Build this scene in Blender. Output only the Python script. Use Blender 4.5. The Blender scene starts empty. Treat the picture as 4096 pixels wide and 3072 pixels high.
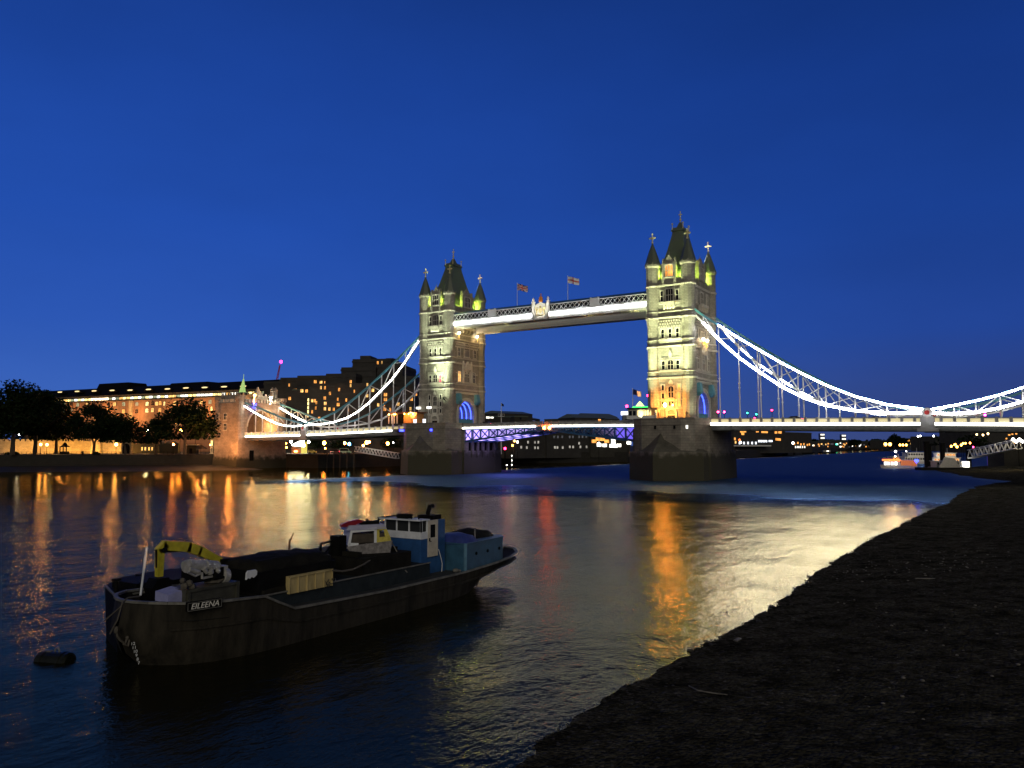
import bpy, bmesh, math, random
from mathutils import Vector, Matrix
R = math.radians
SC = bpy.context.scene
COL = SC.collection

# ------------------------------------------------------------------ camera
CAM = Vector((120.3, -214.81, 9.96)); YAW = .5687; PITCH = .0783; FOC = 3135.4      # focal length in 4096-wide pixels
cam = bpy.data.cameras.new('camera'); cam.sensor_width = 36; cam.lens = 36 * FOC / 4096
cam.clip_start = .5; cam.clip_end = 20000
co = bpy.data.objects.new('camera', cam); COL.objects.link(co)
co.location = CAM; co.rotation_euler = (math.pi / 2 + PITCH, 0, YAW); SC.camera = co
_s, _c = math.sin(YAW), math.cos(YAW)
FW = Vector((-_s * math.cos(PITCH), _c * math.cos(PITCH), math.sin(PITCH))); RT = Vector((_c, _s, 0)); UP = RT.cross(FW)
def ray(px, py): return FW + RT * ((px - 2048) / FOC) + UP * ((1536 - py) / FOC)
def pp(px, py, d): return CAM + ray(px, py) * d                 # survey helper: the point at depth d
def at(px, py, ax, val):                                        # survey helper: the point on a world plane
    d = ray(px, py); return CAM + d * ((val - CAM[ax]) / d[ax])

# ------------------------------------------------------------------ sky, afterglow, exposure
SC.view_settings.view_transform = 'Standard'; SC.view_settings.look = 'None'
SC.view_settings.exposure = 0; SC.view_settings.gamma = 1
W = bpy.data.worlds.new('World'); SC.world = W; W.use_nodes = True
nt = W.node_tree; nt.nodes.clear()
def N(t, **k):
    n = nt.nodes.new(t)
    for a, b in k.items(): setattr(n, a, b)
    return n
out = N('ShaderNodeOutputWorld'); bg = N('ShaderNodeBackground'); nt.links.new(bg.outputs[0], out.inputs[0])
tc = N('ShaderNodeTexCoord'); sep = N('ShaderNodeSeparateXYZ'); nt.links.new(tc.outputs['Generated'], sep.inputs[0])
def ramp(stops):
    r = N('ShaderNodeValToRGB'); e = r.color_ramp.elements
    while len(e) < len(stops): e.new(.5)
    for el, (p, c) in zip(e, stops): el.position = p; el.color = (*c, 1)
    return r
# elevation gradients (sin of elevation); the afterglow side is the north-west, the night side the south-east
warm = ramp([(0, (.042, .112, .39)), (.06, (.034, .106, .42)), (.14, (.0215, .084, .405)), (.26, (.0135, .066, .36)), (.42, (.0095, .050, .29)), (.535, (.0075, .038, .225)), (.68, (.004, .016, .08)), (1, (.002, .006, .03))])
cold = ramp([(0, (.034, .048, .145)), (.05, (.025, .047, .18)), (.13, (.0135, .049, .255)), (.26, (.0088, .044, .25)), (.42, (.006, .033, .20)), (.535, (.0045, .025, .15)), (.68, (.003, .012, .06)), (1, (.002, .006, .03))])
for r in (warm, cold): nt.links.new(sep.outputs[2], r.inputs[0])
dt = N('ShaderNodeVectorMath', operation='DOT_PRODUCT'); nt.links.new(tc.outputs['Generated'], dt.inputs[0])
dt.inputs[1].default_value = (-_c * .94 - _s * .34, -_s * .94 + _c * .34, 0)
mr = N('ShaderNodeMapRange'); mr.interpolation_type = 'SMOOTHSTEP'
mr.inputs[1].default_value = -.32; mr.inputs[2].default_value = .72
nt.links.new(dt.outputs['Value'], mr.inputs[0])
mx = N('ShaderNodeMix', data_type='RGBA')
nt.links.new(mr.outputs[0], mx.inputs[0]); nt.links.new(cold.outputs[0], mx.inputs[6]); nt.links.new(warm.outputs[0], mx.inputs[7])
# faint high cloud
mp = N('ShaderNodeMapping'); mp.inputs['Scale'].default_value = (3, 3, 7); nt.links.new(tc.outputs['Generated'], mp.inputs[0])
ns = N('ShaderNodeTexNoise'); ns.inputs['Scale'].default_value = 1.3; ns.inputs['Detail'].default_value = 5; nt.links.new(mp.outputs[0], ns.inputs[0])
mc = N('ShaderNodeMapRange'); mc.inputs[1].default_value = .3; mc.inputs[2].default_value = .75; mc.inputs[3].default_value = .94; mc.inputs[4].default_value = 1.06
nt.links.new(ns.outputs[0], mc.inputs[0])
mul = N('ShaderNodeVectorMath', operation='SCALE'); nt.links.new(mx.outputs[2], mul.inputs[0]); nt.links.new(mc.outputs[0], mul.inputs[3])
sky = N('ShaderNodeTexSky', sky_type='NISHITA'); sky.sun_disc = False
sky.sun_elevation = R(-6); sky.sun_rotation = R(-50)
s2 = N('ShaderNodeVectorMath', operation='SCALE'); s2.inputs[3].default_value = .05; nt.links.new(sky.outputs[0], s2.inputs[0])
ad = N('ShaderNodeVectorMath', operation='ADD'); nt.links.new(mul.outputs[0], ad.inputs[0]); nt.links.new(s2.outputs[0], ad.inputs[1])
d2 = N('ShaderNodeVectorMath', operation='DOT_PRODUCT'); nt.links.new(tc.outputs['Generated'], d2.inputs[0]); d2.inputs[1].default_value = (-_s, _c, 0)
m2 = N('ShaderNodeMapRange'); m2.interpolation_type = 'SMOOTHSTEP'; m2.inputs[1].default_value = -.1; m2.inputs[2].default_value = .62; m2.inputs[3].default_value = .10; m2.inputs[4].default_value = 1
nt.links.new(d2.outputs['Value'], m2.inputs[0]); s3 = N('ShaderNodeVectorMath', operation='SCALE'); nt.links.new(ad.outputs[0], s3.inputs[0]); nt.links.new(m2.outputs[0], s3.inputs[3])
nt.links.new(s3.outputs[0], bg.inputs[0]); bg.inputs[1].default_value = 1.12
sl = bpy.data.lights.new('afterglow_sun', 'SUN'); sl.energy = .82; sl.angle = R(40); sl.color = (1, .90, .72)
so = bpy.data.objects.new('afterglow_sun', sl); COL.objects.link(so)
so.rotation_euler = Vector((-.55, .75, -.42)).to_track_quat('-Z', 'Y').to_euler()
SC.cycles.use_denoising = True
SC.cycles.max_bounces = 5; SC.cycles.diffuse_bounces = 2; SC.cycles.glossy_bounces = 3; SC.cycles.transmission_bounces = 2
SC.cycles.sample_clamp_indirect = 6; SC.cycles.sample_clamp_direct = 60
SC.cycles.caustics_reflective = False; SC.cycles.caustics_refractive = False

# ------------------------------------------------------------------ helpers
class MB:
    """collects faces; build() links them as ONE mesh object"""
    def __init__(s): s.v = []; s.f = []; s.m = []; s.M = None; s.k = 0
    def add(s, vs, fs):
        o = len(s.v)
        s.v += [tuple(s.M @ Vector(p)) if s.M else tuple(p) for p in vs]
        for f in fs: s.f.append([i + o for i in f]); s.m.append(s.k)
        return s
    def box(s, x0, x1, y0, y1, z0, z1):
        return s.add([(x0,y0,z0),(x1,y0,z0),(x1,y1,z0),(x0,y1,z0),(x0,y0,z1),(x1,y0,z1),(x1,y1,z1),(x0,y1,z1)],
                     [(0,3,2,1),(4,5,6,7),(0,1,5,4),(1,2,6,5),(2,3,7,6),(3,0,4,7)])
    def beam(s, p, q, w, h=None, up=(0,0,1)):
        p, q = Vector(p), Vector(q); d = (q - p)
        if d.length < 1e-6: return s
        d.normalize(); u = Vector(up)
        if abs(d.dot(u)) > .98: u = Vector((0,1,0))
        a = d.cross(u).normalized(); b = a.cross(d); h = h or w; a *= w / 2; b *= h / 2
        vs = [p-a-b, p+a-b, p+a+b, p-a+b, q-a-b, q+a-b, q+a+b, q-a+b]
        return s.add(vs, [(0,1,2,3),(7,6,5,4),(0,4,5,1),(1,5,6,2),(2,6,7,3),(3,7,4,0)])
    def tube(s, pts, rad, n=8, cap=True):
        pts = [Vector(p) for p in pts]; rad = rad if isinstance(rad, (list, tuple)) else [rad] * len(pts)
        vs = []; fs = []; prev = None
        for i, p in enumerate(pts):
            d = (pts[min(i+1, len(pts)-1)] - pts[max(i-1, 0)]).normalized()
            u = prev if prev else (Vector((0,0,1)) if abs(d.z) < .9 else Vector((1,0,0)))
            a = (u - d * d.dot(u)).normalized(); b = d.cross(a); prev = a
            for k in range(n):
                t = 2 * math.pi * k / n; vs.append(p + (a * math.cos(t) + b * math.sin(t)) * rad[i])
        for i in range(len(pts)-1):
            for k in range(n):
                fs.append((i*n+k, i*n+(k+1)%n, (i+1)*n+(k+1)%n, (i+1)*n+k))
        if cap: fs.append(tuple(reversed(range(n)))); fs.append(tuple(range((len(pts)-1)*n, len(pts)*n)))
        return s.add(vs, fs)
    def prism(s, poly, z0, z1, top=None):
        n = len(poly); top = top or poly
        vs = [(x, y, z0) for x, y in poly] + [(x, y, z1) for x, y in top]
        return s.add(vs, [tuple(reversed(range(n))), tuple(range(n, 2*n))] + [(i, (i+1)%n, n+(i+1)%n, n+i) for i in range(n)])
    def lathe(s, prof, cx=0, cy=0, n=8, rot=0):
        vs = []; fs = []
        for r, z in prof:
            for k in range(n):
                t = 2*math.pi*(k+.5)/n + rot; vs.append((cx + r*math.cos(t), cy + r*math.sin(t), z))
        for i in range(len(prof)-1):
            for k in range(n): fs.append((i*n+k, i*n+(k+1)%n, (i+1)*n+(k+1)%n, (i+1)*n+k))
        fs.append(tuple(reversed(range(n)))); fs.append(tuple(range((len(prof)-1)*n, len(prof)*n)))
        return s.add(vs, fs)
    def ball(s, c, r, n=8, sz=1):
        c = Vector(c); m = max(4, n // 2); vs = [c + Vector((0,0,-r*sz))]; fs = []
        for i in range(1, m):
            a = math.pi * i / m - math.pi / 2
            for k in range(n):
                t = 2*math.pi*k/n; vs.append(c + Vector((math.cos(a)*math.cos(t)*r, math.cos(a)*math.sin(t)*r, math.sin(a)*r*sz)))
        vs.append(c + Vector((0,0,r*sz))); e = len(vs) - 1
        for k in range(n):
            fs.append((0, 1+(k+1)%n, 1+k)); fs.append((e, 1+(m-2)*n+k, 1+(m-2)*n+(k+1)%n))
        for i in range(m-2):
            for k in range(n): fs.append((1+i*n+k, 1+i*n+(k+1)%n, 1+(i+1)*n+(k+1)%n, 1+(i+1)*n+k))
        return s.add(vs, fs)
    def quad(s, a, b, c, d): return s.add([a, b, c, d], [(0,1,2,3)])
    def slab(s, poly, y0, y1):
        """a polygon in x,z extruded along y from y0 (front) to y1"""
        n = len(poly)
        vs = [(x, y0, z) for x, z in poly] + [(x, y1, z) for x, z in poly]
        return s.add(vs, [tuple(range(n)), tuple(reversed(range(n, 2*n)))] + [((i+1)%n, i, n+i, n+(i+1)%n) for i in range(n)])
    def build(s, name, mats, parent=None, loc=None, smooth=False, rot=None):
        me = bpy.data.meshes.new(name); me.from_pydata(s.v, [], s.f)
        mats = mats if isinstance(mats, (list, tuple)) else [mats]
        for m in mats: me.materials.append(m)
        me.polygons.foreach_set('material_index', s.m)
        if smooth: me.polygons.foreach_set('use_smooth', [True] * len(s.f))
        bm = bmesh.new(); bm.from_mesh(me); bmesh.ops.recalc_face_normals(bm, faces=bm.faces); bm.to_mesh(me); bm.free()
        me.update()
        o = bpy.data.objects.new(name, me); COL.objects.link(o)
        if parent: o.parent = parent
        if loc is not None: o.location = loc
        if rot is not None: o.rotation_euler = (0, 0, rot)
        return o

def split_build(mb, name, mats, parent, sub):
    """faces of material 0 become the part, those of material 1 its sub-part"""
    a, b = MB(), MB()
    for k, t in ((0, a), (1, b)):
        idx = {}
        for f, m in zip(mb.f, mb.m):
            if m != k: continue
            for i in f:
                if i not in idx: idx[i] = len(t.v); t.v.append(mb.v[i])
            t.f.append([idx[i] for i in f]); t.m.append(0)
    o = a.build(name, mats[0], parent); b.build(sub, mats[1], o); return o
def tag(o, label, cat, group=None, kind=None):
    o['label'] = label; o['category'] = cat
    if group: o['group'] = group
    if kind: o['kind'] = kind
    return o
def thing(name, label, cat, loc=(0,0,0), rotz=0, group=None):
    o = bpy.data.objects.new(name, None); COL.objects.link(o); o.empty_display_size = .5
    o.location = loc; o.rotation_euler = (0, 0, rotz); return tag(o, label, cat, group)
def part(name, parent, loc=(0,0,0), rotz=0):
    o = bpy.data.objects.new(name, None); COL.objects.link(o); o.parent = parent
    o.location = loc; o.rotation_euler = (0, 0, rotz); return o
def structure(name, mb, m):
    o = mb.build(name, m); o['kind'] = 'structure'; return o
def dup(o, parent=None, loc=None, rotz=None, label=None):
    c = o.copy(); COL.objects.link(c); c.parent = parent
    if loc is not None: c.location = loc
    if rotz is not None: c.rotation_euler = (0, 0, rotz)
    if label: c['label'] = label
    for ch in list(o.children): dup(ch, c)
    return c
def lamp(kind, loc, energy, color, size=.3, aim=None, angle=60, blend=.6, shape=None, sy=None):
    """a light of a fitting of the place, or an added fill"""
    l = bpy.data.lights.new('lamp_light', kind); l.energy = energy; l.color = color
    if kind == 'SPOT': l.spot_size = R(angle); l.spot_blend = blend; l.shadow_soft_size = size
    elif kind == 'POINT': l.shadow_soft_size = size
    else:
        l.size = size
        if sy: l.shape = 'RECTANGLE'; l.size_y = sy
    o = bpy.data.objects.new('lamp_light', l); COL.objects.link(o); o.location = loc
    if aim is not None: o.rotation_euler = (Vector(aim) - Vector(loc)).to_track_quat('-Z', 'Y').to_euler()
    return o

# ------------------------------------------------------------------ materials
def mat(name, col, rough=.7, metal=0, var=.25, scale=1.5, bump=0, bscale=8, col2=None, coat=0, ior=None, stretch=(1,1,1), spec=None):
    m = bpy.data.materials.new(name); m.use_nodes = True; t = m.node_tree; b = t.nodes['Principled BSDF']
    b.inputs['Roughness'].default_value = rough; b.inputs['Metallic'].default_value = metal
    if spec is not None: b.inputs['Specular IOR Level'].default_value = spec
    if ior: b.inputs['IOR'].default_value = ior
    g = t.nodes.new('ShaderNodeTexCoord'); mpn = t.nodes.new('ShaderNodeMapping'); mpn.inputs['Scale'].default_value = stretch
    t.links.new(g.outputs['Object'], mpn.inputs[0])
    n = t.nodes.new('ShaderNodeTexNoise'); n.inputs['Scale'].default_value = scale; n.inputs['Detail'].default_value = 6; n.inputs['Roughness'].default_value = .65
    t.links.new(mpn.outputs[0], n.inputs[0])
    r = t.nodes.new('ShaderNodeValToRGB'); c2 = col2 or tuple(min(1, x * (1 + var)) for x in col)
    r.color_ramp.elements[0].position = .32; r.color_ramp.elements[1].position = .70
    r.color_ramp.elements[0].color = (*[x * (1 - var) for x in col], 1); r.color_ramp.elements[1].color = (*c2, 1)
    t.links.new(n.outputs[0], r.inputs[0]); t.links.new(r.outputs[0], b.inputs['Base Color'])
    if bump:
        n2 = t.nodes.new('ShaderNodeTexNoise'); n2.inputs['Scale'].default_value = bscale; n2.inputs['Detail'].default_value = 4
        t.links.new(mpn.outputs[0], n2.inputs[0])
        bp = t.nodes.new('ShaderNodeBump'); bp.inputs['Strength'].default_value = bump; bp.inputs['Distance'].default_value = .1
        t.links.new(n2.outputs[0], bp.inputs['Height']); t.links.new(bp.outputs[0], b.inputs['Normal'])
    return m
def glow(name, col, strength, base=(.02,.02,.02), var=0, scale=.6):
    m = bpy.data.materials.new(name); m.use_nodes = True; t = m.node_tree; b = t.nodes['Principled BSDF']
    b.inputs['Base Color'].default_value = (*base, 1); b.inputs['Emission Color'].default_value = (*col, 1)
    b.inputs['Emission Strength'].default_value = strength
    if var:
        g = t.nodes.new('ShaderNodeTexCoord'); n = t.nodes.new('ShaderNodeTexNoise'); n.inputs['Scale'].default_value = scale; n.inputs['Detail'].default_value = 3
        t.links.new(g.outputs['Object'], n.inputs[0])
        q = t.nodes.new('ShaderNodeMapRange'); q.inputs[1].default_value = .35; q.inputs[2].default_value = .65
        q.inputs[3].default_value = strength * (1 - var); q.inputs[4].default_value = strength * (1 + var)
        t.links.new(n.outputs[0], q.inputs[0]); t.links.new(q.outputs[0], b.inputs['Emission Strength'])
    return m
def masonry(name, c1, c2, mortar, bw=1.1, bh=.45, rough=.85, bump=.35, tide=None):
    """coursed stone: brick texture laid on object x+y / z, with blotches; tide = height below which weed darkens it"""
    m = bpy.data.materials.new(name); m.use_nodes = True; t = m.node_tree; b = t.nodes['Principled BSDF']; L = t.links.new
    b.inputs['Roughness'].default_value = rough
    g = t.nodes.new('ShaderNodeTexCoord'); sx = t.nodes.new('ShaderNodeSeparateXYZ'); L(g.outputs['Object'], sx.inputs[0])
    a = t.nodes.new('ShaderNodeMath'); a.operation = 'ADD'; L(sx.outputs[0], a.inputs[0]); L(sx.outputs[1], a.inputs[1])
    cb = t.nodes.new('ShaderNodeCombineXYZ'); L(a.outputs[0], cb.inputs[0]); L(sx.outputs[2], cb.inputs[1])
    br = t.nodes.new('ShaderNodeTexBrick'); L(cb.outputs[0], br.inputs[0])
    br.inputs['Color1'].default_value = (*c1, 1); br.inputs['Color2'].default_value = (*c2, 1); br.inputs['Mortar'].default_value = (*mortar, 1)
    br.inputs['Scale'].default_value = 1; br.inputs['Mortar Size'].default_value = .03; br.inputs['Brick Width'].default_value = bw; br.inputs['Row Height'].default_value = bh
    br.inputs['Bias'].default_value = 0
    n = t.nodes.new('ShaderNodeTexNoise'); n.inputs['Scale'].default_value = .35; n.inputs['Detail'].default_value = 7; n.inputs['Roughness'].default_value = .7; L(g.outputs['Object'], n.inputs[0])
    q = t.nodes.new('ShaderNodeMapRange'); q.inputs[1].default_value = .3; q.inputs[2].default_value = .7; q.inputs[3].default_value = .62; q.inputs[4].default_value = 1.2; L(n.outputs[0], q.inputs[0])
    mu = t.nodes.new('ShaderNodeVectorMath'); mu.operation = 'SCALE'; L(br.outputs[0], mu.inputs[0]); L(q.outputs[0], mu.inputs[3])
    last = mu.outputs[0]
    if tide:
        n3 = t.nodes.new('ShaderNodeTexNoise'); n3.inputs['Scale'].default_value = .5; n3.inputs['Detail'].default_value = 5; L(g.outputs['Object'], n3.inputs[0])
        s3 = t.nodes.new('ShaderNodeMath'); s3.operation = 'MULTIPLY_ADD'; L(n3.outputs[0], s3.inputs[0]); s3.inputs[1].default_value = 5.0; L(sx.outputs[2], s3.inputs[2])
        q3 = t.nodes.new('ShaderNodeMapRange'); q3.interpolation_type = 'SMOOTHSTEP'; q3.inputs[1].default_value = tide; q3.inputs[2].default_value = tide + 2.6; L(s3.outputs[0], q3.inputs[0])
        m3 = t.nodes.new('ShaderNodeMix'); m3.data_type = 'RGBA'; L(q3.outputs[0], m3.inputs[0]); m3.inputs[6].default_value = (.042, .040, .024, 1); L(last, m3.inputs[7]); last = m3.outputs[2]
    L(last, b.inputs['Base Color'])
    if bump:
        h = t.nodes.new('ShaderNodeMath'); h.operation = 'MULTIPLY_ADD'; L(n.outputs[0], h.inputs[0]); h.inputs[1].default_value = .8
        iv = t.nodes.new('ShaderNodeMath'); iv.operation = 'SUBTRACT'; iv.inputs[0].default_value = 1; L(br.outputs['Fac'], iv.inputs[1]); L(iv.outputs[0], h.inputs[2])
        bp = t.nodes.new('ShaderNodeBump'); bp.inputs['Strength'].default_value = bump; bp.inputs['Distance'].default_value = .12; L(h.outputs[0], bp.inputs['Height']); L(bp.outputs[0], b.inputs['Normal'])
    return m
M = dict(
    stone=masonry('granite_courses', (.36,.345,.30), (.29,.28,.245), (.17,.165,.15)),
    pale=mat('portland_stone', (.55,.53,.47), .8, var=.18, bump=.25),
    slate=mat('slate', (.10,.125,.10), .55, var=.3, scale=3, bump=.3, stretch=(1,1,4)),
    gold=mat('gilded_metal', (.75,.66,.36), .4, .1, var=.1),
    pier=masonry('pier_granite', (.26,.235,.20), (.20,.185,.16), (.11,.10,.09), 1.6, .7, tide=9.2),
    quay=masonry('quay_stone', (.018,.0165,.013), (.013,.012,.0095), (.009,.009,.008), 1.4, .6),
    white=mat('white_paint', (.72,.73,.72), .45, var=.07),
    blue=mat('pale_blue_paint', (.11,.33,.42), .45, var=.12),
    dblue=mat('mid_blue_paint', (.03,.10,.24), .45, var=.2),
    deck=mat('deck_steel', (.10,.105,.11), .6, var=.25),
    asphalt=mat('asphalt', (.05,.05,.05), .9, var=.2),
    dark=mat('dark_glass', (.012,.014,.018), .12, var=.2),
    black=mat('black_paint', (.006,.006,.006), .7, var=.3, spec=.08),
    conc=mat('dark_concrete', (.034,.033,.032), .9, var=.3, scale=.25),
    brick=masonry('brown_brick', (.30,.14,.075), (.23,.105,.06), (.2,.15,.11), .5, .18, bump=0),
    tower_wall=masonry('ragstone', (.42,.36,.24), (.33,.28,.19), (.2,.17,.12), 1.2, .5),
    abut=masonry('abutment_stone', (.40,.33,.27), (.33,.27,.22), (.2,.17,.14), 1.4, .6, tide=6.5),
    bark=mat('bark', (.05,.04,.03), .9, var=.3, scale=4),
    leaf=mat('foliage', (.008,.016,.006), .8, var=.5, scale=.5, spec=.05),
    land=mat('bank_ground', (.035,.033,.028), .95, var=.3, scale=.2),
    grey=mat('grey_steel', (.30,.30,.30), .5, .3, var=.15),
)
def E(name, col, s, **k):
    M[name] = glow(name, col, s, **k)
E('led', (1,.98,.84), 42); E('led_south', (1,.97,1), 100); E('led_deck', (1,.95,.80), 8); E('band_glow', (1,1,.95), 14); E('nav_lamp', (1,.16,.03), 60)
E('warm_win', (1,.55,.16), 1.6, var=.5); E('yellow_win', (1,.78,.30), 2.0, var=.5); E('orange_win', (1,.40,.08), 1.5, var=.45); E('white_win', (1,.95,.82), 2.5, var=.4)
E('sodium', (1,.27,.035), 95); E('sodium_hot', (1,.37,.06), 800); E('globe', (1,.42,.09), 55); E('wall_globe', (1,.86,.6), 22); E('sodium_far', (1,.40,.07), 14); E('globe_far', (1,.7,.3), 10); E('white_lamp', (.95,.97,1), 30); E('hot_white', (1,.93,.70), 120); E('white_far', (1,.95,.85), 14)
E('blue_led', (.04,.08,1), 7); E('blue_dot', (.02,.03,1), 14); E('violet_glow', (.42,.30,1), 5)
E('red_lamp', (1,.02,.09), 22); E('pink_lamp', (1,.03,.22), 40); E('cyan_lamp', (.1,.5,1), 30); E('green_lamp', (.05,.8,.6), 6)
E('orange_bar', (1,.16,.03), 3.5)
WZ = .70                                                            # water level, low tide
from mathutils import noise as NZ
rnd = random.Random(11)
# ------------------------------------------------------------------ the setting: river, banks, foreshore
def water_mat():
    m = bpy.data.materials.new('river_water'); m.use_nodes = True; t = m.node_tree; L = t.links.new; t.nodes.remove(t.nodes['Principled BSDF'])
    b = t.nodes.new('ShaderNodeBsdfGlossy'); pass           # mirrored sky and lamps are dulled and yellowed by a tint in the colour
    df = t.nodes.new('ShaderNodeBsdfDiffuse'); df.inputs['Color'].default_value = (.010,.011,.008,1)
    fr = t.nodes.new('ShaderNodeFresnel'); fr.inputs['IOR'].default_value = 1.33
    mxs = t.nodes.new('ShaderNodeMixShader'); L(fr.outputs[0], mxs.inputs[0]); L(df.outputs[0], mxs.inputs[1]); L(b.outputs[0], mxs.inputs[2]); L(mxs.outputs[0], t.nodes['Material Output'].inputs[0])
    g = t.nodes.new('ShaderNodeTexCoord'); sx = t.nodes.new('ShaderNodeSeparateXYZ'); L(g.outputs['Object'], sx.inputs[0])
    def nz(scale, detail, stretch, rough=.55, rot=0):
        p = t.nodes.new('ShaderNodeMapping'); p.inputs['Scale'].default_value = stretch; p.inputs['Rotation'].default_value = (0,0,rot); L(g.outputs['Object'], p.inputs[0])
        n = t.nodes.new('ShaderNodeTexNoise'); n.inputs['Scale'].default_value = scale; n.inputs['Detail'].default_value = detail; n.inputs['Roughness'].default_value = rough; L(p.outputs[0], n.inputs[0]); return n.outputs[0]
    def mth(op, a, b_=None, c=None):
        n = t.nodes.new('ShaderNodeMath'); n.operation = op
        for i, x in enumerate((a, b_, c)):
            if x is None: continue
            if hasattr(x, 'links'): L(x, n.inputs[i])
            else: n.inputs[i].default_value = x
        return n.outputs[0]
    def mrange(x, a, b_, c, d):
        n = t.nodes.new('ShaderNodeMapRange'); n.interpolation_type = 'SMOOTHSTEP'; L(x, n.inputs[0])
        for i, v in enumerate((a, b_, c, d)): n.inputs[i+1].default_value = v
        return n.outputs[0]
    big = nz(.03, 3, (1,1,1))
    yy = mth('ADD', sx.outputs[1], mth('MULTIPLY', mth('SUBTRACT', big, .5), 60))
    far = mth('MULTIPLY', mrange(yy, -80, -52, 0, 1), mrange(sx.outputs[0], -52, -30, 0, 1))    # wind-roughened reach past the piers
    patch = mrange(nz(.11, 4, (1,2.2,1)), .40, .66, 0, 1)
    r0 = mth('MULTIPLY_ADD', patch, .04, .055)
    n = t.nodes.new('ShaderNodeMix'); n.data_type = 'FLOAT'; L(far, n.inputs[0]); L(r0, n.inputs[2]); n.inputs[3].default_value = .50; L(n.outputs[0], b.inputs['Roughness'])
    cm = t.nodes.new('ShaderNodeMix'); cm.data_type = 'RGBA'; L(mth('MULTIPLY', mrange(yy, -98, -72, 0, 1), mrange(sx.outputs[0], -60, -34, 0, 1)), cm.inputs[0]); cm.inputs[6].default_value = (.80,.70,.40,1); cm.inputs[7].default_value = (.11,.20,.36,1); L(cm.outputs[2], b.inputs['Color'])  # reflection tint goes darker and bluer past the piers, dimming mirrored lamplight
    h = mth('ADD', mth('MULTIPLY', nz(.55, 5, (1,.55,1), .6, .5), .62), mth('MULTIPLY', nz(2.6, 4, (1,.7,1), .6, -.3), .16))
    h = mth('ADD', h, mth('MULTIPLY', nz(7.5, 3, (1,.7,1), .6, .9), .05))
    h = mth('ADD', h, mth('MULTIPLY', nz(.12, 3, (1,.6,1), .5, .2), 1.1))
    amp = mth('MULTIPLY', mth('MULTIPLY_ADD', patch, .35, .75), mrange(sx.outputs[0], -75, 30, .42, 1))      # sheltered water along the north bank
    bp = t.nodes.new('ShaderNodeBump'); bp.inputs['Distance'].default_value = .27; L(mth('MULTIPLY', amp, .85), bp.inputs['Strength']); L(h, bp.inputs['Height']); L(bp.outputs[0], b.inputs['Normal']); L(bp.outputs[0], fr.inputs['Normal'])
    return m
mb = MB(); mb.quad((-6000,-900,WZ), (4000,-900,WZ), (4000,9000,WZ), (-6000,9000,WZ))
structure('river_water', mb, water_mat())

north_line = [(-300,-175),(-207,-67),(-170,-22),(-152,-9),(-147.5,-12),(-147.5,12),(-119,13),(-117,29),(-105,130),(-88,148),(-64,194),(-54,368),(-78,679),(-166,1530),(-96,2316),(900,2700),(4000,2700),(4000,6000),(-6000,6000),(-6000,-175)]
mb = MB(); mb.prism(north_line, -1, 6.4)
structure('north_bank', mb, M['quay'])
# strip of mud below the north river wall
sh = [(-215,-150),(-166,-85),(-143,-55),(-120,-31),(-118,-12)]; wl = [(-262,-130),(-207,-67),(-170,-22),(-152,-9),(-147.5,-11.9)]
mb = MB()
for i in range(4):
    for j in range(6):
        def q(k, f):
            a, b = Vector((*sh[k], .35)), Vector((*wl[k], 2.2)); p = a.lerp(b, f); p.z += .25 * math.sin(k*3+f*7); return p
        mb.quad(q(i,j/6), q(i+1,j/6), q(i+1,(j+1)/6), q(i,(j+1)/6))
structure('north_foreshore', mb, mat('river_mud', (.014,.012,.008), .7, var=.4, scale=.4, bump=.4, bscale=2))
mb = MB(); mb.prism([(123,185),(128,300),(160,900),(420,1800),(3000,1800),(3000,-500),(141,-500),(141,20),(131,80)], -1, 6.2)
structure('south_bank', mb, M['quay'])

def shore_x(y):
    pts = [(-260,108.6),(-200,107.8),(-195.6,107.7),(-193.3,107.5),(-190.8,107.4),(-188.0,107.4),(-184.4,107.5),(-176.9,107.6),(-169.2,107.8),(-151,107.7),(-128,107.7),(-96,109.8),(-6,112.3),(28,119.5),(40,113),(80,103),(123,93.7),(150,99),(200,108),(240,115)]
    for (a, xa), (b, xb) in zip(pts, pts[1:]):
        if a <= y <= b: return xa + (xb - xa) * (y - a) / (b - a) + (.75 * NZ.noise(Vector((y*.07, 1.5, 0))) + .32 * NZ.noise(Vector((y*.31, 4.5, 0))) + .12 * NZ.noise(Vector((y*1.3, 8.5, 0)))) * min(1, max(.35, (y+215)/60))
    return 110
def shore_z(x, y):
    d = x - shore_x(y); f = NZ.fractal(Vector((x*.16, y*.16, 3)), 1, 2.1, 5); g = NZ.fractal(Vector((x*.9, y*.9, 7)), .9, 2.1, 4)
    e = min(1, max(.12, d / 6)); z = WZ + .075 * d + .13 * f * e + .045 * g * (.35 + .65 * e)
    if y < 110 and y > -20: z = WZ + .05 * d + .1 * f
    return max(z, -.3) if d > -5 else -.3
mb = MB(); ys = []; y = -236.
while y < 238:
    ys.append(y); y += .22 if y < -165 else (.4 if y < -110 else (.9 if y < 0 else 2.))
offs = [-5,-3,-1.8,-1.1,-.7,-.4,-.2,0,.2,.4] + [.6 + .3 * i for i in range(62)] + [21,24,28,34]
vs = []
for y in ys:
    sx_ = shore_x(y)
    for o in offs:
        x = sx_ + o + (rnd.random()-.5) * .08; vs.append((x, y, shore_z(x, y)))
n = len(offs); fs = [(i*n+j, i*n+j+1, (i+1)*n+j+1, (i+1)*n+j) for i in range(len(ys)-1) for j in range(n-1)]
mb.add(vs, fs)
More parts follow.
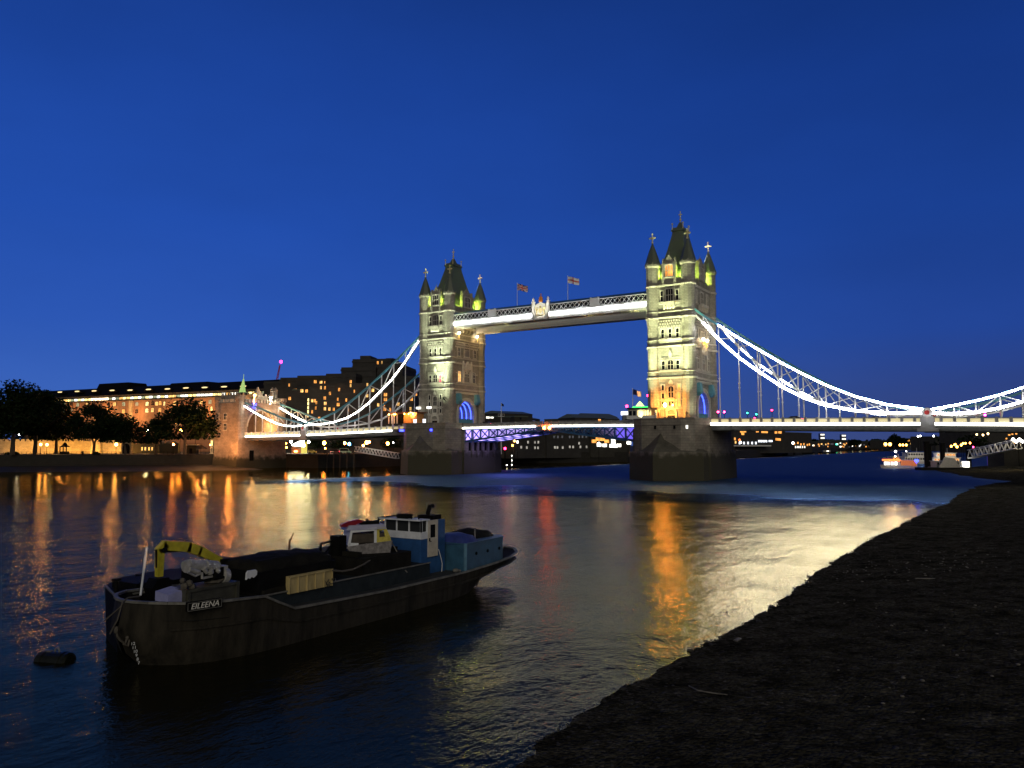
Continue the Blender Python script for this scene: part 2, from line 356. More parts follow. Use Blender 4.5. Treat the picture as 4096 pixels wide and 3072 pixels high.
def shingle():
    m = bpy.data.materials.new('wet_shingle'); m.use_nodes = True; t = m.node_tree; b = t.nodes['Principled BSDF']; L = t.links.new
    g = t.nodes.new('ShaderNodeTexCoord')
    v = t.nodes.new('ShaderNodeTexVoronoi'); v.inputs['Scale'].default_value = 7; L(g.outputs['Object'], v.inputs[0])
    v2 = t.nodes.new('ShaderNodeTexVoronoi'); v2.inputs['Scale'].default_value = 2.3; L(g.outputs['Object'], v2.inputs[0])
    n = t.nodes.new('ShaderNodeTexNoise'); n.inputs['Scale'].default_value = .7; n.inputs['Detail'].default_value = 7; n.inputs['Roughness'].default_value = .7; L(g.outputs['Object'], n.inputs[0])
    sp = t.nodes.new('ShaderNodeSeparateColor'); L(v.outputs['Color'], sp.inputs[0])
    r = t.nodes.new('ShaderNodeValToRGB'); e = r.color_ramp.elements; e[0].color = (.019,.018,.0125,1); e[1].position = .93; e[1].color = (.048,.045,.034,1)
    x = e.new(.985); x.color = (.075,.07,.06,1); L(sp.outputs[0], r.inputs[0])
    q = t.nodes.new('ShaderNodeMapRange'); q.inputs[1].default_value = .3; q.inputs[2].default_value = .72; q.inputs[3].default_value = .2; q.inputs[4].default_value = 2.3; L(n.outputs[0], q.inputs[0])
    mu = t.nodes.new('ShaderNodeVectorMath'); mu.operation = 'SCALE'; L(r.outputs[0], mu.inputs[0]); L(q.outputs[0], mu.inputs[3]); L(mu.outputs[0], b.inputs['Base Color'])
    b.inputs['Roughness'].default_value = .9; b.inputs['Specular IOR Level'].default_value = .0
    a = t.nodes.new('ShaderNodeMath'); a.operation = 'ADD'; L(v.outputs['Distance'], a.inputs[0]); L(v2.outputs['Distance'], a.inputs[1])
    bp = t.nodes.new('ShaderNodeBump'); bp.invert = True; bp.inputs['Strength'].default_value = .9; bp.inputs['Distance'].default_value = .12; L(a.outputs[0], bp.inputs['Height']); L(bp.outputs[0], b.inputs['Normal'])
    return m
M['shingle'] = shingle()
structure('foreshore', mb, M['shingle'])
M['stone_dark'] = mat('beach_stone', (.02,.018,.013), .7, var=.4, scale=5, bump=.5, bscale=12)
M['stone_pale'] = mat('pale_rubble', (.16,.15,.13), .8, var=.3, scale=5)
def pebble(mb, c, r):
    k = len(mb.v); mb.ball(c, r, 7, .6)
    for i in range(k, len(mb.v)):
        x, y, z = mb.v[i]; f = 1 + .35 * NZ.noise(Vector((x*3/r*.2, y*3/r*.2, z*9))); mb.v[i] = (c[0]+(x-c[0])*f*1.2, c[1]+(y-c[1])*f, z)
mb = MB()                                                            # countless shingle along the water's edge and up the beach
for i in range(1500):
    y = -206 + 150 * rnd.random() ** 1.5; d = abs(rnd.gauss(0, 1)) * (.5 if i % 3 == 0 else 6) - .3
    x = shore_x(y) + d; r = rnd.uniform(.02, .065) if (i % 17 or d > 1) else rnd.uniform(.07, .15); pebble(mb, (x, y, shore_z(x, y) + r*.15), r)
o = mb.build('loose_stones', M['stone_dark'], smooth=True); tag(o, 'dark loose stones scattered along the water edge of the shingle foreshore', 'stones', kind='stuff')
mb = MB()
for i in range(150):
    a = rnd.random(); px = 3300 + 750 * a + rnd.gauss(0, 30); py = (2265 - 35*a) + rnd.gauss(0, 26) if i % 3 else rnd.uniform(2150, 2900)
    p = at(px, py, 2, 1.3); r = rnd.uniform(.02, .075); x, y = p.x, p.y
    if x > shore_x(y) + .5: pebble(mb, (x, y, shore_z(x, y) + r*.3), r)
o = mb.build('pale_debris', M['stone_pale'], smooth=True); tag(o, 'pale scraps and chalk bits strewn in a drift line across the dark foreshore', 'debris', kind='stuff')
for k, (px, py, ln, w, m_, nm, lb, ct) in enumerate([
    (3700, 2316, 1.3, .12, 'stone_pale', 'driftwood_plank', 'short pale washed up plank lying below the drift line', 'plank'),
    (2950, 2525, .6, .2, 'stone_pale', 'flat_slab', 'small pale flat slab near the water edge', 'slab')]):
    p = at(px, py, 2, 1.2); z = shore_z(p.x, p.y); mb = MB(); mb.M = Matrix.Rotation(.5 + k, 4, 'Z')
    mb.prism([(-ln/2,-w/2),(ln/2,-w*.4),(ln*.48,w*.5),(-ln*.4,w*.55)], 0, .06); tag(mb.build(nm, M[m_], loc=(p.x, p.y, z)), lb, ct)
mb = MB(); pts = []
for (px, py) in [(2755,2735),(2790,2762),(2830,2772),(2865,2778),(2910,2787)]:
    p = at(px, py, 2, 1.0); pts.append((p.x, p.y, shore_z(p.x, p.y) + .07))
mb.tube(pts, [.022,.03,.024,.024,.014], 6); tag(mb.build('driftwood_branch', M['stone_pale']), 'thin crooked stick lying on the shingle near the bottom of the beach', 'stick')
# ------------------------------------------------------------------ the bridge
BR = thing('bascule_bridge', 'floodlit stone twin towered bascule and suspension bridge spanning the dark river', 'bridge', (0,0,0))
HX, HY, TX = 5.15, 8.81, 41.15
FX, FY = HX + .75, HY + .75
def arch_pts(hw, spring, crown, n=10, pointed=.0):
    pts = []
    for i in range(n + 1):
        a = math.pi * i / n; x = hw * math.cos(a); z = spring + (crown - spring) * math.sin(a) ** (1 - .35 * pointed)
        pts.append((x, z))
    return pts                                                       # from +hw to -hw
def facade(u, face):
    """matrix of a facade frame: x right seen from outside, y inward, z up"""
    if face == 'front': return Matrix.Translation((u, -FY, 0))
    if face == 'side': return Matrix.Translation((FX, u, 0)) @ Matrix.Rotation(math.pi/2, 4, 'Z')
def window(mb, x, z0, z1, w, lights=1, head=True, sur=.28, proud=.2, sill=True):
    """stone surround (mat 0) with sunk panes (mat 1) and mullions"""
    mb.k = 0; zs = z1 - (min(w, 1.6) * .45 if head else 0)
    ox0, ox1, oz0, oz1 = x - w/2 - sur, x + w/2 + sur, z0 - .2, z1 + sur
    inner = [(x - w/2, z0), (x + w/2, z0)] + ([(x + a, b) for a, b in arch_pts(w/2, zs, z1, 8, 1)] if head else [(x + w/2, z1), (x - w/2, z1)])
    cx, cz = x, (z0 + z1) / 2; outer = []
    for (a, b) in inner:
        dx, dz = a - cx, b - cz; tx = ((ox1 - cx) / dx if dx > 0 else (ox0 - cx) / dx) if abs(dx) > 1e-6 else 1e9; tz = ((oz1 - cz) / dz if dz > 0 else (oz0 - cz) / dz) if abs(dz) > 1e-6 else 1e9
        t = min(tx, tz); outer.append((cx + dx*t, cz + dz*t))
    n = len(inner)
    vs = [(a, -proud, b) for a, b in outer] + [(a, -proud, b) for a, b in inner] + [(a, -.02, b) for a, b in inner] + [(a, .1, b) for a, b in outer]
    fs = []
    for i in range(n):
        j = (i + 1) % n
        fs += [(i, j, n+j, n+i), (n+i, n+j, 2*n+j, 2*n+i), (3*n+i, 3*n+j, j, i)]
    mb.add(vs, fs)
    if sill: mb.box(ox0 - .12, ox1 + .12, -proud - .18, .05, z0 - .42, z0 - .22)
    for k in range(1, lights):
        u = x - w/2 + w * k / lights; mb.box(u - .07, u + .07, -proud + .06, .0, z0 + .003, z1 - .15)
    if z1 - z0 > 2: mb.box(x - w/2 + .003, x + w/2 - .003, -proud + .08, .0, z0 + (z1-z0)*.48, z0 + (z1-z0)*.48 + .13)
    mb.k = 1; mb.add([(a, -.025, b) for a, b in inner], [tuple(range(n))]); mb.k = 0

def make_tower(loc):
    T = part('tower', BR, loc)
    w = MB()
    for sgn in (-1, 1):                                             # ground stage, the road runs through along x
        a, b = sorted((sgn*4.6, sgn*FY)); w.box(-FX, FX, a, b, 15.4, 28.7)
    w.M = Matrix.Rotation(math.pi/2, 4, 'Z')
    w.slab([(-4.6, 28.7), (4.6, 28.7), (4.6, 20.2)] + arch_pts(4.35, 20.2, 24.8, 14) + [(-4.6, 20.2)], -FX, FX)
    w.M = None
    w.box(-FX, FX, -FY, FY, 28.7, 56.4)
    w.build('wall', M['stone'], T)
    for f in (1, -1):                                               # orders of the two portals
        w = MB(); w.M = Matrix.Rotation(math.pi/2, 4, 'Z')
        for r0, r1, y0 in ((4.36, 5.0, -FX-.1), (5.0, 5.6, -FX-.32)):
            A, B = arch_pts(r0, 20.2, 24.8 + r0 - 4.35, 16), arch_pts(r1, 20.2, 24.8 + r1 - 4.35, 16)
            A = [(r0, 15.6)] + A + [(-r0, 15.6)]; B = [(r1, 15.6)] + B + [(-r1, 15.6)]
            for i in range(len(A)-1): w.slab([A[i], B[i], B[i+1], A[i+1]], y0 * f, (-FX + .2) * f)
        w.build('portal_arch', M['pale'], T)
    for k, x in enumerate((-4.8, -2.9, -1.0, .9, 2.8, 4.7)):        # blue lit ribs of the portal vault
        w = MB(); w.M = Matrix.Rotation(math.pi/2, 4, 'Z'); A, B = arch_pts(4.33, 20.2, 24.75, 16), arch_pts(4.12, 20.2, 24.5, 16)
        A = [(4.33, 17.5)] + A + [(-4.33, 17.5)]; B = [(4.12, 17.5)] + B + [(-4.12, 17.5)]
        for i in range(len(A)-1): w.slab([A[i], B[i], B[i+1], A[i+1]], -x - .09, -x + .09)
        w.build('light_rib', M['blue_led'], T)
    def ring(name, z0, z1, p, m='pale', tr=1.75):
        w = MB(); w.box(-FX-p, FX+p, -FY-p, FY+p, z0, z1)
        for sx in (-1, 1):
            for sy in (-1, 1): w.lathe([(tr+p, z0-.003), (tr+p+.08, (z0+z1)/2), (tr+p, z1+.003)], sx*HX, sy*HY, 12)
        w.build(name, M[m], T)
    for z0, z1, p in ((28.35, 28.85, .36), (30.2, 30.5, .14), (37.1, 37.6, .34), (39.0, 39.3, .14), (45.1, 45.6, .42), (46.9, 47.2, .24), (54.2, 54.7, .4)): ring('cornice', z0, z1, p)
    for z0, z1 in ((28.85, 30.2), (37.6, 39.0), (45.6, 46.9)): ring('string_course', z0, z1, .06, 'stone')
    for sx in (-1, 1):                                              # corner turrets with slate cones and gilt crosses
        for sy in (-1, 1):
            w = MB(); cx, cy = sx*HX, sy*HY
            w.lathe([(2.05,15.4),(2.05,17.6),(1.86,18.0),(1.86,28.3),(1.74,30.5),(1.74,43.0),(2.02,45.2),(1.94,47.0),(1.94,54.3),(1.92,59.8),(2.2,60.2),(2.2,60.75),(1.7,60.8)], cx, cy, 12)
            w.k = 1; w.lathe([(2.28,60.7),(1.55,63.2),(.78,65.5),(.16,67.1)], cx, cy, 8)
            w.k = 0
            for q in range(8):
                t = math.pi*2*(q+.5)/8; w.box(cx+2.05*math.cos(t)-.16, cx+2.05*math.cos(t)+.16, cy+2.05*math.sin(t)-.16, cy+2.05*math.sin(t)+.16, 60.7, 61.15)
            w.k = 2; w.ball((cx,cy,67.35), .34, 8); w.box(cx-.13,cx+.13,cy-.13,cy+.13,67.4,69.9); w.box(cx-.75,cx+.75,cy-.12,cy+.12,68.5,68.95); w.ball((cx,cy,69.9), .26, 6)
            for e in (-.8,.8): w.ball((cx+e,cy,68.72), .24, 6)
            w.build('turret', [M['stone'], M['slate'], M['gold']], T)
    w = MB()                                                        # steep main roof with a crested platform
    secs = [(4.5,7.9,56.4),(3.7,6.3,60.4),(2.6,4.2,65.6),(1.75,2.7,70.2),(1.55,2.35,71.7)]
    for (a,b,z),(c,d,z2) in zip(secs, secs[1:]): w.prism([(-a,-b),(a,-b),(a,b),(-a,b)], z, z2, [(-c,-d),(c,-d),(c,d),(-c,d)])
    w.box(-1.9,1.9,-2.7,2.7,71.6,72.1); w.box(-1.5,1.5,-2.2,2.2,72.1,72.7)
    w.prism([(-.9,-1.2),(.9,-1.2),(.9,1.2),(-.9,1.2)], 72.7, 74.6, [(-.3,-.3),(.3,-.3),(.3,.3),(-.3,.3)])
    w.build('roof', M['slate'], T)
    w = MB(); w.tube([(0,0,74.4),(0,0,77.9)], [.16,.09], 6); w.ball((0,0,75.4), .36, 8); w.ball((0,0,76.3), .24, 8); w.box(-.5,.5,-.1,.1,76.8,77.1); w.ball((0,0,77.8), .2, 6)
    w.build('finial', M['gold'], T)
    for a in (-1.6,1.6):
        for b in (-2.4,2.4): w = MB(); w.tube([(a,b,72.1),(a,b,73.9)], [.16,.07], 5); w.ball((a,b,73.8), .3, 6); w.build('corner_finial', M['gold'], T)
    def wins(name, items, face, m=('pale','dark')):
        os_ = []
        for it in items:
            mb = MB(); mb.M = facade(0, face); window(mb, **it); os_.append(mb.build(name, [M[m[0]], M[m[1]]], T))
        return os_
    D = {}
    s1 = []
    for u in (-2.35, 2.35):
        for z in (25.2, 22.9): s1.append(dict(x=u, z0=z, z1=z+1.5, w=.72))
        s1.append(dict(x=u, z0=20.7, z1=22.0, w=.7, head=False))
    D['s1'] = wins('window', s1, 'front')
    D['s1c'] = wins('window', [dict(x=0, z0=23.1, z1=26.2, w=1.5, lights=2), dict(x=0, z0=20.8, z1=22.1, w=1.4, lights=2, head=False)], 'front')
    D['s2'] = wins('window', [dict(x=u, z0=30.95, z1=33.5 if u == 0 else 33.3, w=1.6 if u == 0 else .85, lights=2 if u == 0 else 1, sur=.45) for u in (-2.1, 0, 2.1)], 'front')
    D['s3'] = wins('window', [dict(x=u, z0=39.75, z1=42.2, w=.8, sur=.38) for u in (-2.15, 0, 2.15)], 'front')
    D['s4'] = wins('window', [dict(x=-2.25, z0=50.1, z1=53.0, w=.75), dict(x=0, z0=50.1, z1=53.4, w=2.0, lights=3, head=False), dict(x=2.25, z0=50.1, z1=53.0, w=.75)], 'front')
    D['side'] = wins('window', [dict(x=u, z0=31.3, z1=(34.6 if u else 35.0), w=(1.5 if u else 2.6), lights=(2 if u else 4), head=not u) for u in (-4.2, 0, 4.2)], 'side')
    D['side'] += wins('window', [dict(x=u, z0=39.9, z1=(42.6 if u else 44.3), w=(1.4 if u else 2.9), lights=(2 if u else 4)) for u in (-4.6, 0, 4.6)], 'side')
    D['side'] += wins('window', [dict(x=u, z0=50.0, z1=53.2, w=(1.2 if u else 2.6), lights=(2 if u else 3)) for u in (-4.4, 0, 4.4)], 'side')
    for face, half in (('front', 3.35), ('side', 6.6)):             # carved trim: corbel tables, balconies, niches, ledges
        w = MB(); w.M = facade(0, face)
        n = 9 if face == 'front' else 15
        for row, z in enumerate((42.95, 43.75, 44.5)):
            for k in range(n):
                u = -half + (k + .5 * (row % 2) + .25) * 2*half / n; w.box(u-.19, u+.19, -.32-.06*row, .02, z-.26, z+.2)
        w.build('corbel_table', M['pale'], T)
        w = MB(); w.M = facade(0, face); b = 1.6 if face == 'front' else 3.0
        w.box(-b-1.3, b+1.3, -.35, .02, 49.15, 49.45); w.box(-b, b, -1.05, .02, 48.95, 49.2); w.box(-b, b, -1.05, -.9, 49.2, 49.75)
        for k in range(4): u = -b + .3 + k*(2*b-.6)/3; w.slab([(u-.3,48.95),(u+.3,48.95),(u+.22,48.2),(u-.22,47.7)], -.9+.1*k*0, .02)
        w.build('balcony', M['pale'], T)
        w = MB(); w.M = facade(0, face)
        w.box(-half*.92, half*.92, -.1, .02, 30.6, 30.95); w.box(-half*.92, half*.92, -.14, .02, 34.0, 34.3)
        w.slab([(-.35,34.3),(.35,34.3),(.5,35.2),(0,36.4),(-.5,35.2)], -.4, .02)
        if face == 'front':
            w.slab([(-.5,26.7),(.5,26.7),(.62,27.2),(0,28.2),(-.62,27.2)], -.35, .02); w.box(-3.3,3.3,-.16,.02,22.35,22.6); w.box(-3.3,3.3,-.2,.02,19.9,20.25)
        else:
            w.slab([(-1.9,35.4),(1.9,35.4),(1.4,36.3),(0,38.3),(-1.4,36.3)], -.8, .02)
            for u in (-2.3,2.3): w.box(u-.35,u+.35,-.6,.02,31.0,37.0); w.slab([(u-.4,37),(u+.4,37),(u,38.4)], -.6, .02)
            for k in range(13): u = -6+k; w.box(u-.22,u+.22,-.5,.02,27.2,27.9)
        w.build('carving', M['pale'], T)
    w = MB(); w.M = facade(0, 'front')                              # pointed door at the foot
    A, B = arch_pts(1.15, 18.6, 19.7, 8, 1), arch_pts(1.75, 18.6, 20.4, 8, 1); A = [(1.15,15.6)]+A+[(-1.15,15.6)]; B = [(1.75,15.6)]+B+[(-1.75,15.6)]
    for i in range(len(A)-1): w.slab([A[i], B[i], B[i+1], A[i+1]], -.35, .02)
    w.k = 1; w.slab([(-1.14,15.6),(1.14,15.6),(1.14,18.2),(-1.14,18.2)], -.06, .01); w.k = 0; w.box(-1.14,1.14,-.2,.01,18.2,18.5)
    w.build('door', [M['pale'], M['dark']], T)
    for face, gw in (('front', 1.75), ('side', 2.7)):               # gables breaking the parapet
        for sgn in (1, -1):
            w = MB(); w.M = Matrix.Rotation(0 if sgn == 1 else math.pi, 4, 'Z') @ facade(0, face)
            w.slab([(-gw,54.6),(gw,54.6),(gw,60.0),(gw*.86,60.2),(gw*.62,61.5),(0,63.2),(-gw*.62,61.5),(-gw*.86,60.2),(-gw,60.0)], -.1, .75)
            w.k = 1; w.slab([(-gw*.85,59.6),(gw*.85,59.6),(0,62.6)], .75, 4.4 if face == 'front' else 3.2); w.k = 0
            for u in (-gw, gw): w.box(u-.3,u+.3,-.35,.8,54.6,60.6); w.slab([(u-.33,60.6),(u+.33,60.6),(u,62.3)], -.3, .75)
            w.tube([(0,.3,63.0),(0,.3,64.1)], [.16,.05], 5)
            w.build('gable', [M['stone'], M['slate']], T)
        if True:
            mb = MB(); mb.M = facade(0, face) @ Matrix.Translation((0,-.1,0)); window(mb, 0, 57.0, 60.3, gw*1.25, 3 if face == 'front' else 4, sur=.2); D['gable' + face] = mb.build('window', [M['pale'], M['dark']], T)
    for f in range(4):                                              # pierced battlements
        hw, d = (HX-1.6, FY) if f % 2 == 0 else (HY-1.6, FX)
        g = 2.0 if f % 2 == 0 else 3.0
        for a, b in ((-hw, -g), (g, hw)):
            w = MB(); w.M = Matrix.Rotation(math.pi/2*f, 4, 'Z'); w.box(a, b, -d+.05, -d+.4, 54.7, 56.2); k = max(1, int((b-a)/.8))
            for q in range(k): c = a + (q+.5)*(b-a)/k; w.box(c-.2, c+.2, -d+.05, -d+.4, 56.2, 57.0)
            w.build('parapet', M['stone'], T)
    for sy in (-1, 1):                                              # blue steel boxes over the springing
        w = MB(); w.M = facade(0, 'side'); w.prism([(sy*5.2-.8,-1.6),(sy*5.2+.8,-1.6),(sy*5.2+.8,0),(sy*5.2-.8,0)], 24.6, 27.3, [(sy*5.2-.8,-1.1),(sy*5.2+.8,-1.1),(sy*5.2+.8,0),(sy*5.2-.8,0)])
        w.prism([(sy*5.2-.5,-.9),(sy*5.2+.5,-.9),(sy*5.2+.5,0),(sy*5.2-.5,0)], 23.7, 24.6, [(sy*5.2-.8,-1.55),(sy*5.2+.8,-1.55),(sy*5.2+.8,0),(sy*5.2-.8,0)])
        w.build('chain_saddle', M['blue'], T)
    w = MB(); w.box(-5.5, 5.5, -4.55, 4.55, 15.2, 16.15); w.build('roadway', M['asphalt'], T)
    w = MB(); w.M = facade(0, 'side'); w.box(-4.2, 4.2, .3, .5, 16.2, 18.9)
    for k in range(9): w.box(-4.2+k, -4.1+k, .2, .3, 16.2, 18.9)
    w.build('road_gate', M['blue'], T)
    return T, D
def lit(o, m, slot=1):
    o.material_slots[slot].link = 'OBJECT'; o.material_slots[slot].material = m
SOUTH, D = make_tower((TX, 0, 0))
names = {k: ([o.name for o in v] if isinstance(v, list) else v.name) for k, v in D.items()}
order = [o.name for o in SOUTH.children]
NORTH = dup(SOUTH, BR, (-TX, 0, 0)); twin = dict(zip(order, NORTH.children))
for o in D['s1'][3:]: lit(o, M['orange_win'])
lit(D['gablefront'], M['orange_win'])
E('magenta_win', (1,.05,.12), 2.2); lit(twin[names['s2'][2]], M['magenta_win']); lit(twin[names['side'][0]], M['warm_win'])

M['cap'] = mat('wet_granite_cap', (.072,.068,.056), .8, var=.35, scale=.5, bump=.3)
# piers: granite body, lower pointed starlings with sloping caps, a bascule chamber under the leaf
def make_pier(loc, rz):
    P = part('pier', BR, loc, rz); w = MB()
    body = [(10.65,-9.6),(10.65,9.6),(8.6,15.2),(5.5,17.5),(-5.5,17.5),(-8.6,15.2),(-10.65,9.6),(-10.65,-9.6),(-8.6,-15.2),(-5.5,-17.5),(5.5,-17.5),(8.6,-15.2)]
    def sc(p, k): return [(x + k*(1 if x > 0 else -1), y + k*(1 if y > 0 else -1)) for x, y in p]
    w.prism(sc(body,.35), -1.5, 8.0); w.prism(sc(body,.12), 8.0, 8.6, body); w.prism(body, 8.6, 15.3); w.prism(sc(body,.18), 15.3, 15.7); w.prism(sc(body,.05), 15.7, 17.05); w.prism(sc(body,.2), 17.05, 17.25)
    for s in (-1, 1):
        low = [(-10.9,s*9.0),(10.9,s*9.0),(10.6,s*14.5),(0,s*23.4),(-10.6,s*14.5)]; up = [(-8.5,s*9.0),(8.5,s*9.0),(6.0,s*14.0),(0,s*18.6),(-6.0,s*14.0)]
        w.prism(low, -1.5, 8.3, [(x*.985, y*.985) for x, y in low]); wc = MB(); wc.prism([(x*.96, y*.97) for x, y in low], 8.3, 10.2, [(-8.9,s*9.0),(8.9,s*9.0),(7.2,s*14.2),(0,s*20.4),(-7.2,s*14.2)])
        wc.prism([(-8.9,s*9.0),(8.9,s*9.0),(7.2,s*14.2),(0,s*20.4),(-7.2,s*14.2)], 10.2, 13.2, [(-3,s*9.0),(3,s*9.0),(2,s*14.0),(0,s*17.6),(-2,s*14.0)]); wc.build('starling_cap', M['cap'], P)
    w.build('body', M['pier'], P)
    w = MB(); w.box(10.7, 11.6, -9.0, -6.6, -1, 15.0); w.box(10.7, 11.6, 8.6, 9.4, -1, 14.6)      # chamber piers
    for y in (-3.6, -.6, 2.4, 5.4): w.box(10.7, 11.3, y-.55, y+.55, 6.0, 12.0)
    w.box(10.7, 11.5, -6.6, 8.6, -1, 6.0)
    w.build('bascule_chamber', M['pier'], P)
    w = MB(); w.box(10.69, 10.72, -6.5, 8.5, 6.1, 14.2); w.build('chamber_opening', M['black'], P)
    return P
PN = make_pier((-TX, 0, 0), 0); PS = make_pier((TX, 0, 0), math.pi)
for (px, pier) in ((1608, PN), (1646, PN), (1747, PN)):
    p = at(px, 1725, 1, -14.8); mb = MB(); mb.tube([(p.x+TX, -16.6 if px > 1700 else -13, 14.9), (p.x+TX, -17.9 if px > 1700 else -15.8, 14.9)], [.3,.34], 10); mb.build('marker_light', M['blue_dot'], PN)
for px, m in ((2621,'black'), (2698,'black'), (2748,'white_win')):
    p = at(px, 1706, 1, -17.5); mb = MB(); x = TX - p.x; mb.box(x-.27, x+.27, 17.45, 17.66, 14.35, 15.25); mb.build('porthole', M[m], PS)

# high level walkways
XF = 35.3
for sy in (-1, 1):
    Wk = part('walkway', BR); o, i = sy*8.9, sy*5.3; a, b = min(o, i), max(o, i)
    w = MB(); w.box(-XF, XF, a+.25*(sy<0), b-.25*(sy>0), 49.25, 50.85); w.box(-XF, XF, a, b, 50.85, 51.0); w.build('floor_girder', M['white'], Wk)
    w = MB(); w.box(-XF, XF, min(o-sy*.24, o+sy*.05), max(o-sy*.24, o+sy*.05), 49.55, 50.55); w.build('glow_band', M['band_glow'], Wk)  # band glows by itself in place of LEDs grazing the girder face
    w = MB()
    for z0, z1 in ((49.25,49.5),(50.6,50.85)):
        w.box(-XF, XF, min(o, o+sy*.14), max(o, o+sy*.14), z0, z1)
    k = 0
    while k < 88: x = -XF + .4 + k*.8; w.box(x-.1, x+.1, min(o, o+sy*.1), max(o, o+sy*.1), 50.5, 50.62); k += 1
    w.build('fascia_moulding', M['white'], Wk)
    bays = [(-XF,-20.2),(-17.6,-3.9),(2.6,16.3),(19.0,XF)]
    for x0, x1 in bays:
        for yy, nm in ((o, 'lattice'), (i, 'lattice')):
            w = MB(); n = round((x1-x0)/1.55); h = (x1-x0)/n
            for q in range(n):
                u = x0 + q*h
                w.beam((u,yy,51.05),(u+h,yy,52.85), .16, .1); w.beam((u,yy-sy*.06,52.85),(u+h,yy-sy*.06,51.05), .16, .1); w.ball((u+h/2, yy+sy*.06, 51.95), .17, 6)
            w.box(x0, x1, yy-.11, yy+.11, 52.85, 53.1); w.box(x0, x1, yy-.11, yy+.11, 51.0, 51.16)
            w.build(nm, M['white'], Wk)
    w = MB(); w.box(-XF, XF, a+.4, b-.4, 51.0, 52.9); w.build('glazing', M['dark'], Wk)
    w = MB(); w.prism([(-XF,a+.05),(XF,a+.05),(XF,b-.05),(-XF,b-.05)], 53.1, 54.0, [(-XF,(a+b)/2-.4),(XF,(a+b)/2-.4),(XF,(a+b)/2+.4),(-XF,(a+b)/2+.4)]); w.build('roof', M['dblue'], Wk)
    for x0, x1 in ((-20.2,-17.6),(16.3,19.0)):
        w = MB(); w.box(x0, x1, min(o-sy*.3,o+sy*.2), max(o-sy*.3,o+sy*.2), 51.0, 53.35); w.box(x0-.1,x0+.35,min(o-sy*.3,o+sy*.3),max(o-sy*.3,o+sy*.3),51.0,53.6); w.box(x1-.35,x1+.1,min(o-sy*.3,o+sy*.3),max(o-sy*.3,o+sy*.3),51.0,53.6); w.build('panel_pier', M['white'], Wk)
    w = MB(); n = 26                                                 # lattice bracing below the floor
    for q in range(n):
        u = -XF + q*2*XF/n; v = u + 2*XF/n; w.beam((u,a+.3,49.1),(v,b-.3,49.1), .22, .25); w.beam((u,b-.3,49.0),(v,a+.3,49.0), .22, .25)
    for yy in (a+.3, b-.3): w.box(-XF, XF, yy-.2, yy+.2, 48.6, 49.24)
    w.build('underframe', M['white'], Wk)
    if sy < 0:                                                       # heraldic panel at mid-span
        w = MB(); w.M = Matrix.Translation((-.65, -9.1, 0))
        w.slab([(-2.1,49.1),(2.1,49.1),(2.1,52.6),(1.5,53.3),(.7,53.6),(0,54.0),(-.7,53.6),(-1.5,53.3),(-2.1,52.6)], -.25, .2)
        for u in (-2.6, 2.6):
            w.box(u-.42,u+.42,-.45,.3,49.0,54.0); w.box(u-.55,u+.55,-.55,.4,53.0,53.3); w.box(u-.5,u+.5,-.5,.35,54.0,54.25); w.tube([(u,-.1,54.2),(u,-.1,54.6),(u,-.1,54.9),(u,-.1,55.5)], [.12,.38,.42,.1], 8)
        c = w.build('crest_panel', M['white'], Wk)
        w = MB(); w.M = Matrix.Translation((-.65, -9.4, 0))
        w.slab([(-.6,52.0),(.6,52.0),(.62,51.2),(.3,50.6),(0,50.3),(-.3,50.6),(-.62,51.2)], -.16, .1)
        for s in (-1,1):
            w.tube([(s*1.5,-.05,50.1),(s*1.25,-.1,50.8),(s*1.05,-.12,51.4),(s*1.2,-.1,52.0),(s*.95,-.12,52.4)], [.12,.24,.26,.2,.1], 6); w.tube([(s*1.05,-.1,51.4),(s*.7,-.14,51.6)], [.1,.06], 5); w.tube([(s*1.35,-.1,51.2),(s*1.75,-.1,52.2),(s*1.6,-.1,52.7)], [.2,.14,.04], 5)
        w.tube([(-1.6,-.05,50.0),(0,-.12,49.8),(1.6,-.05,50.0)], [.1,.16,.1], 6); w.ball((0,-.1,52.5), .38, 8)
        w.build('coat_of_arms', M['gold'], c)
        w = MB(); w.M = Matrix.Translation((-.65, -9.1, 0)); w.lathe([(.55,54.0),(.75,54.6),(.5,55.0),(.62,55.3),(.2,55.8),(.1,56.3)], 0, 0, 8); w.ball((0,0,56.4), .25, 8)
        w.build('crown', mat('orange_gilding', (.8,.30,.05), .4, .3, var=.15), c)

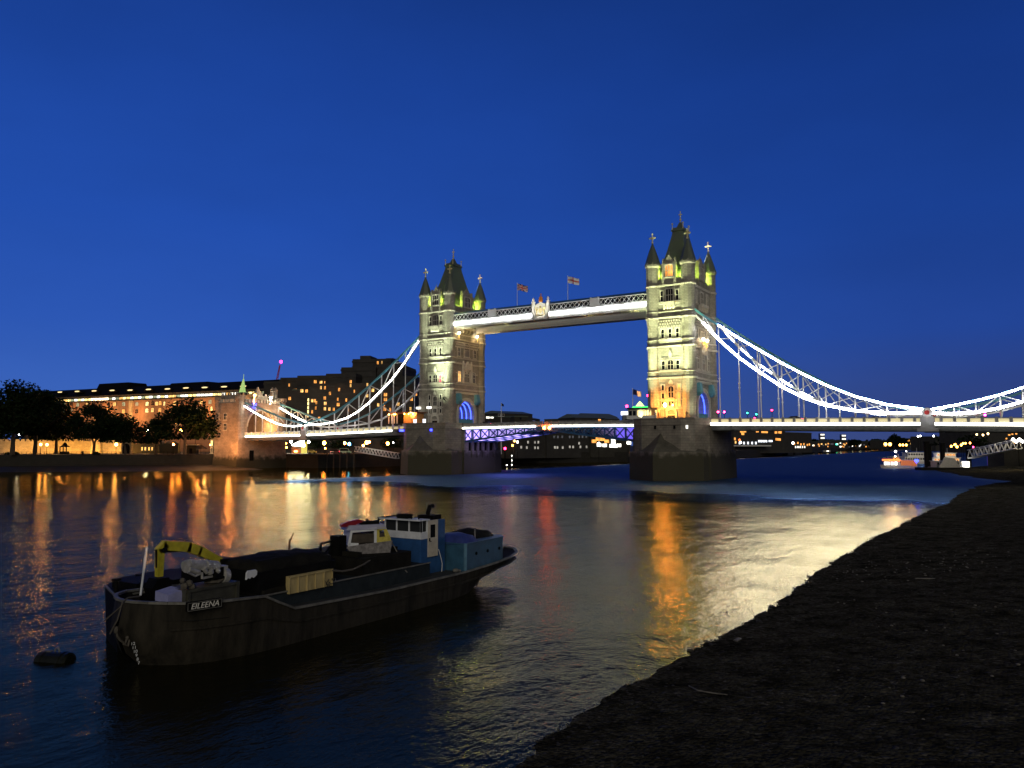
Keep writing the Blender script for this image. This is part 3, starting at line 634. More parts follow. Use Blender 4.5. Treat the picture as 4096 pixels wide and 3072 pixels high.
# decks: height of the road along the bridge
def zroad(x):
    T = [(-140,14.1),(-105,14.4),(-60,15.7),(-30,16.1),(0,16.4),(30,16.2),(52,16.3),(103,15.6),(140,14.8)]
    for (a, za), (b, zb) in zip(T, T[1:]):
        if a <= x <= b: return za + (zb-za)*(x-a)/(b-a)
    return 15
E('panel_glow', (1,.82,.35), .5, base=(.5,.48,.4))  # yellow lamplight on the railing panels, put in as a faint glow
for sx in (-1, 1):
    S = part('side_span', BR); x0, x1 = 51.7, 139.0; n = 8
    X = [sx*(x0 + (x1-x0)*k/n) for k in range(n+1)]
    w = MB()
    for p, q in zip(X, X[1:]):
        w.beam((p,0,zroad(p)-.45),(q,0,zroad(q)-.45), 17.6, .8)
        for y in (-7.5,-2.5,2.5,7.5): w.beam((p,y,zroad(p)-1.55),(q,y,zroad(q)-1.55), .5, 1.4)
    w.build('deck', M['deck'], S)
    w = MB()
    for p, q in zip(X, X[1:]): w.beam((p,0,zroad(p)-.02),(q,0,zroad(q)-.02), 11, .1)
    w.build('roadway', M['asphalt'], S)
    for sy in (-1, 1):
        w = MB()
        gap = (102.2,104.9)
        segs = [(51.7, gap[0]), (gap[1], 139.0)] if sx > 0 else [(60.5, gap[0]), (gap[1], 137)]
        for a, b in segs:
            k = 4
            for j in range(k):
                p, q = sx*(a+(b-a)*j/k), sx*(a+(b-a)*(j+1)/k)
                w.beam((p,sy*8.93,zroad(p)-.62),(q,sy*8.93,zroad(q)-.62), .22, .72 if sx > 0 else .62)
        if sy < 0:
            w.build('light_strip', M['led_deck'], S); w = MB()
            for a, b in segs:
                for j in range(4): p, q = sx*(a+(b-a)*j/4), sx*(a+(b-a)*(j+1)/4); w.beam((p,-9.55,zroad(p)-1.02),(q,-9.55,zroad(q)-1.02), 1.5, .06)
            w.build('added_cowl', M['grey'], S)  # ledge added under the deck strip to shield the water from it
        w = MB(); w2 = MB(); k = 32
        for j in range(k):
            p = sx*(x0 + (x1-x0)*j/k); q = sx*(x0 + (x1-x0)*(j+1)/k); pitch = (q-p)
            w.box(p-.28, p+.28, sy*8.9-.3, sy*8.9+.3, zroad(p)-.2, zroad(p)+1.1)
            a, b = p+.34*sx, q-.34*sx
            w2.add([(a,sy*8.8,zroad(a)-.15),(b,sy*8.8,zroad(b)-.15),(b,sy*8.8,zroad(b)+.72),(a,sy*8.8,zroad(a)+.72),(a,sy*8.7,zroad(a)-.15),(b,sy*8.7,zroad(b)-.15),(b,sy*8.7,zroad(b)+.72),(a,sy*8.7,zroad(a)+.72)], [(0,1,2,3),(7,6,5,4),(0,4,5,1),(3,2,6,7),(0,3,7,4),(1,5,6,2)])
            w.beam((p,sy*8.8,zroad(p)+.86),(q,sy*8.8,zroad(q)+.86), .3, .16)
        w.build('railing', M['grey'] if sx > 0 else M['white'], S)
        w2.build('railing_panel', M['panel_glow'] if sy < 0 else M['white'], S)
# pedestals with the round link joints
for sx in (-1, 1):
    for sy in (-1, 1):
        x = sx*103.5; y = sy*9.0; z = zroad(x); w = MB()
        w.box(x-1.5,x+1.5,y-.75,y+.75,z-1.6,z+1.0); w.box(x-1.75,x+1.75,y-.9,y+.9,z+.9,z+1.1); w.box(x-1.1,x+1.1,y-.6,y+.6,z+1.1,z+1.6); w.prism([(x-2.2,y-.8),(x+2.2,y-.8),(x+2.2,y+.8),(x-2.2,y+.8)],z-2.4,z-1.6)
        lamp('POINT', (x, y-3.2, z+.8), 130 if sy < 0 else 30, (.95,.96,1), .2); w.slab([(x-.3,z-.9),(x+.3,z-.9),(x+.1,z-.1),(x+.1,z+.4),(x-.1,z+.4),(x-.1,z-.1)], y-.83, y-.7)  # the point lamp is an added fill without a fitting, brightening the joint
        pd = w.build('link_pedestal', M['grey'], BR)
        w = MB(); w.tube([(x,y-.85,z+2.0),(x,y+.85,z+2.0)], 1.15, 20); w.tube([(x,y-1.0,z+2.0),(x,y-.8,z+2.0)], .8, 16); jn = w.build('link_joint', M['white'], pd)
        w = MB(); w.tube([(x,y-1.06,z+2.0),(x,y-.9,z+2.0)], .55, 14); w.build('link_cap', mat('red_enamel', (.5,.02,.02), .4, var=.1) if 'red_enamel' not in bpy.data.materials else bpy.data.materials['red_enamel'], pd)

# suspension chains: stiffened lens-shaped trusses with hangers
LOW = [(46.9,47.0),(50.5,43.2),(54.6,38.4),(59.9,33.2),(65.4,28.9),(70.8,25.0),(76,22.0),(81.3,19.9),(88,18.4),(95.1,17.7),(103.0,17.5)]
UPR = [(46.9,48.2),(50.5,45.2),(54.6,42.2),(59.9,38.4),(65.4,34.7),(70.8,31.1),(76,28.0),(81.3,25.0),(88,21.9),(95.1,19.7),(103.0,18.3)]
LOW2 = [(104.4,17.4),(109,17.2),(113.3,17.4),(118,18.3),(122.3,19.6),(127,21.2),(131,22.8),(137.5,25.6)]
UPR2 = [(104.4,18.3),(109,19.1),(113.3,20.0),(118,21.2),(122.3,22.6),(127,24.0),(131,25.2),(137.5,27.0)]
for sx in (-1, 1):
    for sy in (-1, 1):
        for nm, lo, up in (('long_chain', LOW, UPR), ('short_chain', LOW2, UPR2)):
            Ch = part(nm, BR); y = sy*9.0
            P = lambda L_, yy=y: [(sx*x, yy, z) for x, z in L_]
            for key, L_ in (('lower_chord', lo), ('upper_chord', up)):
                w = MB(); q = P(L_)
                for a, b in zip(q, q[1:]): w.beam(a, b, .75, .55)
                w.build(key, M['blue'] if key[0] == 'u' else M['white'], Ch)
            w = MB(); a, b = P(lo), P(up)
            for k in range(1, len(a)-1):
                w.beam(a[k], b[k], .3, .3)
            for k in range(0, len(a)-1):
                if k % 2 == 0: w.beam(a[k], b[k+1], .28, .22)
                else: w.beam(b[k], a[k+1], .28, .22)
                if sx > 0 and 3 < k: (w.beam(b[k], a[k+1], .24, .2) if k % 2 == 0 else w.beam(a[k], b[k+1], .24, .2))
            w.build('web', M['white'], Ch)
            def strip(L_, off, h, a_, b_, mm='led'):
                w = MB(); q = [(x, z) for x, z in L_ if a_ <= x <= b_]
                for (xa, za), (xb, zb) in zip(q, q[1:]): w.beam((sx*xa, y-.42, za+off), (sx*xb, y-.42, zb+off), .1, h)
                w.build('light_strip', M[mm], Ch)
                w = MB()                                              # cowl added below the strip to keep its light off the water underneath
                for (xa, za), (xb, zb_) in zip(q, q[1:]): w.beam((sx*xa, y-.95, za+off-h/2-.06), (sx*xb, y-.95, zb_+off-h/2-.06), 1.2, .05)
                if sx > 0: w.build('added_cowl', M['white'], Ch)
            if sx > 0:
                if sy < 0: strip(lo, 0, .46, 47, 140, 'led_south'); strip(up, 0, .36, 54, 140, 'led_south')
                else:
                    w = MB()
                    for (xa, za), (xb, zb_) in list(zip(lo, lo[1:]))[1:9]: w.beam((xa+(xb-xa)*.15, y-.42, za+(zb_-za)*.15), (xa+(xb-xa)*.7, y-.42, za+(zb_-za)*.7), .1, .3)
                    if nm == 'long_chain': w.build('light_strip', M['led'], Ch)
            else:
                if sy < 0: strip(lo, 0, .26, 46, 140)
                elif nm == 'short_chain': strip(lo, 0, .3, 118, 140)
            for k in range(1, len(lo)-1, 2):                          # small floods clamped to the hangers wash the web
                x, z = lo[k]; lamp('POINT', (sx*x, y-2.2, z-1.2 if z > 19 else z+.6), (240 if sx > 0 else 190) if nm == 'long_chain' else 120, (1,.98,.95), .15)
            for x, z in lo[1:-1]:
                zt = zroad(sx*x) + .9
                if z - zt < .5 or x < 52: continue
                w = MB(); w.tube([(sx*x, y, z), (sx*x, y, zt)], .16, 6); w.tube([(sx*x, y, z-.1), (sx*x, y, z-1.2)], [.34,.2], 6)
                if z - zt > 8: w.ball((sx*x, y, (z+zt)/2), .3, 6)
                w.build('hanger', M['white'], Ch)

E('violet_dim', (.20,.14,1), 1.0); E('violet_soffit', (.48,.36,1), 3.2); M['violet_glow'].node_tree.nodes['Principled BSDF'].inputs['Emission Strength'].default_value = 2.4
# bascule leaves
for sx in (-1, 1):
    B = part('bascule_leaf', BR)
    zb = lambda x: 11.3 + (14.9-11.3) * (1 - ((x-.4)/28.6)**.9 if x > .4 else 1)
    n = 9; X = [30.2 - (30.2-.35)*k/n for k in range(n+1)]
    w = MB()
    for p, q in zip(X, X[1:]): w.beam((sx*p,0,zroad(sx*p)-.35),(sx*q,0,zroad(sx*q)-.35), 17.6, .5)
    w.build('deck', M['white'], B)
    w = MB()
    for p, q in zip(X, X[1:]): w.beam((sx*p,0,zroad(sx*p)-.03),(sx*q,0,zroad(sx*q)-.03), 11, .12)
    w.build('roadway', M['asphalt'], B)
    for y in (-8.5,-2.9,2.9,8.5):
        w = MB(); w2 = MB()
        for k, (p, q) in enumerate(zip(X, X[1:])):
            zt = lambda x: zroad(sx*x) - .95
            w2.beam((sx*p,y,zb(p)),(sx*q,y,zb(q)), .55, .5); w.beam((sx*p,y,zt(p)),(sx*q,y,zt(q)), .4, .45)
            if zt(p) - zb(p) > .4:
                w.beam((sx*p,y,zb(p)),(sx*p,y,zt(p)), .4, .3); w.beam((sx*p,y,zt(p)),(sx*q,y,zb(q)), .35, .3); w.beam((sx*p,y,zb(p)),(sx*q,y,zt(q)), .22, .22)
        w.build('truss_girder', M['white'] if abs(y) < 5 else M['dblue'], B); w2.build('bottom_chord', M['dblue'], B)
    w = MB()
    for p in X[:-2]:
        w.beam((sx*p,-8.5,zb(p)),(sx*p,8.5,zb(p)), .35, .35)
    w.build('cross_beam', M['dblue'], B)
    for sy in (-1, 1):
        w = MB()
        for k in range(13):
            p = 30 - (29.6)*k/12; q = 30 - 29.6*(k+1)/12
            w.box(sx*p-.15, sx*p+.15, sy*8.9-.16, sy*8.9+.16, zroad(sx*p)-.2, zroad(sx*p)+1.0)
            if k < 12: w.beam((sx*p,sy*8.9,zroad(sx*p)+.35),(sx*q,sy*8.9,zroad(sx*q)+.35), .08, .8); w.beam((sx*p,sy*8.9,zroad(sx*p)+.9),(sx*q,sy*8.9,zroad(sx*q)+.9), .22, .14)
        w.build('railing', M['grey'], B)
    w = MB(); e = 2.8
    w.beam((sx*30.4,-9.0,zroad(sx*30.4)-.62),(sx*e,-9.0,zroad(sx*e)-.62), .2, .4); w.build('light_strip', M['led_deck'], B); w = MB(); w.beam((sx*30.4,-9.6,zroad(sx*30.4)-.86),(sx*e,-9.6,zroad(sx*e)-.86), 1.3, .06); w.build('added_cowl', M['grey'], B)  # the cowl is added to cut the strip's light on the water
    for x in ((25,16,9) if sx < 0 else (26,20)):                        # violet floods that wash the steelwork from within
        for y in (-5.7, 0, 5.7):
            lamp('AREA', (sx*x, y, zb(x)+.5), 95 if sx < 0 else 60, (.50,.36,1), 1.6, aim=(sx*x, y, 20), sy=1.2)
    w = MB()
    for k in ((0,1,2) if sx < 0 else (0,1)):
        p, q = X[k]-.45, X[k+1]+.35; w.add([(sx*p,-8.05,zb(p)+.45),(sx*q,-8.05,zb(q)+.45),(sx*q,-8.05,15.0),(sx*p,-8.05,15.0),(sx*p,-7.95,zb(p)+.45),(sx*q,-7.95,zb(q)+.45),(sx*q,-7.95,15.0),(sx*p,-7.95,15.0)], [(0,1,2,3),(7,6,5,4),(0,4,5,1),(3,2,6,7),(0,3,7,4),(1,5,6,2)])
    w.build('glow_plate', M['violet_glow'] if sx < 0 else M['violet_dim'], B)  # added glowing plates imitate violet light on the inner steelwork
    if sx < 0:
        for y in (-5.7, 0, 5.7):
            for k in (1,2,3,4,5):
                p, q = X[k]-.3, X[k+1]+.3; w = MB(); w.add([(sx*p,y-2.3,zb(p)-.02),(sx*q,y-2.3,zb(q)-.02),(sx*q,y+2.3,zb(q)-.02),(sx*p,y+2.3,zb(p)-.02),(sx*p,y-2.3,zb(p)+.1),(sx*q,y-2.3,zb(q)+.1),(sx*q,y+2.3,zb(q)+.1),(sx*p,y+2.3,zb(p)+.1)], [(0,1,2,3),(7,6,5,4),(0,4,5,1),(3,2,6,7),(0,3,7,4),(1,5,6,2)]); w.build('soffit_glow', M['violet_soffit'], B)  # added glowing plate imitates the violet-lit underside of the deck
for dx in (-.9, .9):
    p = at(2186, 1711, 1, -9.2); tg = MB(); tg.ball((p.x+dx, -9.3, 15.3), .34, 8); tg.box(p.x+dx-.3,p.x+dx+.3,-9.2,-8.9,14.9,15.7); tg.build('navigation_light', M['nav_lamp'], BR)
# ------------------------------------------------------------------ floodlights of the towers
for tx, col, pw in ((TX, (.92,1,.50), 1.0), (-TX, (.90,1,.62), 1.15)):
    for dx in (-4.6, 4.6):
        lamp('SPOT', (tx+dx, -17.2, 17.6), 26000*pw, col, .3, (tx+dx*.75, -9.5, 36), 52, 1)
        lamp('SPOT', (tx+dx*1.05, -16.8, 17.6), 190000*pw, col, .3, (tx+dx*.5, -9.5, 51), 34, 1)
    for (dx, dy) in ((-2.75,-8.0),(2.75,-8.0),(4.9,-5.4),(4.9,5.2),(3.0,8.0),(-3,8)):
        lamp('POINT', (tx+dx, dy, 57.8), 900 if dy < 0 else 1500, (.72,1,.10), .25)
    lamp('SPOT', (tx+HX-2.2, HY-2.6, 60.5), 90000, (.9,.93,1), .2, (tx+HX, HY, 69), 20, .4)
    for sx, sy in ((-1,-1),(1,-1)): lamp('SPOT', (tx+sx*HX*.6, sy*HY*.75, 60.5), 2600, (.95,1,.9), .2, (tx+sx*HX, sy*HY, 69), 24, .4)
    for dx, dy in ((-5.2,-9.2),(5.6,-9.0),(5.8,0)): lamp('SPOT', (tx+dx, dy, 56.6), 2600, (.95,1,.80), .3, (tx+dx*.2, dy*.3, 68), 70, 1)
    lamp('SPOT', (tx+1.6, -3.4, 64), 9000, (1,1,.6), .2, (tx, 0, 76), 25, .5)
lamp('SPOT', (-TX+FX+14, -3, 16.9), 11000, (1,.52,.15), .3, (-TX+FX, 0, 33), 60, 1)
for sy, m in ((-8.2, -1), (8.2, 1)):                                  # warm floods at the foot of the inner face of the north tower
    lamp('SPOT', (-TX+FX+3.2, sy, 16.8), 2600, (1,.90,.42), .3, (-TX+FX-.2, sy*.9, 24), 60, 1)
lamp('SPOT', (TX-6.8, -16.5, 17.4), 1500, (1,.95,.5), .3, (TX-6.6, -9, 22), 50, 1); lamp('SPOT', (TX+7.0, -16.0, 17.4), 2600, (1,1,.55), .3, (TX+6.0, -10, 21), 50, 1)
lamp('SPOT', (TX+FX+5, 7.6, 16.9), 1500, (1,.8,.45), .3, (TX+FX, 5, 26), 70, 1)
for tx, pxy in ((-TX, ((1835.5,1333),(1908,1348))), (TX, ((2813,1359),(2828,1364)))):
    for px, py in pxy:
        p = at(px, py, 0, tx+FX+.9); t = thing('wall_lamp', 'x', 'lamp', (tx+FX+.1, p.y, p.z), 0, 'globe lamps on the tower faces')
        mb = MB(); mb.ball((.9,0,.1), .42, 10); mb.build('globe', M['wall_globe'], t)
        mb = MB(); mb.tube([(-.1,0,-1.3),(.5,0,-1.2),(.9,0,-.7),(.9,0,-.3)], .12, 6); mb.ball((.9,0,-.6), .24, 6); mb.lathe([(.2,-1.9),(.34,-1.5),(.1,-1.2)], .9, 0, 6); mb.build('bracket', M['gold'], t)
        t['label'] = {1835.5: 'bright globe lamp bracketed under the walkway beside the near turret of the north tower', 1908: 'bright globe lamp under the farther walkway on the inner face of the north tower', 2813: 'globe lamp on the outer face of the south tower, nearer of its close pair', 2828: 'globe lamp on the outer face of the south tower, farther of its close pair'}[px]
        lamp('POINT', (p.x+.9, p.y, p.z-.6), 300 if tx < 0 else 250, (1,.58,.18), .3)
p = at(2821, 1379, 0, TX+FX+.3); mb = MB(); mb.box(-.1,.5,-.75,.75,-1.0,1.0); mb.box(-.15,.6,-.85,.85,1.0,1.15); o = mb.build('lit_sign_box', glow('amber_box', (1,.55,.06), 1.6), loc=(TX+FX, p.y, p.z)); tag(o, 'amber lit box hung under the paired globes on the south tower', 'sign')
for x, e in ((-27,900),(-14,300),(12,300),(27,900)): lamp('SPOT', (x, -7.1, 47.0), e, (1,.86,.3), .3, (x+(5 if x>0 else -5), -7.1, 49.5), 120, 1)
for x, e in ((-27,900),(27,900)): lamp('SPOT', (x, 7.1, 47.0), e, (1,.80,.25), .3, (x+(5 if x>0 else -5), 7.1, 49.5), 120, 1)
lamp('SPOT', (-.65, -13.0, 48.5), 5200, (1,.93,.72), .3, (-.65, -9.2, 52.3), 75, .8)
for x in (-30,-22,-13,-6,6,13,22,30): lamp('SPOT', (x, -11.8, 49.8), 420, (.92,.95,1), .3, (x, -8.9, 52.4), 150, 1)

# sodium lamp on the south pier
def street_lamp(loc, h, m, label, group, e=0, col=(1,.6,.2), r=.3, name='street_lamp', post='black'):
    t = thing(name, label, 'street lamp', loc, 0, group)
    mb = MB(); mb.lathe([(.22,0),(.22,.3),(.1,.5),(.075,h-.5),(.14,h-.35),(.16,h-.3)], 0, 0, 8); mb.build('post', M[post], t)
    mb = MB(); mb.ball((0,0,h), r, 10, 1.15); mb.build('globe', M[m], t)
    if e: lamp('POINT', (loc[0], loc[1], loc[2]+h), e, col, r+.05)
    return t
p = at(2660, 1620, 1, -12.6); street_lamp((p.x, -12.6, 17.2), p.z-17.2, 'sodium_hot', 'orange glowing lamp post on the pier terrace before the south tower door', 'lamps on the bridge piers', 0, r=.5)
# control cabin with lit windows on the south pier
c = thing('control_cabin', 'small flat roofed control cabin with yellow lit windows on the south pier', 'cabin', (33.6,-12.6,17.2))
mb = MB(); mb.box(-3.2,3.2,-1.9,2.2,0,2.75); mb.build('wall', M['pale'], c)
mb = MB(); mb.box(-3.6,3.6,-2.3,2.6,2.75,3.0); mb.box(-3.3,3.3,-2.0,2.3,3.0,3.15); mb.build('roof', M['black'], c)
for a, b in ((-.3,.25),(.5,1.5),(1.75,2.2),(2.5,2.85)):
    mb = MB(); mb.box(a,b,-1.98,-1.88,.75,2.35); mb.build('window', M['yellow_win'], c)
for a in (-2.9,-1.7): mb = MB(); mb.box(a,a+.9,-1.96,-1.88,.9,2.3); mb.build('window', M['dark'], c)
mb = MB(); mb.box(3.18,3.28,-1.2,0.2,.6,2.3); mb.build('window', M['yellow_win'], c)
mb = MB(); mb.box(-3.3,5.5,-4.1,-4.0,0,.95); mb.box(-3.3,-3.2,-4.0,1,0,.95); o = mb.build('parapet_screen', M['white'], loc=(33.6,-11.0,17.2)); tag(o, 'low pale screen wall round the lit control cabin terrace', 'wall')
c = thing('signal_box', 'narrow cabin with one bright yellow window beside the lit control cabin', 'cabin', (37.9,-12.9,17.2))
mb = MB(); mb.box(-.9,.9,-1,1,0,2.9); mb.build('wall', M['brick'], c); mb = MB(); mb.box(-1.15,1.15,-1.25,1.25,2.9,3.1); mb.build('roof', M['black'], c); mb = MB(); mb.box(.25,.75,-1.07,-.98,1.0,2.4); mb.build('window', M['yellow_win'], c)
lamp('POINT', (36.9,-15,18.6), 60, (1,.7,.25), .2)
def person(loc, rz, top, legs, label, lean=0):
    """one continuous standing figure: skinned skeleton"""
    V = [(0,0,.95),(0,0,1.15),(0,0,1.40),(0,.01,1.52),(0,.02,1.66),(.2,0,1.40),(.27,.03,1.12),(.25,-.1,.90),(-.2,0,1.40),(-.26,.05,1.12),(-.2,-.14,.95),(.1,0,.9),(.12,.02,.48),(.13,.05,.07),(.13,-.1,.04),(-.1,0,.9),(-.11,-.06,.48),(-.13,.1,.07),(-.13,-.05,.04)]
    Ed = [(0,1),(1,2),(2,3),(3,4),(2,5),(5,6),(6,7),(2,8),(8,9),(9,10),(0,11),(11,12),(12,13),(13,14),(0,15),(15,16),(16,17),(17,18)]
    rad = [.15,.15,.17,.06,.105,.085,.055,.04,.085,.055,.04,.1,.075,.05,.045,.1,.075,.05,.045]
    me = bpy.data.meshes.new('person'); me.from_pydata(V, Ed, []); o = bpy.data.objects.new('person', me); COL.objects.link(o)
    o.modifiers.new('skin', 'SKIN'); sv = me.skin_vertices[0].data
    for i, r in enumerate(rad): sv[i].radius = (r, r*.85)
    sv[0].use_root = True; s = o.modifiers.new('sub', 'SUBSURF'); s.levels = 1; s.render_levels = 2
    me.materials.append(M[top]); o.location = loc; o.rotation_euler = (0,0,rz)
    tag(o, label, 'person', 'people on the pier terrace')
    mb = MB(); mb.ball((0,.03,1.71), .11, 8, 1.0); mb.build('hair', M['black'], o)
person((38.9,-15.6,17.25), .4, 'dblue', 0, 'standing figure in dark clothes near the cabin on the south pier terrace')
person((39.9,-15.9,17.25), 2.4, 'black', 0, 'figure in black standing by the sodium lamp before the tower door')
person((47.6,-15.3,17.25), 3.6, 'black', 0, 'figure in dark coat at the outer corner of the south pier')

# orange lit ticket pavilion on the north pier
c = thing('ticket_pavilion', 'flat roofed glass pavilion glowing orange on the north pier before the tower', 'pavilion', (-50.2,-14.2,17.2))
mb = MB(); mb.prism([(-5.6,-2),(6.8,-2),(6.8,2.6),(-7,2.6)],3.3,3.6); mb.prism([(-6.4,-2.4),(7.4,-2.4),(7.4,2.8),(-7.6,2.8)],3.6,3.75); mb.build('roof', mat('red_brown_board', (.18,.07,.035), .6), c)
mb = MB(); mb.box(.6,6.2,-1.3,2.2,0,3.3); mb.build('wall', mat('orange_timber', (.55,.26,.08), .6, var=.2), c)
mb = MB(); mb.box(3.4,6.0,-1.42,-1.3,.6,2.8); mb.k = 1
for k in range(5): mb.box(3.7+k*.45, 3.95+k*.45, -1.46,-1.41, .9+.25*(k%3), 1.7+.3*((k*2)%3))
mb.build('poster', [mat('amber_poster', (.75,.40,.12), .6, var=.1), mat('poster_print', (.20,.05,.02), .6)], c)
mb = MB(); mb.box(-1.6,.3,-1.4,2.0,0,3.2); mb.build('booth', M['black'], c)
for x in (-5.8,-4.6,-3.4,-2.2): mb = MB(); mb.tube([(x,-1.4,0),(x,-1.4,3.3)], .12, 6); mb.build('column', M['white'], c)
for x in (-5.4,-3.2,-2.6,1.4,3.2,5.0): mb = MB(); mb.ball((x,-1.9,3.15), .2, 8); mb.build('downlight', M['sodium'], c)
for x in (-4,1.8,4.6): lamp('POINT', (-50.2+x,-17.0,19.6), 260, (1,.45,.12), .2)
for px in (1660, 1697):
    p = at(px, 1691, 1, -16.9); mb = MB(); mb.box(-.45,.45,-.2,.2,0,1.15); mb.box(-.5,.5,-.25,.25,1.15,1.25); o = mb.build('lit_cabinet', glow('cool_panel', (.85,.88,1), 2.2), loc=(p.x,-16.9,17.2)); tag(o, 'small white lit cabinet on the pier edge below the ' + ('posts of the orange pavilion' if px < 1680 else 'black booth of the orange pavilion'), 'cabinet', 'lit cabinets on the north pier')
for px, py, lb in ((1674,1634,'white floodlight pole standing above the pavilion roof, nearer the chain'), (1716,1632,'white floodlight pole standing above the pavilion roof, nearer the tower windows')):
    p = at(px, py, 1, -12.2); t = thing('floodlight_pole', lb, 'floodlight', (p.x,-12.2,17.2), 0, 'floodlight poles on the north pier')
    h = p.z-17.2; mb = MB(); mb.tube([(0,0,0),(0,0,h)], .09, 6); mb.build('post', M['white'], t); mb = MB(); mb.box(-.8,.8,-.3,.3,h-.2,h+.5); mb.build('lamp_head', M['white_win'], t)
# banner hung on the north tower
p = at(1650+455/3.53, 1250+1215/3.53, 1, -FY-1.2); t = thing('flag_pole', 'dark banner on a slanting pole at the foot of the north tower', 'flag', (p.x-.6,-FY,p.z)); mb = MB(); mb.tube([(0,.1,-.4),(.5,-2.4,1.0)], .06, 6); mb.build('pole', M['black'], t); mb = MB(); mb.slab([(.05,.5),(1.0,-.1),(1.6,-1.1),(.8,-.7),(.1,-.2)], -1.6, -1.5); mb.build('cloth', M['black'], t)

# flags over the walkway
def flagpole(x, y, z0, h, label, kind, cat='flag', fl=None, fw=3.7, fh=2.0, group=None):
    t = thing('flagpole', label, cat, (x, y, z0), 0, group)
    mb = MB(); mb.tube([(0,0,0),(0,0,h)], [.10,.05], 6); mb.ball((0,0,h+.1), .14, 6); mb.build('pole', M['white'], t)
    nx, nz = 40, 24; mb = MB(); vs = []
    def P(i, j):
        a, b = i/nx, j/nz; return (.08+a*fw, .28*math.sin(a*7+b*1.5)*a**.6, h-.15-fh*(1-b) - a*fw*.26 + .12*math.sin(a*6))
    for i in range(nx+1):
        for j in range(nz+1): vs.append(P(i,j))
    k0 = len(mb.v); mb.add(vs, [])
    for i in range(nx):
        for j in range(nz):
            mb.f.append([i*(nz+1)+j, (i+1)*(nz+1)+j, (i+1)*(nz+1)+j+1, i*(nz+1)+j+1]); mb.m.append(kind((i+.5)/nx, (j+.5)/nz))
    o = mb.build('cloth', fl, t); s = o.modifiers.new('thickness', 'SOLIDIFY'); s.thickness = .03
    return t
def union(a, b):
    u, v = (a-.5)*2, (b-.5)
    if abs(v) < .1 or abs(u) < .1: return 1
    if abs(v) < .17 or abs(u) < .17: return 0
    d = abs(abs(v) - abs(u)*.5)
    return 1 if d < .045 else (0 if d < .11 else 2)
def george(a, b): return 1 if abs(b-.5) < .1 or abs(a-.5) < .06 else 0
FM = [mat('white_cloth', (.75,.75,.76), .8), mat('red_cloth', (.50,.02,.03), .8), mat('blue_cloth', (.012,.02,.12), .8)]
flagpole(-10.5,-7.1,53.9,7.3, 'union flag flying from a thin pole over the walkway', union, fl=FM, group='flags on the walkway')
flagpole(7.7,-7.1,53.9,7.5, 'white flag with red cross flying over the walkway', george, fl=FM, group='flags on the walkway')
for x, l in ((-10.5,1),(7.7,1)): lamp('SPOT', (x+1.5,-8.2,54.0), 190, (1,.96,.9), .2, (x+2.4,-7.1,60.5), 40, .8)
flagpole(30.6,-11.6,17.2,8.6, 'dark flag on a tall pole beside the control cabin', lambda a, b: 2 if a < .55 else 0, fl=FM, fw=2.4, fh=1.5)

# traffic and signals on the deck
def car(x, y, rz, col, label, tail=True):
    t = thing('car', label, 'car', (x, y, zroad(x)+.05), rz, 'cars crossing the bridge')
    mb = MB(); mb.slab([(-2.1,.35),(2.1,.35),(2.1,.75),(1.95,.95),(1.2,1.0),(.6,1.45),(-1.0,1.48),(-1.8,1.05),(-2.1,.95)], -.85, .85); mb.build('body', mat('car_paint', col, .3, .2), t)
    mb = MB(); mb.slab([(1.05,1.02),(.57,1.40),(-.95,1.42),(-1.6,1.06)], -.86, .86); mb.build('windows', M['dark'], t)
    for a in (-1.3,1.3):
        for b in (-.8,.8): mb = MB(); mb.tube([(a,b-.1,.33),(a,b+.1,.33)], .33, 12); mb.build('wheel', M['black'], t)
    for b in (-.6,.6): mb = MB(); mb.box(-2.16,-2.09,b-.2,b+.2,.68,.92); mb.build('tail_light', M['red_lamp'], t)
    for b in (-.6,.6): mb = MB(); mb.box(2.09,2.14,b-.16,b+.16,.55,.75); mb.build('headlight', M['white_win'], t)
for px, py, yy, col, lb, rz in ((3175,1672,-4,(.03,.03,.04),'dark car with red tail lights on the south side span',0), (1945,1690,-4,(.04,.01,.01),'dark car showing red tail lights beside the north portal',0), (2122,1690,-3.5,(.3,.3,.31),'pale car near the middle of the bascules',0), (2687,1668,-3.5,(.02,.03,.05),'dark car half hidden behind the south portal gate',0), (3500,1672,3,(.1,.1,.1),'grey car further along the south side span',math.pi), (2515,1684,-3.2,(.3,.3,.32),'pale car leaving the south portal onto the bascule',0), (1390,1700,-3,(.05,.05,.06),'dark car on the north side span behind the hangers',math.pi)):
    p = at(px, py, 1, yy); car(p.x, yy, rz + (math.pi if rz == 0 else 0), col, lb)
def signal(px, py, y, m, label, two=True):
    p = at(px, py, 1, y); t = thing('traffic_signal', label, 'traffic light', (p.x, y, zroad(p.x)), 0, 'traffic signals on the bridge deck')
    h = p.z - zroad(p.x); mb = MB(); mb.tube([(0,0,0),(0,0,h+.4)], .07, 6); mb.build('post', M['black'], t); mb = MB(); mb.box(-.25,.25,-.15,.15,h-.5,h+.5); mb.build('signal_head', M['black'], t); mb = MB(); mb.ball((0,-.18,h), .26, 8); mb.build('lens', M[m], t)
for a in ((2873,1648,-7.6,'pink_lamp','red signal glowing just outside the south tower, nearer the portal'), (2898,1648,-7.6,'pink_lamp','red signal glowing outside the south tower, nearer the first hanger'), (3088,1641,4,'red_lamp','small red signal seen between the second and third hangers'), (2990,1652,-6.5,'green_lamp','green signal leaning by the second hanger pair'), (3026,1657,-6.5,'green_lamp','green signal beside the third hanger'), (3940,1660,-7,'pink_lamp','red signal under the short chain near the link pedestal'), (3020,1673,-6,'red_lamp','low red signal on the south side span near the deck rail')): signal(*a)

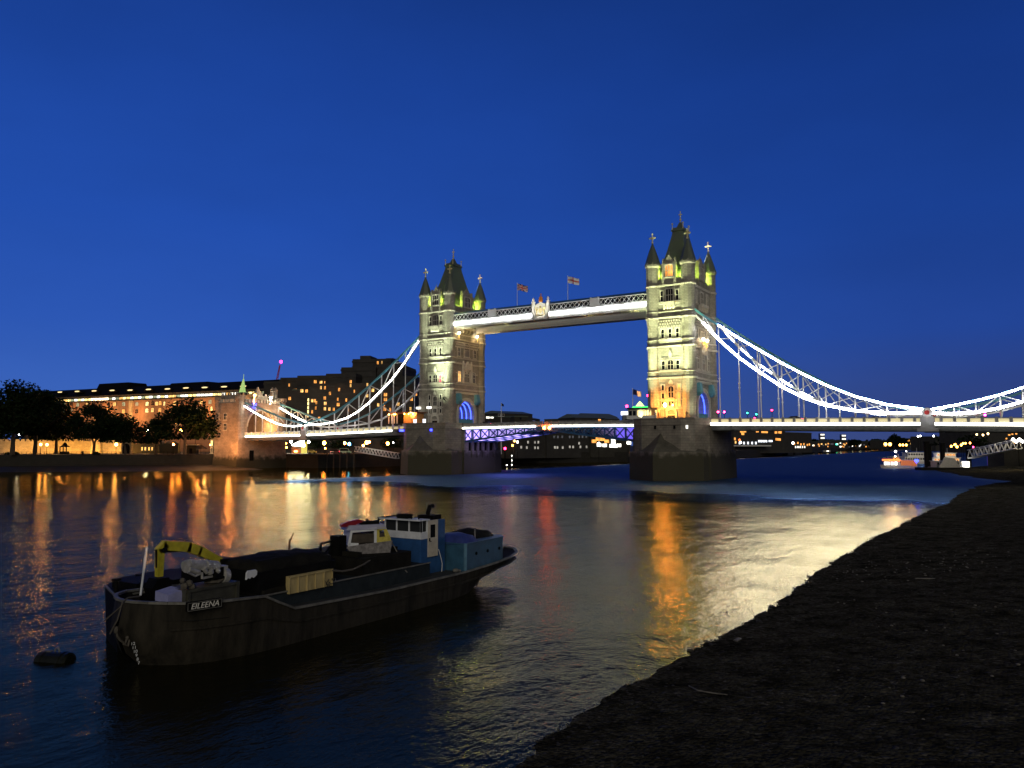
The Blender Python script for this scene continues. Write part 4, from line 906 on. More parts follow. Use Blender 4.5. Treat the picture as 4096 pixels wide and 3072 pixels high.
# ------------------------------------------------------------------ abutment gatehouse at the north end
G = thing('abutment_gatehouse', 'turreted stone gatehouse with road arch, orange lit, at the north bridge end', 'gatehouse', (-147.3,0,0))
w = MB(); w.M = Matrix.Rotation(math.pi/2, 4, 'Z')
w.slab([(-8.1,27.2),(8.1,27.2),(8.1,17.5)] + arch_pts(7.4,17.5,24.3,16) + [(-8.1,17.5)], -9.4, -5.5)
w.M = None
for s in (-1, 1): a, b = sorted((s*7.5, s*11.8)); w.box(-5,9.7,a,b,14,27.2)
w.build('wall', M['abut'], G)
w = MB(); w.prism([(-4.8,-11.9),(9.9,-11.9),(9.9,11.9),(-4.8,11.9)],12.2,14); w.prism([(-5,-13),(10.2,-13),(10.2,13),(-5,13)],-1,5.5,[(-4.6,-12.4),(10,-12.4),(10,12.4),(-4.6,12.4)]); w.prism([(-4.6,-12.2),(9.9,-12.2),(9.9,12.2),(-4.6,12.2)],5.5,12.2); w.build('abutment', M['abut'], G)
w = MB(); w.box(9.85,10.05,-6.4,-4.4,2,8); w.build('side_passage', M['black'], G)
w = MB(); w.M = Matrix.Rotation(math.pi/2, 4, 'Z')
for r0, r1, y0 in ((7.4,8.0,-9.85),):
    A, B = arch_pts(r0,17.5,24.3,16), arch_pts(r1,17.5,25.0,16)
    for i in range(16): w.slab([A[i],B[i],B[i+1],A[i+1]], y0, -9.3)
w.build('arch_moulding', M['pale'], G)
w = MB()
for s in (-1, 1):
    for x in (-3.8, 8.6): w.lathe([(1.6,14),(1.6,27.8),(1.95,28.4),(1.95,29.6)], x, s*10.6, 10)
w.box(-5.2,9.95,-12.05,12.05,26.6,27.0)
w.build('turret', M['abut'], G)
w = MB()
for k in range(12):
    y = -8.4+k*1.5; w.box(9.0,9.9,y-.45,y+.45,27.2,28.5)
for k in range(8):
    x = -3+k*1.5; w.box(x-.45,x+.45,-11.8,-11.0,27.2,28.5); w.box(x-.45,x+.45,11.0,11.8,27.2,28.5)
w.build('battlement', M['pale'], G)
w = MB(); w.box(-4.5,5.5,-9.5,9.5,27.2,30.4)
for k in range(9): w.box(5.3,5.6,-9+k*2.2,-8+k*2.2,30.4,31.2)
for k in range(6): w.box(-4+k*1.7,-3.1+k*1.7,-9.6,-9.3,30.4,31.2)
w.M = Matrix.Translation((6.0,0,0)) @ Matrix.Rotation(math.pi/2,4,'Z'); w.slab([(-2.2,29),(2.2,29),(2.2,31.5),(1.2,31.9),(0,34),(-1.2,31.9),(-2.2,31.5)], -.5, .3)
w.M = None; w.lathe([(.9,29),(.9,33),(1.1,33.2),(.2,34.4)], 5.2, 8.4, 8); w.lathe([(.9,29),(.9,33),(1.1,33.2),(.2,34.4)], 5.2, 10, 8)
w.build('upper_storey', M['abut'], G)
for (y, z) in ((-4.6,30.2),(3.6,29.6)):
    w = MB(); w.ball((10.0,y,z), .5, 8); w.tube([(9.6,y,27),(9.9,y,z)], .1, 6); w.build('lamp', M['hot_white' if y > 0 else 'globe'], G)
for z in (16.2, 20.3):
    w = MB(); w.M = facade(0,'front'); w.M = Matrix.Translation((1.5,-11.8,0)); window(w, 0, z, z+2.4, 1.6, 2, False); split_build(w, 'window', [M['pale'], M['dark']], G, 'pane')
w = MB(); w.M = Matrix.Translation((-3.2,-11.8,0)); window(w, 0, 20.6, 22.8, 1.3, 2, False); split_build(w, 'window', [M['pale'], M['dark']], G, 'pane')
lamp('POINT', (-132.0,-20.0,12.0), 8500, (1,.36,.09), .5); lamp('POINT', (-147.5,-22,15.0), 4500, (1,.36,.09), .4); lamp('POINT', (-139,-3,17), 2600, (1,.48,.14), .4); lamp('POINT', (-131,3,21.5), 4500, (1,.5,.17), .4); lamp('POINT', (-142,5,17.5), 2500, (1,.5,.17), .4)
lamp('SPOT', (-134.5,-16.5,10.5), 5000, (1,.36,.09), .4, (-142,-12,6), 90, 1)
p = at(1017, 1625, 0, -137.2); mb = MB(); mb.box(-.2,.2,-.5,.5,-.9,.9); mb.box(-.3,.3,-.6,.6,.9,1.0); o = mb.build('traffic_sign', M['blue_dot'], loc=(-136.9,p.y,p.z)); tag(o, 'small glowing blue sign on the orange gatehouse beside the chain end', 'sign')
# stone stairs and little lodge beside the gatehouse
G2 = thing('gabled_lodge', 'small gabled stone lodge with lit windows, left of the orange gatehouse', 'lodge', (-151.6,-4.5,6.4))
w = MB(); w.box(-5,3.4,-6,5,0,12); w.build('wall', M['abut'], G2)
w = MB(); w.M = Matrix.Translation((0,0,0)); w.slab([(-5.4,12),(3.8,12),(-.8,16.4)], -6.3, 5.3); w.build('roof', M['slate'], G2)
for x, z, m in ((-3.6,7.2,'dark'),(-3.9,3.6,'yellow_win'),(-1.4,3.6,'yellow_win'),(-3.9,.6,'dark'),(-1.4,.6,'dark')):
    w = MB(); w.M = Matrix.Translation((0,-6,0)); window(w, x, z, z+1.9, 1.2, 2, False, .2); split_build(w, 'window', [M['pale'], M[m]], G2, 'pane')
lamp('POINT', (-155.5,-13.5,10.5), 700, (1,.55,.2), .3)
# ------------------------------------------------------------------ north bank
rnd = random.Random(5)
def fpt(px, py, d): return pp(px, py, d)
def frame(px0, d0, px1, d1, z):
    """origin, heading and length of a facade running from column px0 at depth d0 to px1 at depth d1"""
    a, b = pp(px0, 1700, d0), pp(px1, 1700, d1); v = Vector((b.x-a.x, b.y-a.y)); return Vector((a.x, a.y, z)), math.atan2(v.y, v.x), v.length
def fcoord(o, rz, px):
    """distance along a facade where picture column px meets it"""
    d = ray(px, 1700); c, s = math.cos(rz), math.sin(rz); det = d.x*(-s) - d.y*(-c)
    ox, oy = o.x-CAM.x, o.y-CAM.y; t = (ox*(-s) - oy*(-c)) / det
    return (CAM.x + d.x*t - o.x)*c + (CAM.y + d.y*t - o.y)*s, t
def fz(o, rz, px, py):
    u, t = fcoord(o, rz, px); return u, (CAM + ray(px, py)*t).z - o.z
# riverside fortress wall
def fort(px0, d0, px1, d1, py, label, notch=True, m='tower_wall', name='fortress_wall', cat='wall'):
    o, rz, ln = frame(px0, d0, px1, d1, 6.4); _, h = fz(o, rz, (px0+px1)/2, py)
    t = thing(name, label, cat, o, rz); w = MB(); w.box(0, ln, 0, 1.6, 0, h-.9); w.box(-.1, ln+.1, -.25, 1.8, 0, .8); w.build('wall', M[m], t)
    w = MB(); n = max(2, int(ln/2.3))
    for k in range(n): w.box(ln*k/n, ln*(k+.62)/n, -.05, .7, h-.9, h)
    w.build('battlement', M[m], t); return t, o, rz, ln, h
fort(-20, 352, 365, 352, 1757, 'long lit battlemented wall behind the tree trunks on the north bank')
fort(365, 349, 402, 349, 1744, 'square lit wall tower beside the forked tree', name='wall_tower', cat='tower')
fort(402, 352, 520, 352, 1762, 'lower lit battlemented wall between the wall tower and the lean tree')
t, o, rz, ln, h = fort(488, 343, 528, 343, 1748, 'round headed lit gate house with timber lattice by the leaning tree', name='water_gate', cat='gatehouse')
w = MB(); A = arch_pts(1.6, 2.6, 4.4, 10); w.slab([(x+2.4, z) for x, z in [(1.6,0)]+A+[(-1.6,0)]], -.35, -.3); w.build('gate', M['black'], t)
t, o, rz, ln, h = fort(528, 350, 640, 350, 1768, 'dim grey wall with small lit openings right of the lit fortress wall', m='quay')
for px in (572,585,600,612):
    u, z = fz(o, rz, px, 1795); w = MB(); w.box(u-.3,u+.3,-.12,-.02,z-.7,z+.7); w.build('window', M['warm_win'], t)
fort(642, 344, 716, 344, 1764, 'plain pinkish lit wall block with dark doorways behind the last lamp', m='abut', name='gate_block', cat='building')
o_, rz_, ln_ = frame(750, 338, 788, 338, 6.4)
t = thing('wharf_kiosk', 'small flat roofed stone kiosk with a dark door, right of the big tree', 'kiosk', o_, rz_); w = MB(); w.box(0,ln_,0,3,0,3.6); w.build('wall', M['abut'], t); w = MB(); w.box(-.4,ln_+.4,-.4,3.4,3.6,4.1); w.build('roof', M['pale'], t); w = MB(); w.box(1.2,2.4,-.06,0,0,2.3); w.build('door', M['black'], t)
o_, rz_, ln_ = frame(783, 330, 822, 330, 6.4)
t = thing('market_umbrella', 'wide dark canopy tent beside the stone kiosk on the wharf', 'canopy', pp(803,1812,330) * 1 + Vector((0,0,-.2))); w = MB(); w.lathe([(2.6,2.2),(2.5,2.45),(.15,3.9)], 0, 0, 8); w.build('canopy', M['conc'], t); w = MB(); w.tube([(0,0,0),(0,0,3.8)], .08, 6); w.build('pole', M['black'], t); t.location.z = 6.4
p = pp(258, 1812, 322); t = thing('pavilion_shelter', 'small dark roofed shelter standing before the lit wall', 'shelter', (p.x,p.y,6.4), YAW)
w = MB(); w.lathe([(2.0,2.9),(1.9,3.1),(.9,3.7),(.8,4.2),(.1,4.8)], 0, 0, 8); w.build('roof', M['black'], t)
for a in (-1.3,0,1.3):
    w = MB(); w.box(a-.14,a+.14,-1.2,-.9,0,2.9); w.build('post', M['black'], t)
w = MB(); w.box(-1.4,1.4,-1.1,1.0,0,1.1); w.build('bench_wall', M['black'], t)
# railing along the wharf edge
for px0, px1, d0, d1, lb in ((0,470,304,314,'low dark iron railing along the wharf before the lit wall'), (470,900,314,322,'low dark railing along the wharf below the big dark tree')):
    o, rz, ln = frame(px0, d0, px1, d1, 6.4); w = MB()
    for z in (.55, 1.05): w.box(0, ln, -.04, .04, z-.04, z+.04)
    for k in range(int(ln/1.6)+1): w.box(k*1.6-.05, k*1.6+.05, -.05, .05, 0, 1.1)
    tag(w.build('railing', M['black'], loc=o, rot=rz), lb, 'railing')
for px, d, s, lb in ((60,306,1.2,'rounded dark bush at the foot of the leftmost tree'),(30,304,1.0,'small dark bush near the left end of the railing'),(68,303,.8,'small ball clipped bush before the lit wall'),(385,310,1.3,'broad dark low bush under the forked tree'),(330,308,.7,'dark litter bin shape beside the shelter')):
    p = pp(px, 1812, d); w = MB(); r_ = random.Random(px)
    for k in range(240):
        v = Vector((r_.gauss(0,1),r_.gauss(0,1),abs(r_.gauss(0,1)))).normalized() * s * r_.uniform(.5,1); v.x *= 1.5
        a = Vector((r_.uniform(-1,1),r_.uniform(-1,1),r_.uniform(-1,1))) * .22; b = Vector((r_.uniform(-1,1),r_.uniform(-1,1),r_.uniform(-1,1))) * .22; w.quad(v-a, v-b, v+a, v+b)
    if px == 330: w = MB(); w.lathe([(.4,0),(.45,1.1),(.35,1.4)],0,0,8)
    tag(w.build('wharf_bush' if px != 330 else 'litter_bin', M['leaf'] if px != 330 else M['black'], loc=(p.x,p.y,6.4)), lb, 'bush' if px != 330 else 'bin')
# lamps on the wharf
def wharf_lamp(px, py, d, m, label, r=.42, e=0, col=(1,.6,.25), grp='globe lamps along the wharf', base=6.4):
    p = pp(px, py, d); street_lamp((p.x, p.y, base), p.z-base, m, label, grp, e*.35, col, r)
wharf_lamp(163,1778,318,'globe','globe lamp before the lit wall, left one of the close pair by the second trunk', e=1600)
wharf_lamp(188,1779,318,'globe','globe lamp before the lit wall, right one of the close pair by the second trunk', e=900)
wharf_lamp(465,1778,322,'globe','single globe lamp between the forked tree and the leaning tree', .55, e=2200)
wharf_lamp(694,1778,326,'sodium','orange globe lamp before the pinkish block near the big tree', .42, e=1200)
wharf_lamp(843,1780,326,'sodium','orange lamp near the lodge foot, nearer the canopy tent', .40, e=900)
wharf_lamp(884,1778,330,'sodium','orange lamp near the lodge foot, close to the abutment', .40, e=900)
for px, e in ((30,2600),(90,4200),(170,3800),(250,4200),(330,4000),(385,2500),(440,4200),(505,3000),(590,800),(680,4500),(770,3000)): q = pp(px,1808,344); lamp('POINT', (q.x,q.y,7.2), e, (1,.46,.10), .4)
for px, py, m, lb, r in ((170,1735,'sodium','orange window like lamp glowing through leaves above the second trunk',.7),(208,1726,'hot_white','pinkish white glaring lamp seen through leaves above the lit wall',.7),(228,1734,'globe','yellow lamp shining through the leaves right of the glaring one',.6),(277,1734,'globe','small lamp glinting through the foliage above the shelter',.35),(328,1720,'globe','lamp glinting under the crown left of the forked tree',.5),(410,1735,'globe','cluster lamp between crown of forked tree and wall tower',.6),(592,1725,'hot_white','bright lamp glaring through branches left of the big dark tree',.8),(632,1730,'globe','lamp shining below branches beside the big dark trunk',.5),(722,1722,'sodium','broad orange glare within the crown of the big dark tree',.8),(706,1730,'globe','pale lamp low in the crown of the big dark tree',.4),(783,1728,'globe','lamp peeping right of the big dark trunk',.45),(849,1730,'globe','lamp between the big tree and the lodge',.45),(380,1671,'warm_win','lit casement seen through the forked tree crown',.9),(154,1567,'white_lamp','tiny white lamp high on the dark tree tops',.25),(77,1738,'white_lamp','pale narrow lamp between the two leftmost trunks',.4)):
    p = pp(px, py, 372); street_lamp((p.x,p.y,6.4), p.z-6.4, m, lb, 'lamps behind the wharf trees', 0, r=r)

# trees
def tree(px, d, base, top, wpx, label, seed, trunk_h=.36, m='leaf', lean=0, fork=False, n=1500, group='dark trees on the north bank', leaf=.42, kind='plane_tree'):
    r_ = random.Random(seed); p = pp(px, 1800, d); H = (CAM + ray(px, top)*d).z - base; rad = wpx * d / FOC / 2
    t = thing(kind, label, 'tree', (p.x, p.y, base), r_.uniform(0, 6), group)
    if fork: t.rotation_euler = (0,0,YAW)
    w = MB(); th = H*trunk_h; tr = max(.25, H*.025)
    if fork:
        w.tube([(0,0,0),(.1,0,th*.45),(.05,0,th*.6)], [tr*1.3,tr,tr], 8)
        for s in (-1,1): w.tube([(0,0,th*.55),(s*.9,0,th*.8),(s*.95,.1,th*1.05),(s*.5,.2,th*1.3)], [tr*.8,tr*.7,tr*.6,tr*.5], 6)
    else: w.tube([(0,0,0),(lean*.3,.1,th*.5),(lean,.2,th),(lean*1.2,0,H*.7)], [tr*1.35,tr,tr*.85,tr*.3], 8)
    for k in range(7):
        a = k*2.4 + r_.random(); e = Vector((math.cos(a)*rad*.7, math.sin(a)*rad*.7, th + (H-th)*r_.uniform(.2,.75))); w.tube([(lean,.1,th*r_.uniform(.8,1.1)), e*.5 + Vector((0,0,th*.45)), e], [tr*.5,tr*.3,tr*.12], 5)
    w.build('trunk', M['bark'], t)
    w = MB(); C = []
    for k in range(24):
        a = r_.uniform(0, 6.28); u = r_.random()**.6; z = r_.uniform(.02, .93); prof = math.sin(math.pi*min(1, .18+z*.86))**.65
        C.append((Vector((math.cos(a)*rad*u*prof*.95 + lean, math.sin(a)*rad*u*prof*.95, th*.85 + (H-th)*z*.92)), rad*r_.uniform(.28,.46)))
    for k in range(n):
        c, cr = C[k % len(C)]; v = Vector((r_.gauss(0,1), r_.gauss(0,1), r_.gauss(0,.8))); v.normalize(); q = c + v*cr*r_.random()**.4
        if q.z > H: q.z = H - r_.random()
        if q.z < th*.8: q.z = th*.8 + r_.random()*2
        s = leaf*r_.uniform(.6,1.5); a = Vector((r_.uniform(-1,1),r_.uniform(-1,1),r_.uniform(-.7,.7))).normalized()*s; b = a.cross(Vector((r_.uniform(-1,1),r_.uniform(-1,1),r_.uniform(-1,1)))).normalized()*s*.8
        w.add([q-a, q-b*.7, q+a, q+b*.7], [(0,1,2,3)])
    w.build('crown', M[m], t); return t
tree(50, 300, 6.4, 1518, 300, 'tallest dark tree with broad crown at the left edge', 1, n=6500, leaf=.6)
tree(140, 312, 6.4, 1548, 240, 'dark spreading tree standing second from the left, over the twin lamps', 2, n=5500, leaf=.6)
tree(225, 340, 6.4, 1590, 210, 'shorter dark tree behind, over the shelter and glaring lamp', 3, n=4200, leaf=.6, trunk_h=.30)
tree(375, 312, 6.4, 1597, 190, 'dark tree with a forked trunk before the lit wall tower', 4, fork=True, n=4600, leaf=.5)
tree(503, 314, 6.4, 1652, 170, 'low dark tree leaning on a curved trunk beside the gate house', 5, lean=1.2, n=3200, leaf=.5)
tree(622, 318, 6.4, 1668, 150, 'small dark tree with thin trunk left of the biggest one', 6, n=2800, leaf=.45)
tree(740, 314, 6.4, 1586, 260, 'big dense dark tree with thick trunk beside the orange lodge', 7, n=6500, leaf=.6, trunk_h=.33)
tree(440, 380, 6.4, 1660, 150, 'dim tree filling the gap behind the forked tree', 8, n=2800, leaf=.6)
tree(105, 380, 6.4, 1540, 200, 'dim tree top rising behind the two leftmost trees', 9, n=2800, leaf=.7)
tree(1370, 372, 6.4, 1742, 110, 'green lit tree under the north side span beside the blue lamp', 12, n=900, leaf=.4)
tree(1570, 366, 6.4, 1738, 90, 'dark green tree next to the north pier beneath the deck', 13, n=900, leaf=.4)
tree(1260, 372, 6.4, 1745, 70, 'small dark tree between white lamps and orange lamp beneath the deck', 14, n=700, leaf=.4)

tree(15, 395, 6.4, 1600, 330, 'low dark tree mass closing the gap at the far left edge', 21, n=4200, leaf=.9, trunk_h=.04)
tree(150, 400, 6.4, 1640, 200, 'low dark tree behind the twin lamps', 22, n=2800, leaf=.9, trunk_h=.04)
# brown brick office block with lit attic
o, rz, ln = frame(120, 535, 1130, 432, 6.4)
B = thing('brick_office_block', 'long brown brick block with a lit glazed attic and lens shaped dormers', 'building', o, rz)
zt = {}
def BZ(px, py): return fz(o, rz, px, py)
_, e0 = BZ(250, 1603); _, e1 = BZ(930, 1588); eav = (e0+e1)/2; _, r0 = BZ(600, 1538)
w = MB(); w.box(0, ln, 0, 30, 0, eav); w.build('wall', M['brick'], B)
w = MB(); w.box(-.5, ln, -.5, 30, eav-.5, eav-.003); w.box(-1.2, ln, -1.2, 31, eav+2.5, eav+3.2)
w.build('cornice', M['conc'], B)
w = MB(); w.prism([(-1,-1),(ln,-1),(ln,30),(-1,30)], eav+3.2, r0, [(0,6),(ln,6),(ln,24),(0,24)]); w.build('roof', M['black'], B)
w = MB(); w.box(0, ln, 1.0, 29, eav, eav+2.6); w.build('attic_glazing', M['dark'], B)
n = 66
for k in range(n):
    a, b = ln*(k+.08)/n, ln*(k+.92)/n; px = 120 + 1010*k/n
    if px < 215: continue
    mm = 'hot_attic' if 385 < px < 470 else rnd.choice(['yellow_win','white_win','yellow_win','dim_win','warm_win'])
    if mm == 'hot_attic' and mm not in M: E('hot_attic', (1,.72,.42), 7, var=.4)
    if 'dim_win' not in M: E('dim_win', (.8,.85,.5), .45, var=.5)
    w = MB(); w.box(a, b, .9, .99, eav+.5, eav+1.8); w.build('attic_window', M[mm], B)
E('dormer_glow', (1,.74,.34), 1.5)
for px, py in ((235,1567),(304,1564),(372,1562),(444,1560),(516,1559),(590,1556),(666,1554),(740,1550),(815,1548),(893,1545),(970,1543)):
    u, z = BZ(px, py); w = MB()
    w.slab([(u+x*4.0, z-1.2+zz*1.7) for x, zz in [(math.cos(math.pi*q/10), math.sin(math.pi*q/10)) for q in range(11)]], -.2, 8); w.k = 1
    w.slab([(u+x*2.5, z-.1+zz*.35) for x, zz in [(math.cos(math.pi*q/10), math.sin(math.pi*q/10)) for q in range(11)]] + [(u-1.7,z-.5),(u+1.7,z-.5)], -.3, -.22)
    split_build(w, 'dormer', [M['black'], M['dormer_glow']], B, 'dormer_window')
for (x0, x1, y0) in ((350,480,1532),(640,800,1530),(862,985,1529)):
    u0, z0 = BZ(x0, y0); u1, _ = BZ(x1, y0); w = MB(); w.prism([(u0,5),(u1,5),(u1,20),(u0,20)], r0-1, z0, [(u0+1.5,6),(u1-1.5,6),(u1-1.5,19),(u0+1.5,19)]); w.build('plant_room', M['black'], B)
for px, py, wd, m in [(455,1616,18,'warm_win'),(492,1616,20,'dim_win'),(586,1615,18,'yellow_win'),(624,1614,16,'warm_win'),(655,1614,10,'yellow_win'),(803,1608,16,'warm_win'),(838,1607,18,'dim_win'),(878,1606,20,'warm_win'),(308,1619,18,'dim_win'),(345,1618,16,'warm_win'),(492,1645,18,'orange_win'),(586,1642,18,'yellow_win'),(845,1634,10,'yellow_win'),(878,1637,20,'warm_win'),(305,1650,16,'dark'),(800,1638,10,'warm_win'),(715,1690,16,'yellow_win'),(705,1698,10,'warm_win'),(760,1640,12,'warm_win'),(420,1700,12,'yellow_win'),(545,1645,18,'dark'),(545,1616,18,'dim_win'),(548,1690,10,'orange_win'),(620,1672,12,'dark'),(900,1670,14,'warm_win'),(500,1690,14,'warm_win'),(455,1675,16,'dark')]:
    u, z = BZ(px, py); ww = wd*.15; w = MB(); w.M = Matrix.Translation((0,-.05,0)); window(w, u, z-1.2, z+1.2, ww, 2, True, .3, .15); split_build(w, 'window', [M['brick'], M[m]], B, 'pane')
for k in range(24):
    px = 225 + k*29.5; u, z = BZ(px, 1617 - .012*(px-225))
    if min(abs(px-q) for q in (308,345,455,492,523,545,586,624,655,803,838,878)) < 14: continue
    for dz_ in (0, -4.2):
        w = MB(); w.M = Matrix.Translation((0,-.05,0)); window(w, u, z-1.2+dz_, z+1.2+dz_, 2.5, 2, True, .3, .15); split_build(w, 'window', [M['brick'], M[rnd.choice(['dark','warm_win','dark','orange_win','dim_win'])]], B, 'pane')
u, z = BZ(523, 1640); w = MB(); w.box(u-1.5,u+1.5,-.9,-.004,0,eav-.6); w.build('stair_bay', M['tower_wall'], B)
p = B.matrix_world
for px, e in ((300,9000),(430,16000),(560,12000),(700,12000),(523,3000),(820,11000),(920,9000)):
    u, z = BZ(px, 1590); q = o + Vector((math.cos(rz)*u + math.sin(rz)*9, math.sin(rz)*u - math.cos(rz)*9, eav-9)); lamp('POINT', q, e, (1,.46,.14), 1)
w = MB(); p = pp(785, 1575, 425)
# green lit spire behind the gatehouse
p = pp(972, 1600, 400); t = thing('lit_spire', 'slender pale green lit spire rising behind the gatehouse', 'spire', (p.x,p.y,6.4), 0)
hz = [pp(972, y, 400).z-6.4 for y in (1570,1515,1496)]
w = MB(); w.prism([(-2,-2),(2,-2),(2,2),(-2,2)],0,hz[0]); w.build('base', M['conc'], t)
w = MB(); w.prism([(-2.6,-1),(1,-1),(1,1),(-2.6,1)],hz[0]-1,hz[1],[(-.2,-.2),(.2,-.2),(.2,.2),(-.2,.2)]); w.tube([(0,0,hz[1]-.5),(.1,0,hz[2])],.12,5); w.build('sail', glow('green_wash', (.55,.9,.25), .55, base=(.4,.5,.3)), t)
# crane arm with red lamp
p = pp(1110, 1530, 700); t = thing('tower_crane', 'thin leaning crane jib with glowing magenta lamp on its tip', 'crane', (p.x,p.y,6.4), YAW)
A = [pp(x, y, 700) - Vector((p.x,p.y,6.4)) for x, y in ((1100,1560),(1106,1525),(1120,1460),(1124,1447))]
A = [Matrix.Rotation(-YAW,3,'Z') @ v for v in A]
w = MB(); w.tube([(A[0].x,A[0].y,0),A[0]], 1.2, 4)
for dx in (-.9,.9): w.beam(A[0]+Vector((dx,0,0)), A[2]+Vector((dx*.3,0,0)), .5)
for k in range(9): a, b = A[0].lerp(A[2],k/9), A[0].lerp(A[2],(k+1)/9); w.beam(a+Vector((-.8,0,0)), b+Vector((.8,0,0)), .3)
w.build('jib', mat('red_steel', (.45,.03,.08), .5), t)
w = MB(); w.ball(A[3], 1.4, 10); w.build('warning_lamp', glow('magenta_lamp', (1,.03,.35), 9), t)

# stepped concrete hotel
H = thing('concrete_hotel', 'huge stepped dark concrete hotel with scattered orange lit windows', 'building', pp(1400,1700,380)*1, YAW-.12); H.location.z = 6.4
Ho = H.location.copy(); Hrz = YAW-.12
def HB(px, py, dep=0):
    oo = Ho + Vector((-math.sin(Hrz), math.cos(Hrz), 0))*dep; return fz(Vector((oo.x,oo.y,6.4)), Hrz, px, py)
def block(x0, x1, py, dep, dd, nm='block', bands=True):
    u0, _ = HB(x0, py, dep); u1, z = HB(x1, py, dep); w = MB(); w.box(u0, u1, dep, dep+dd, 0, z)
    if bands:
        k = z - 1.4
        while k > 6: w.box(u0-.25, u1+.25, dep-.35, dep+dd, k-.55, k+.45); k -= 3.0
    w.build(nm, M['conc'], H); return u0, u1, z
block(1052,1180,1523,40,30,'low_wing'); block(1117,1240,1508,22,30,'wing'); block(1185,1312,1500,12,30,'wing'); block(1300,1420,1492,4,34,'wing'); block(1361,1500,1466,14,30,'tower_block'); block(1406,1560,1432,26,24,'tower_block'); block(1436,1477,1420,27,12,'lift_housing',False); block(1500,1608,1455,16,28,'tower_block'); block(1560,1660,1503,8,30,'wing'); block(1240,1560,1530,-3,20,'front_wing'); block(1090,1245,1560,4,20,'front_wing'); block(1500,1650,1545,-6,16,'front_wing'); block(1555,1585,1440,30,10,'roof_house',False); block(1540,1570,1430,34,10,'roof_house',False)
for X, Y, s in [(1125,432,26),(1182,440,26),(1227,442,26),(868,465,12),(930,515,30),(995,522,28),(1042,525,22),(1182,490,14),(1222,492,14),(1272,548,18),(1362,510,16),(1222,595,22),(1125,620,16),(1098,620,20),(1140,640,14),(1228,648,24),(1355,658,26),(1350,607,10),(1434,613,12),(1225,700,20),(1270,702,18),(1312,705,16),(1135,692,12),(1170,795,20),(1475,432,18),(1570,432,60),(1634,427,14),(1512,527,10),(1640,570,18),(1695,517,24),(1820,560,30),(1820,608,30),(1805,658,20),(1815,705,26),(1945,655,26),(1750,662,18),(2078,604,24),(2120,555,22),(2068,700,16),(1868,707,16),(1100,730,14),(1456,712,10),(876,598,24),(1640,462,14),(1740,243,16),(1780,240,10),(1475,470,12)]:
    px, py = 800+X/2.458, 1350+Y/2.458
    dep = -3.4 if 1240 < px < 1500 and py > 1532 else (-6.4 if px >= 1500 and py > 1548 else (3.6 if px < 1245 and py > 1562 else (3.6 if px >= 1312 and py > 1495 and px < 1420 else (7.6 if px > 1560 and py > 1505 else (11.6 if 1185 < px < 1312 and py > 1502 else (21.6 if px < 1240 and py > 1510 else 25.6))))))
    u, z = HB(px, py, dep); w = MB(); hw = s/2.458/FOC*375/2; w.box(u-hw, u+hw, dep-.12, dep+.05, z-.75, z+.75); w.k = 1; w.box(u-.08,u+.08,dep-.14,dep,z-.75,z+.75)
    w.build('window', [M[rnd.choice(['orange_win','orange_win','warm_win'])], M['black']], H)
for X, Y in ((1060,612),(1060,650),(1060,690),(1060,730),(1060,770)):
    u, z = HB(800+X/2.458, 1350+Y/2.458, 3.6); w = MB(); w.box(u-.3,u+.3,3.5,3.7,z-.75,z+.75); w.build('stair_window', M['yellow_win'], H)
t, o, rz, ln, h = fort(1120, 392, 1232, 388, 1590, 'gabled dark house behind the gatehouse beneath the hotel', m='conc', name='gabled_house', cat='building')
w = MB(); w.slab([(-.5,h),(ln+.5,h),(ln/2,h+4.5)], -.3, 8); w.build('roof', M['slate'], t)

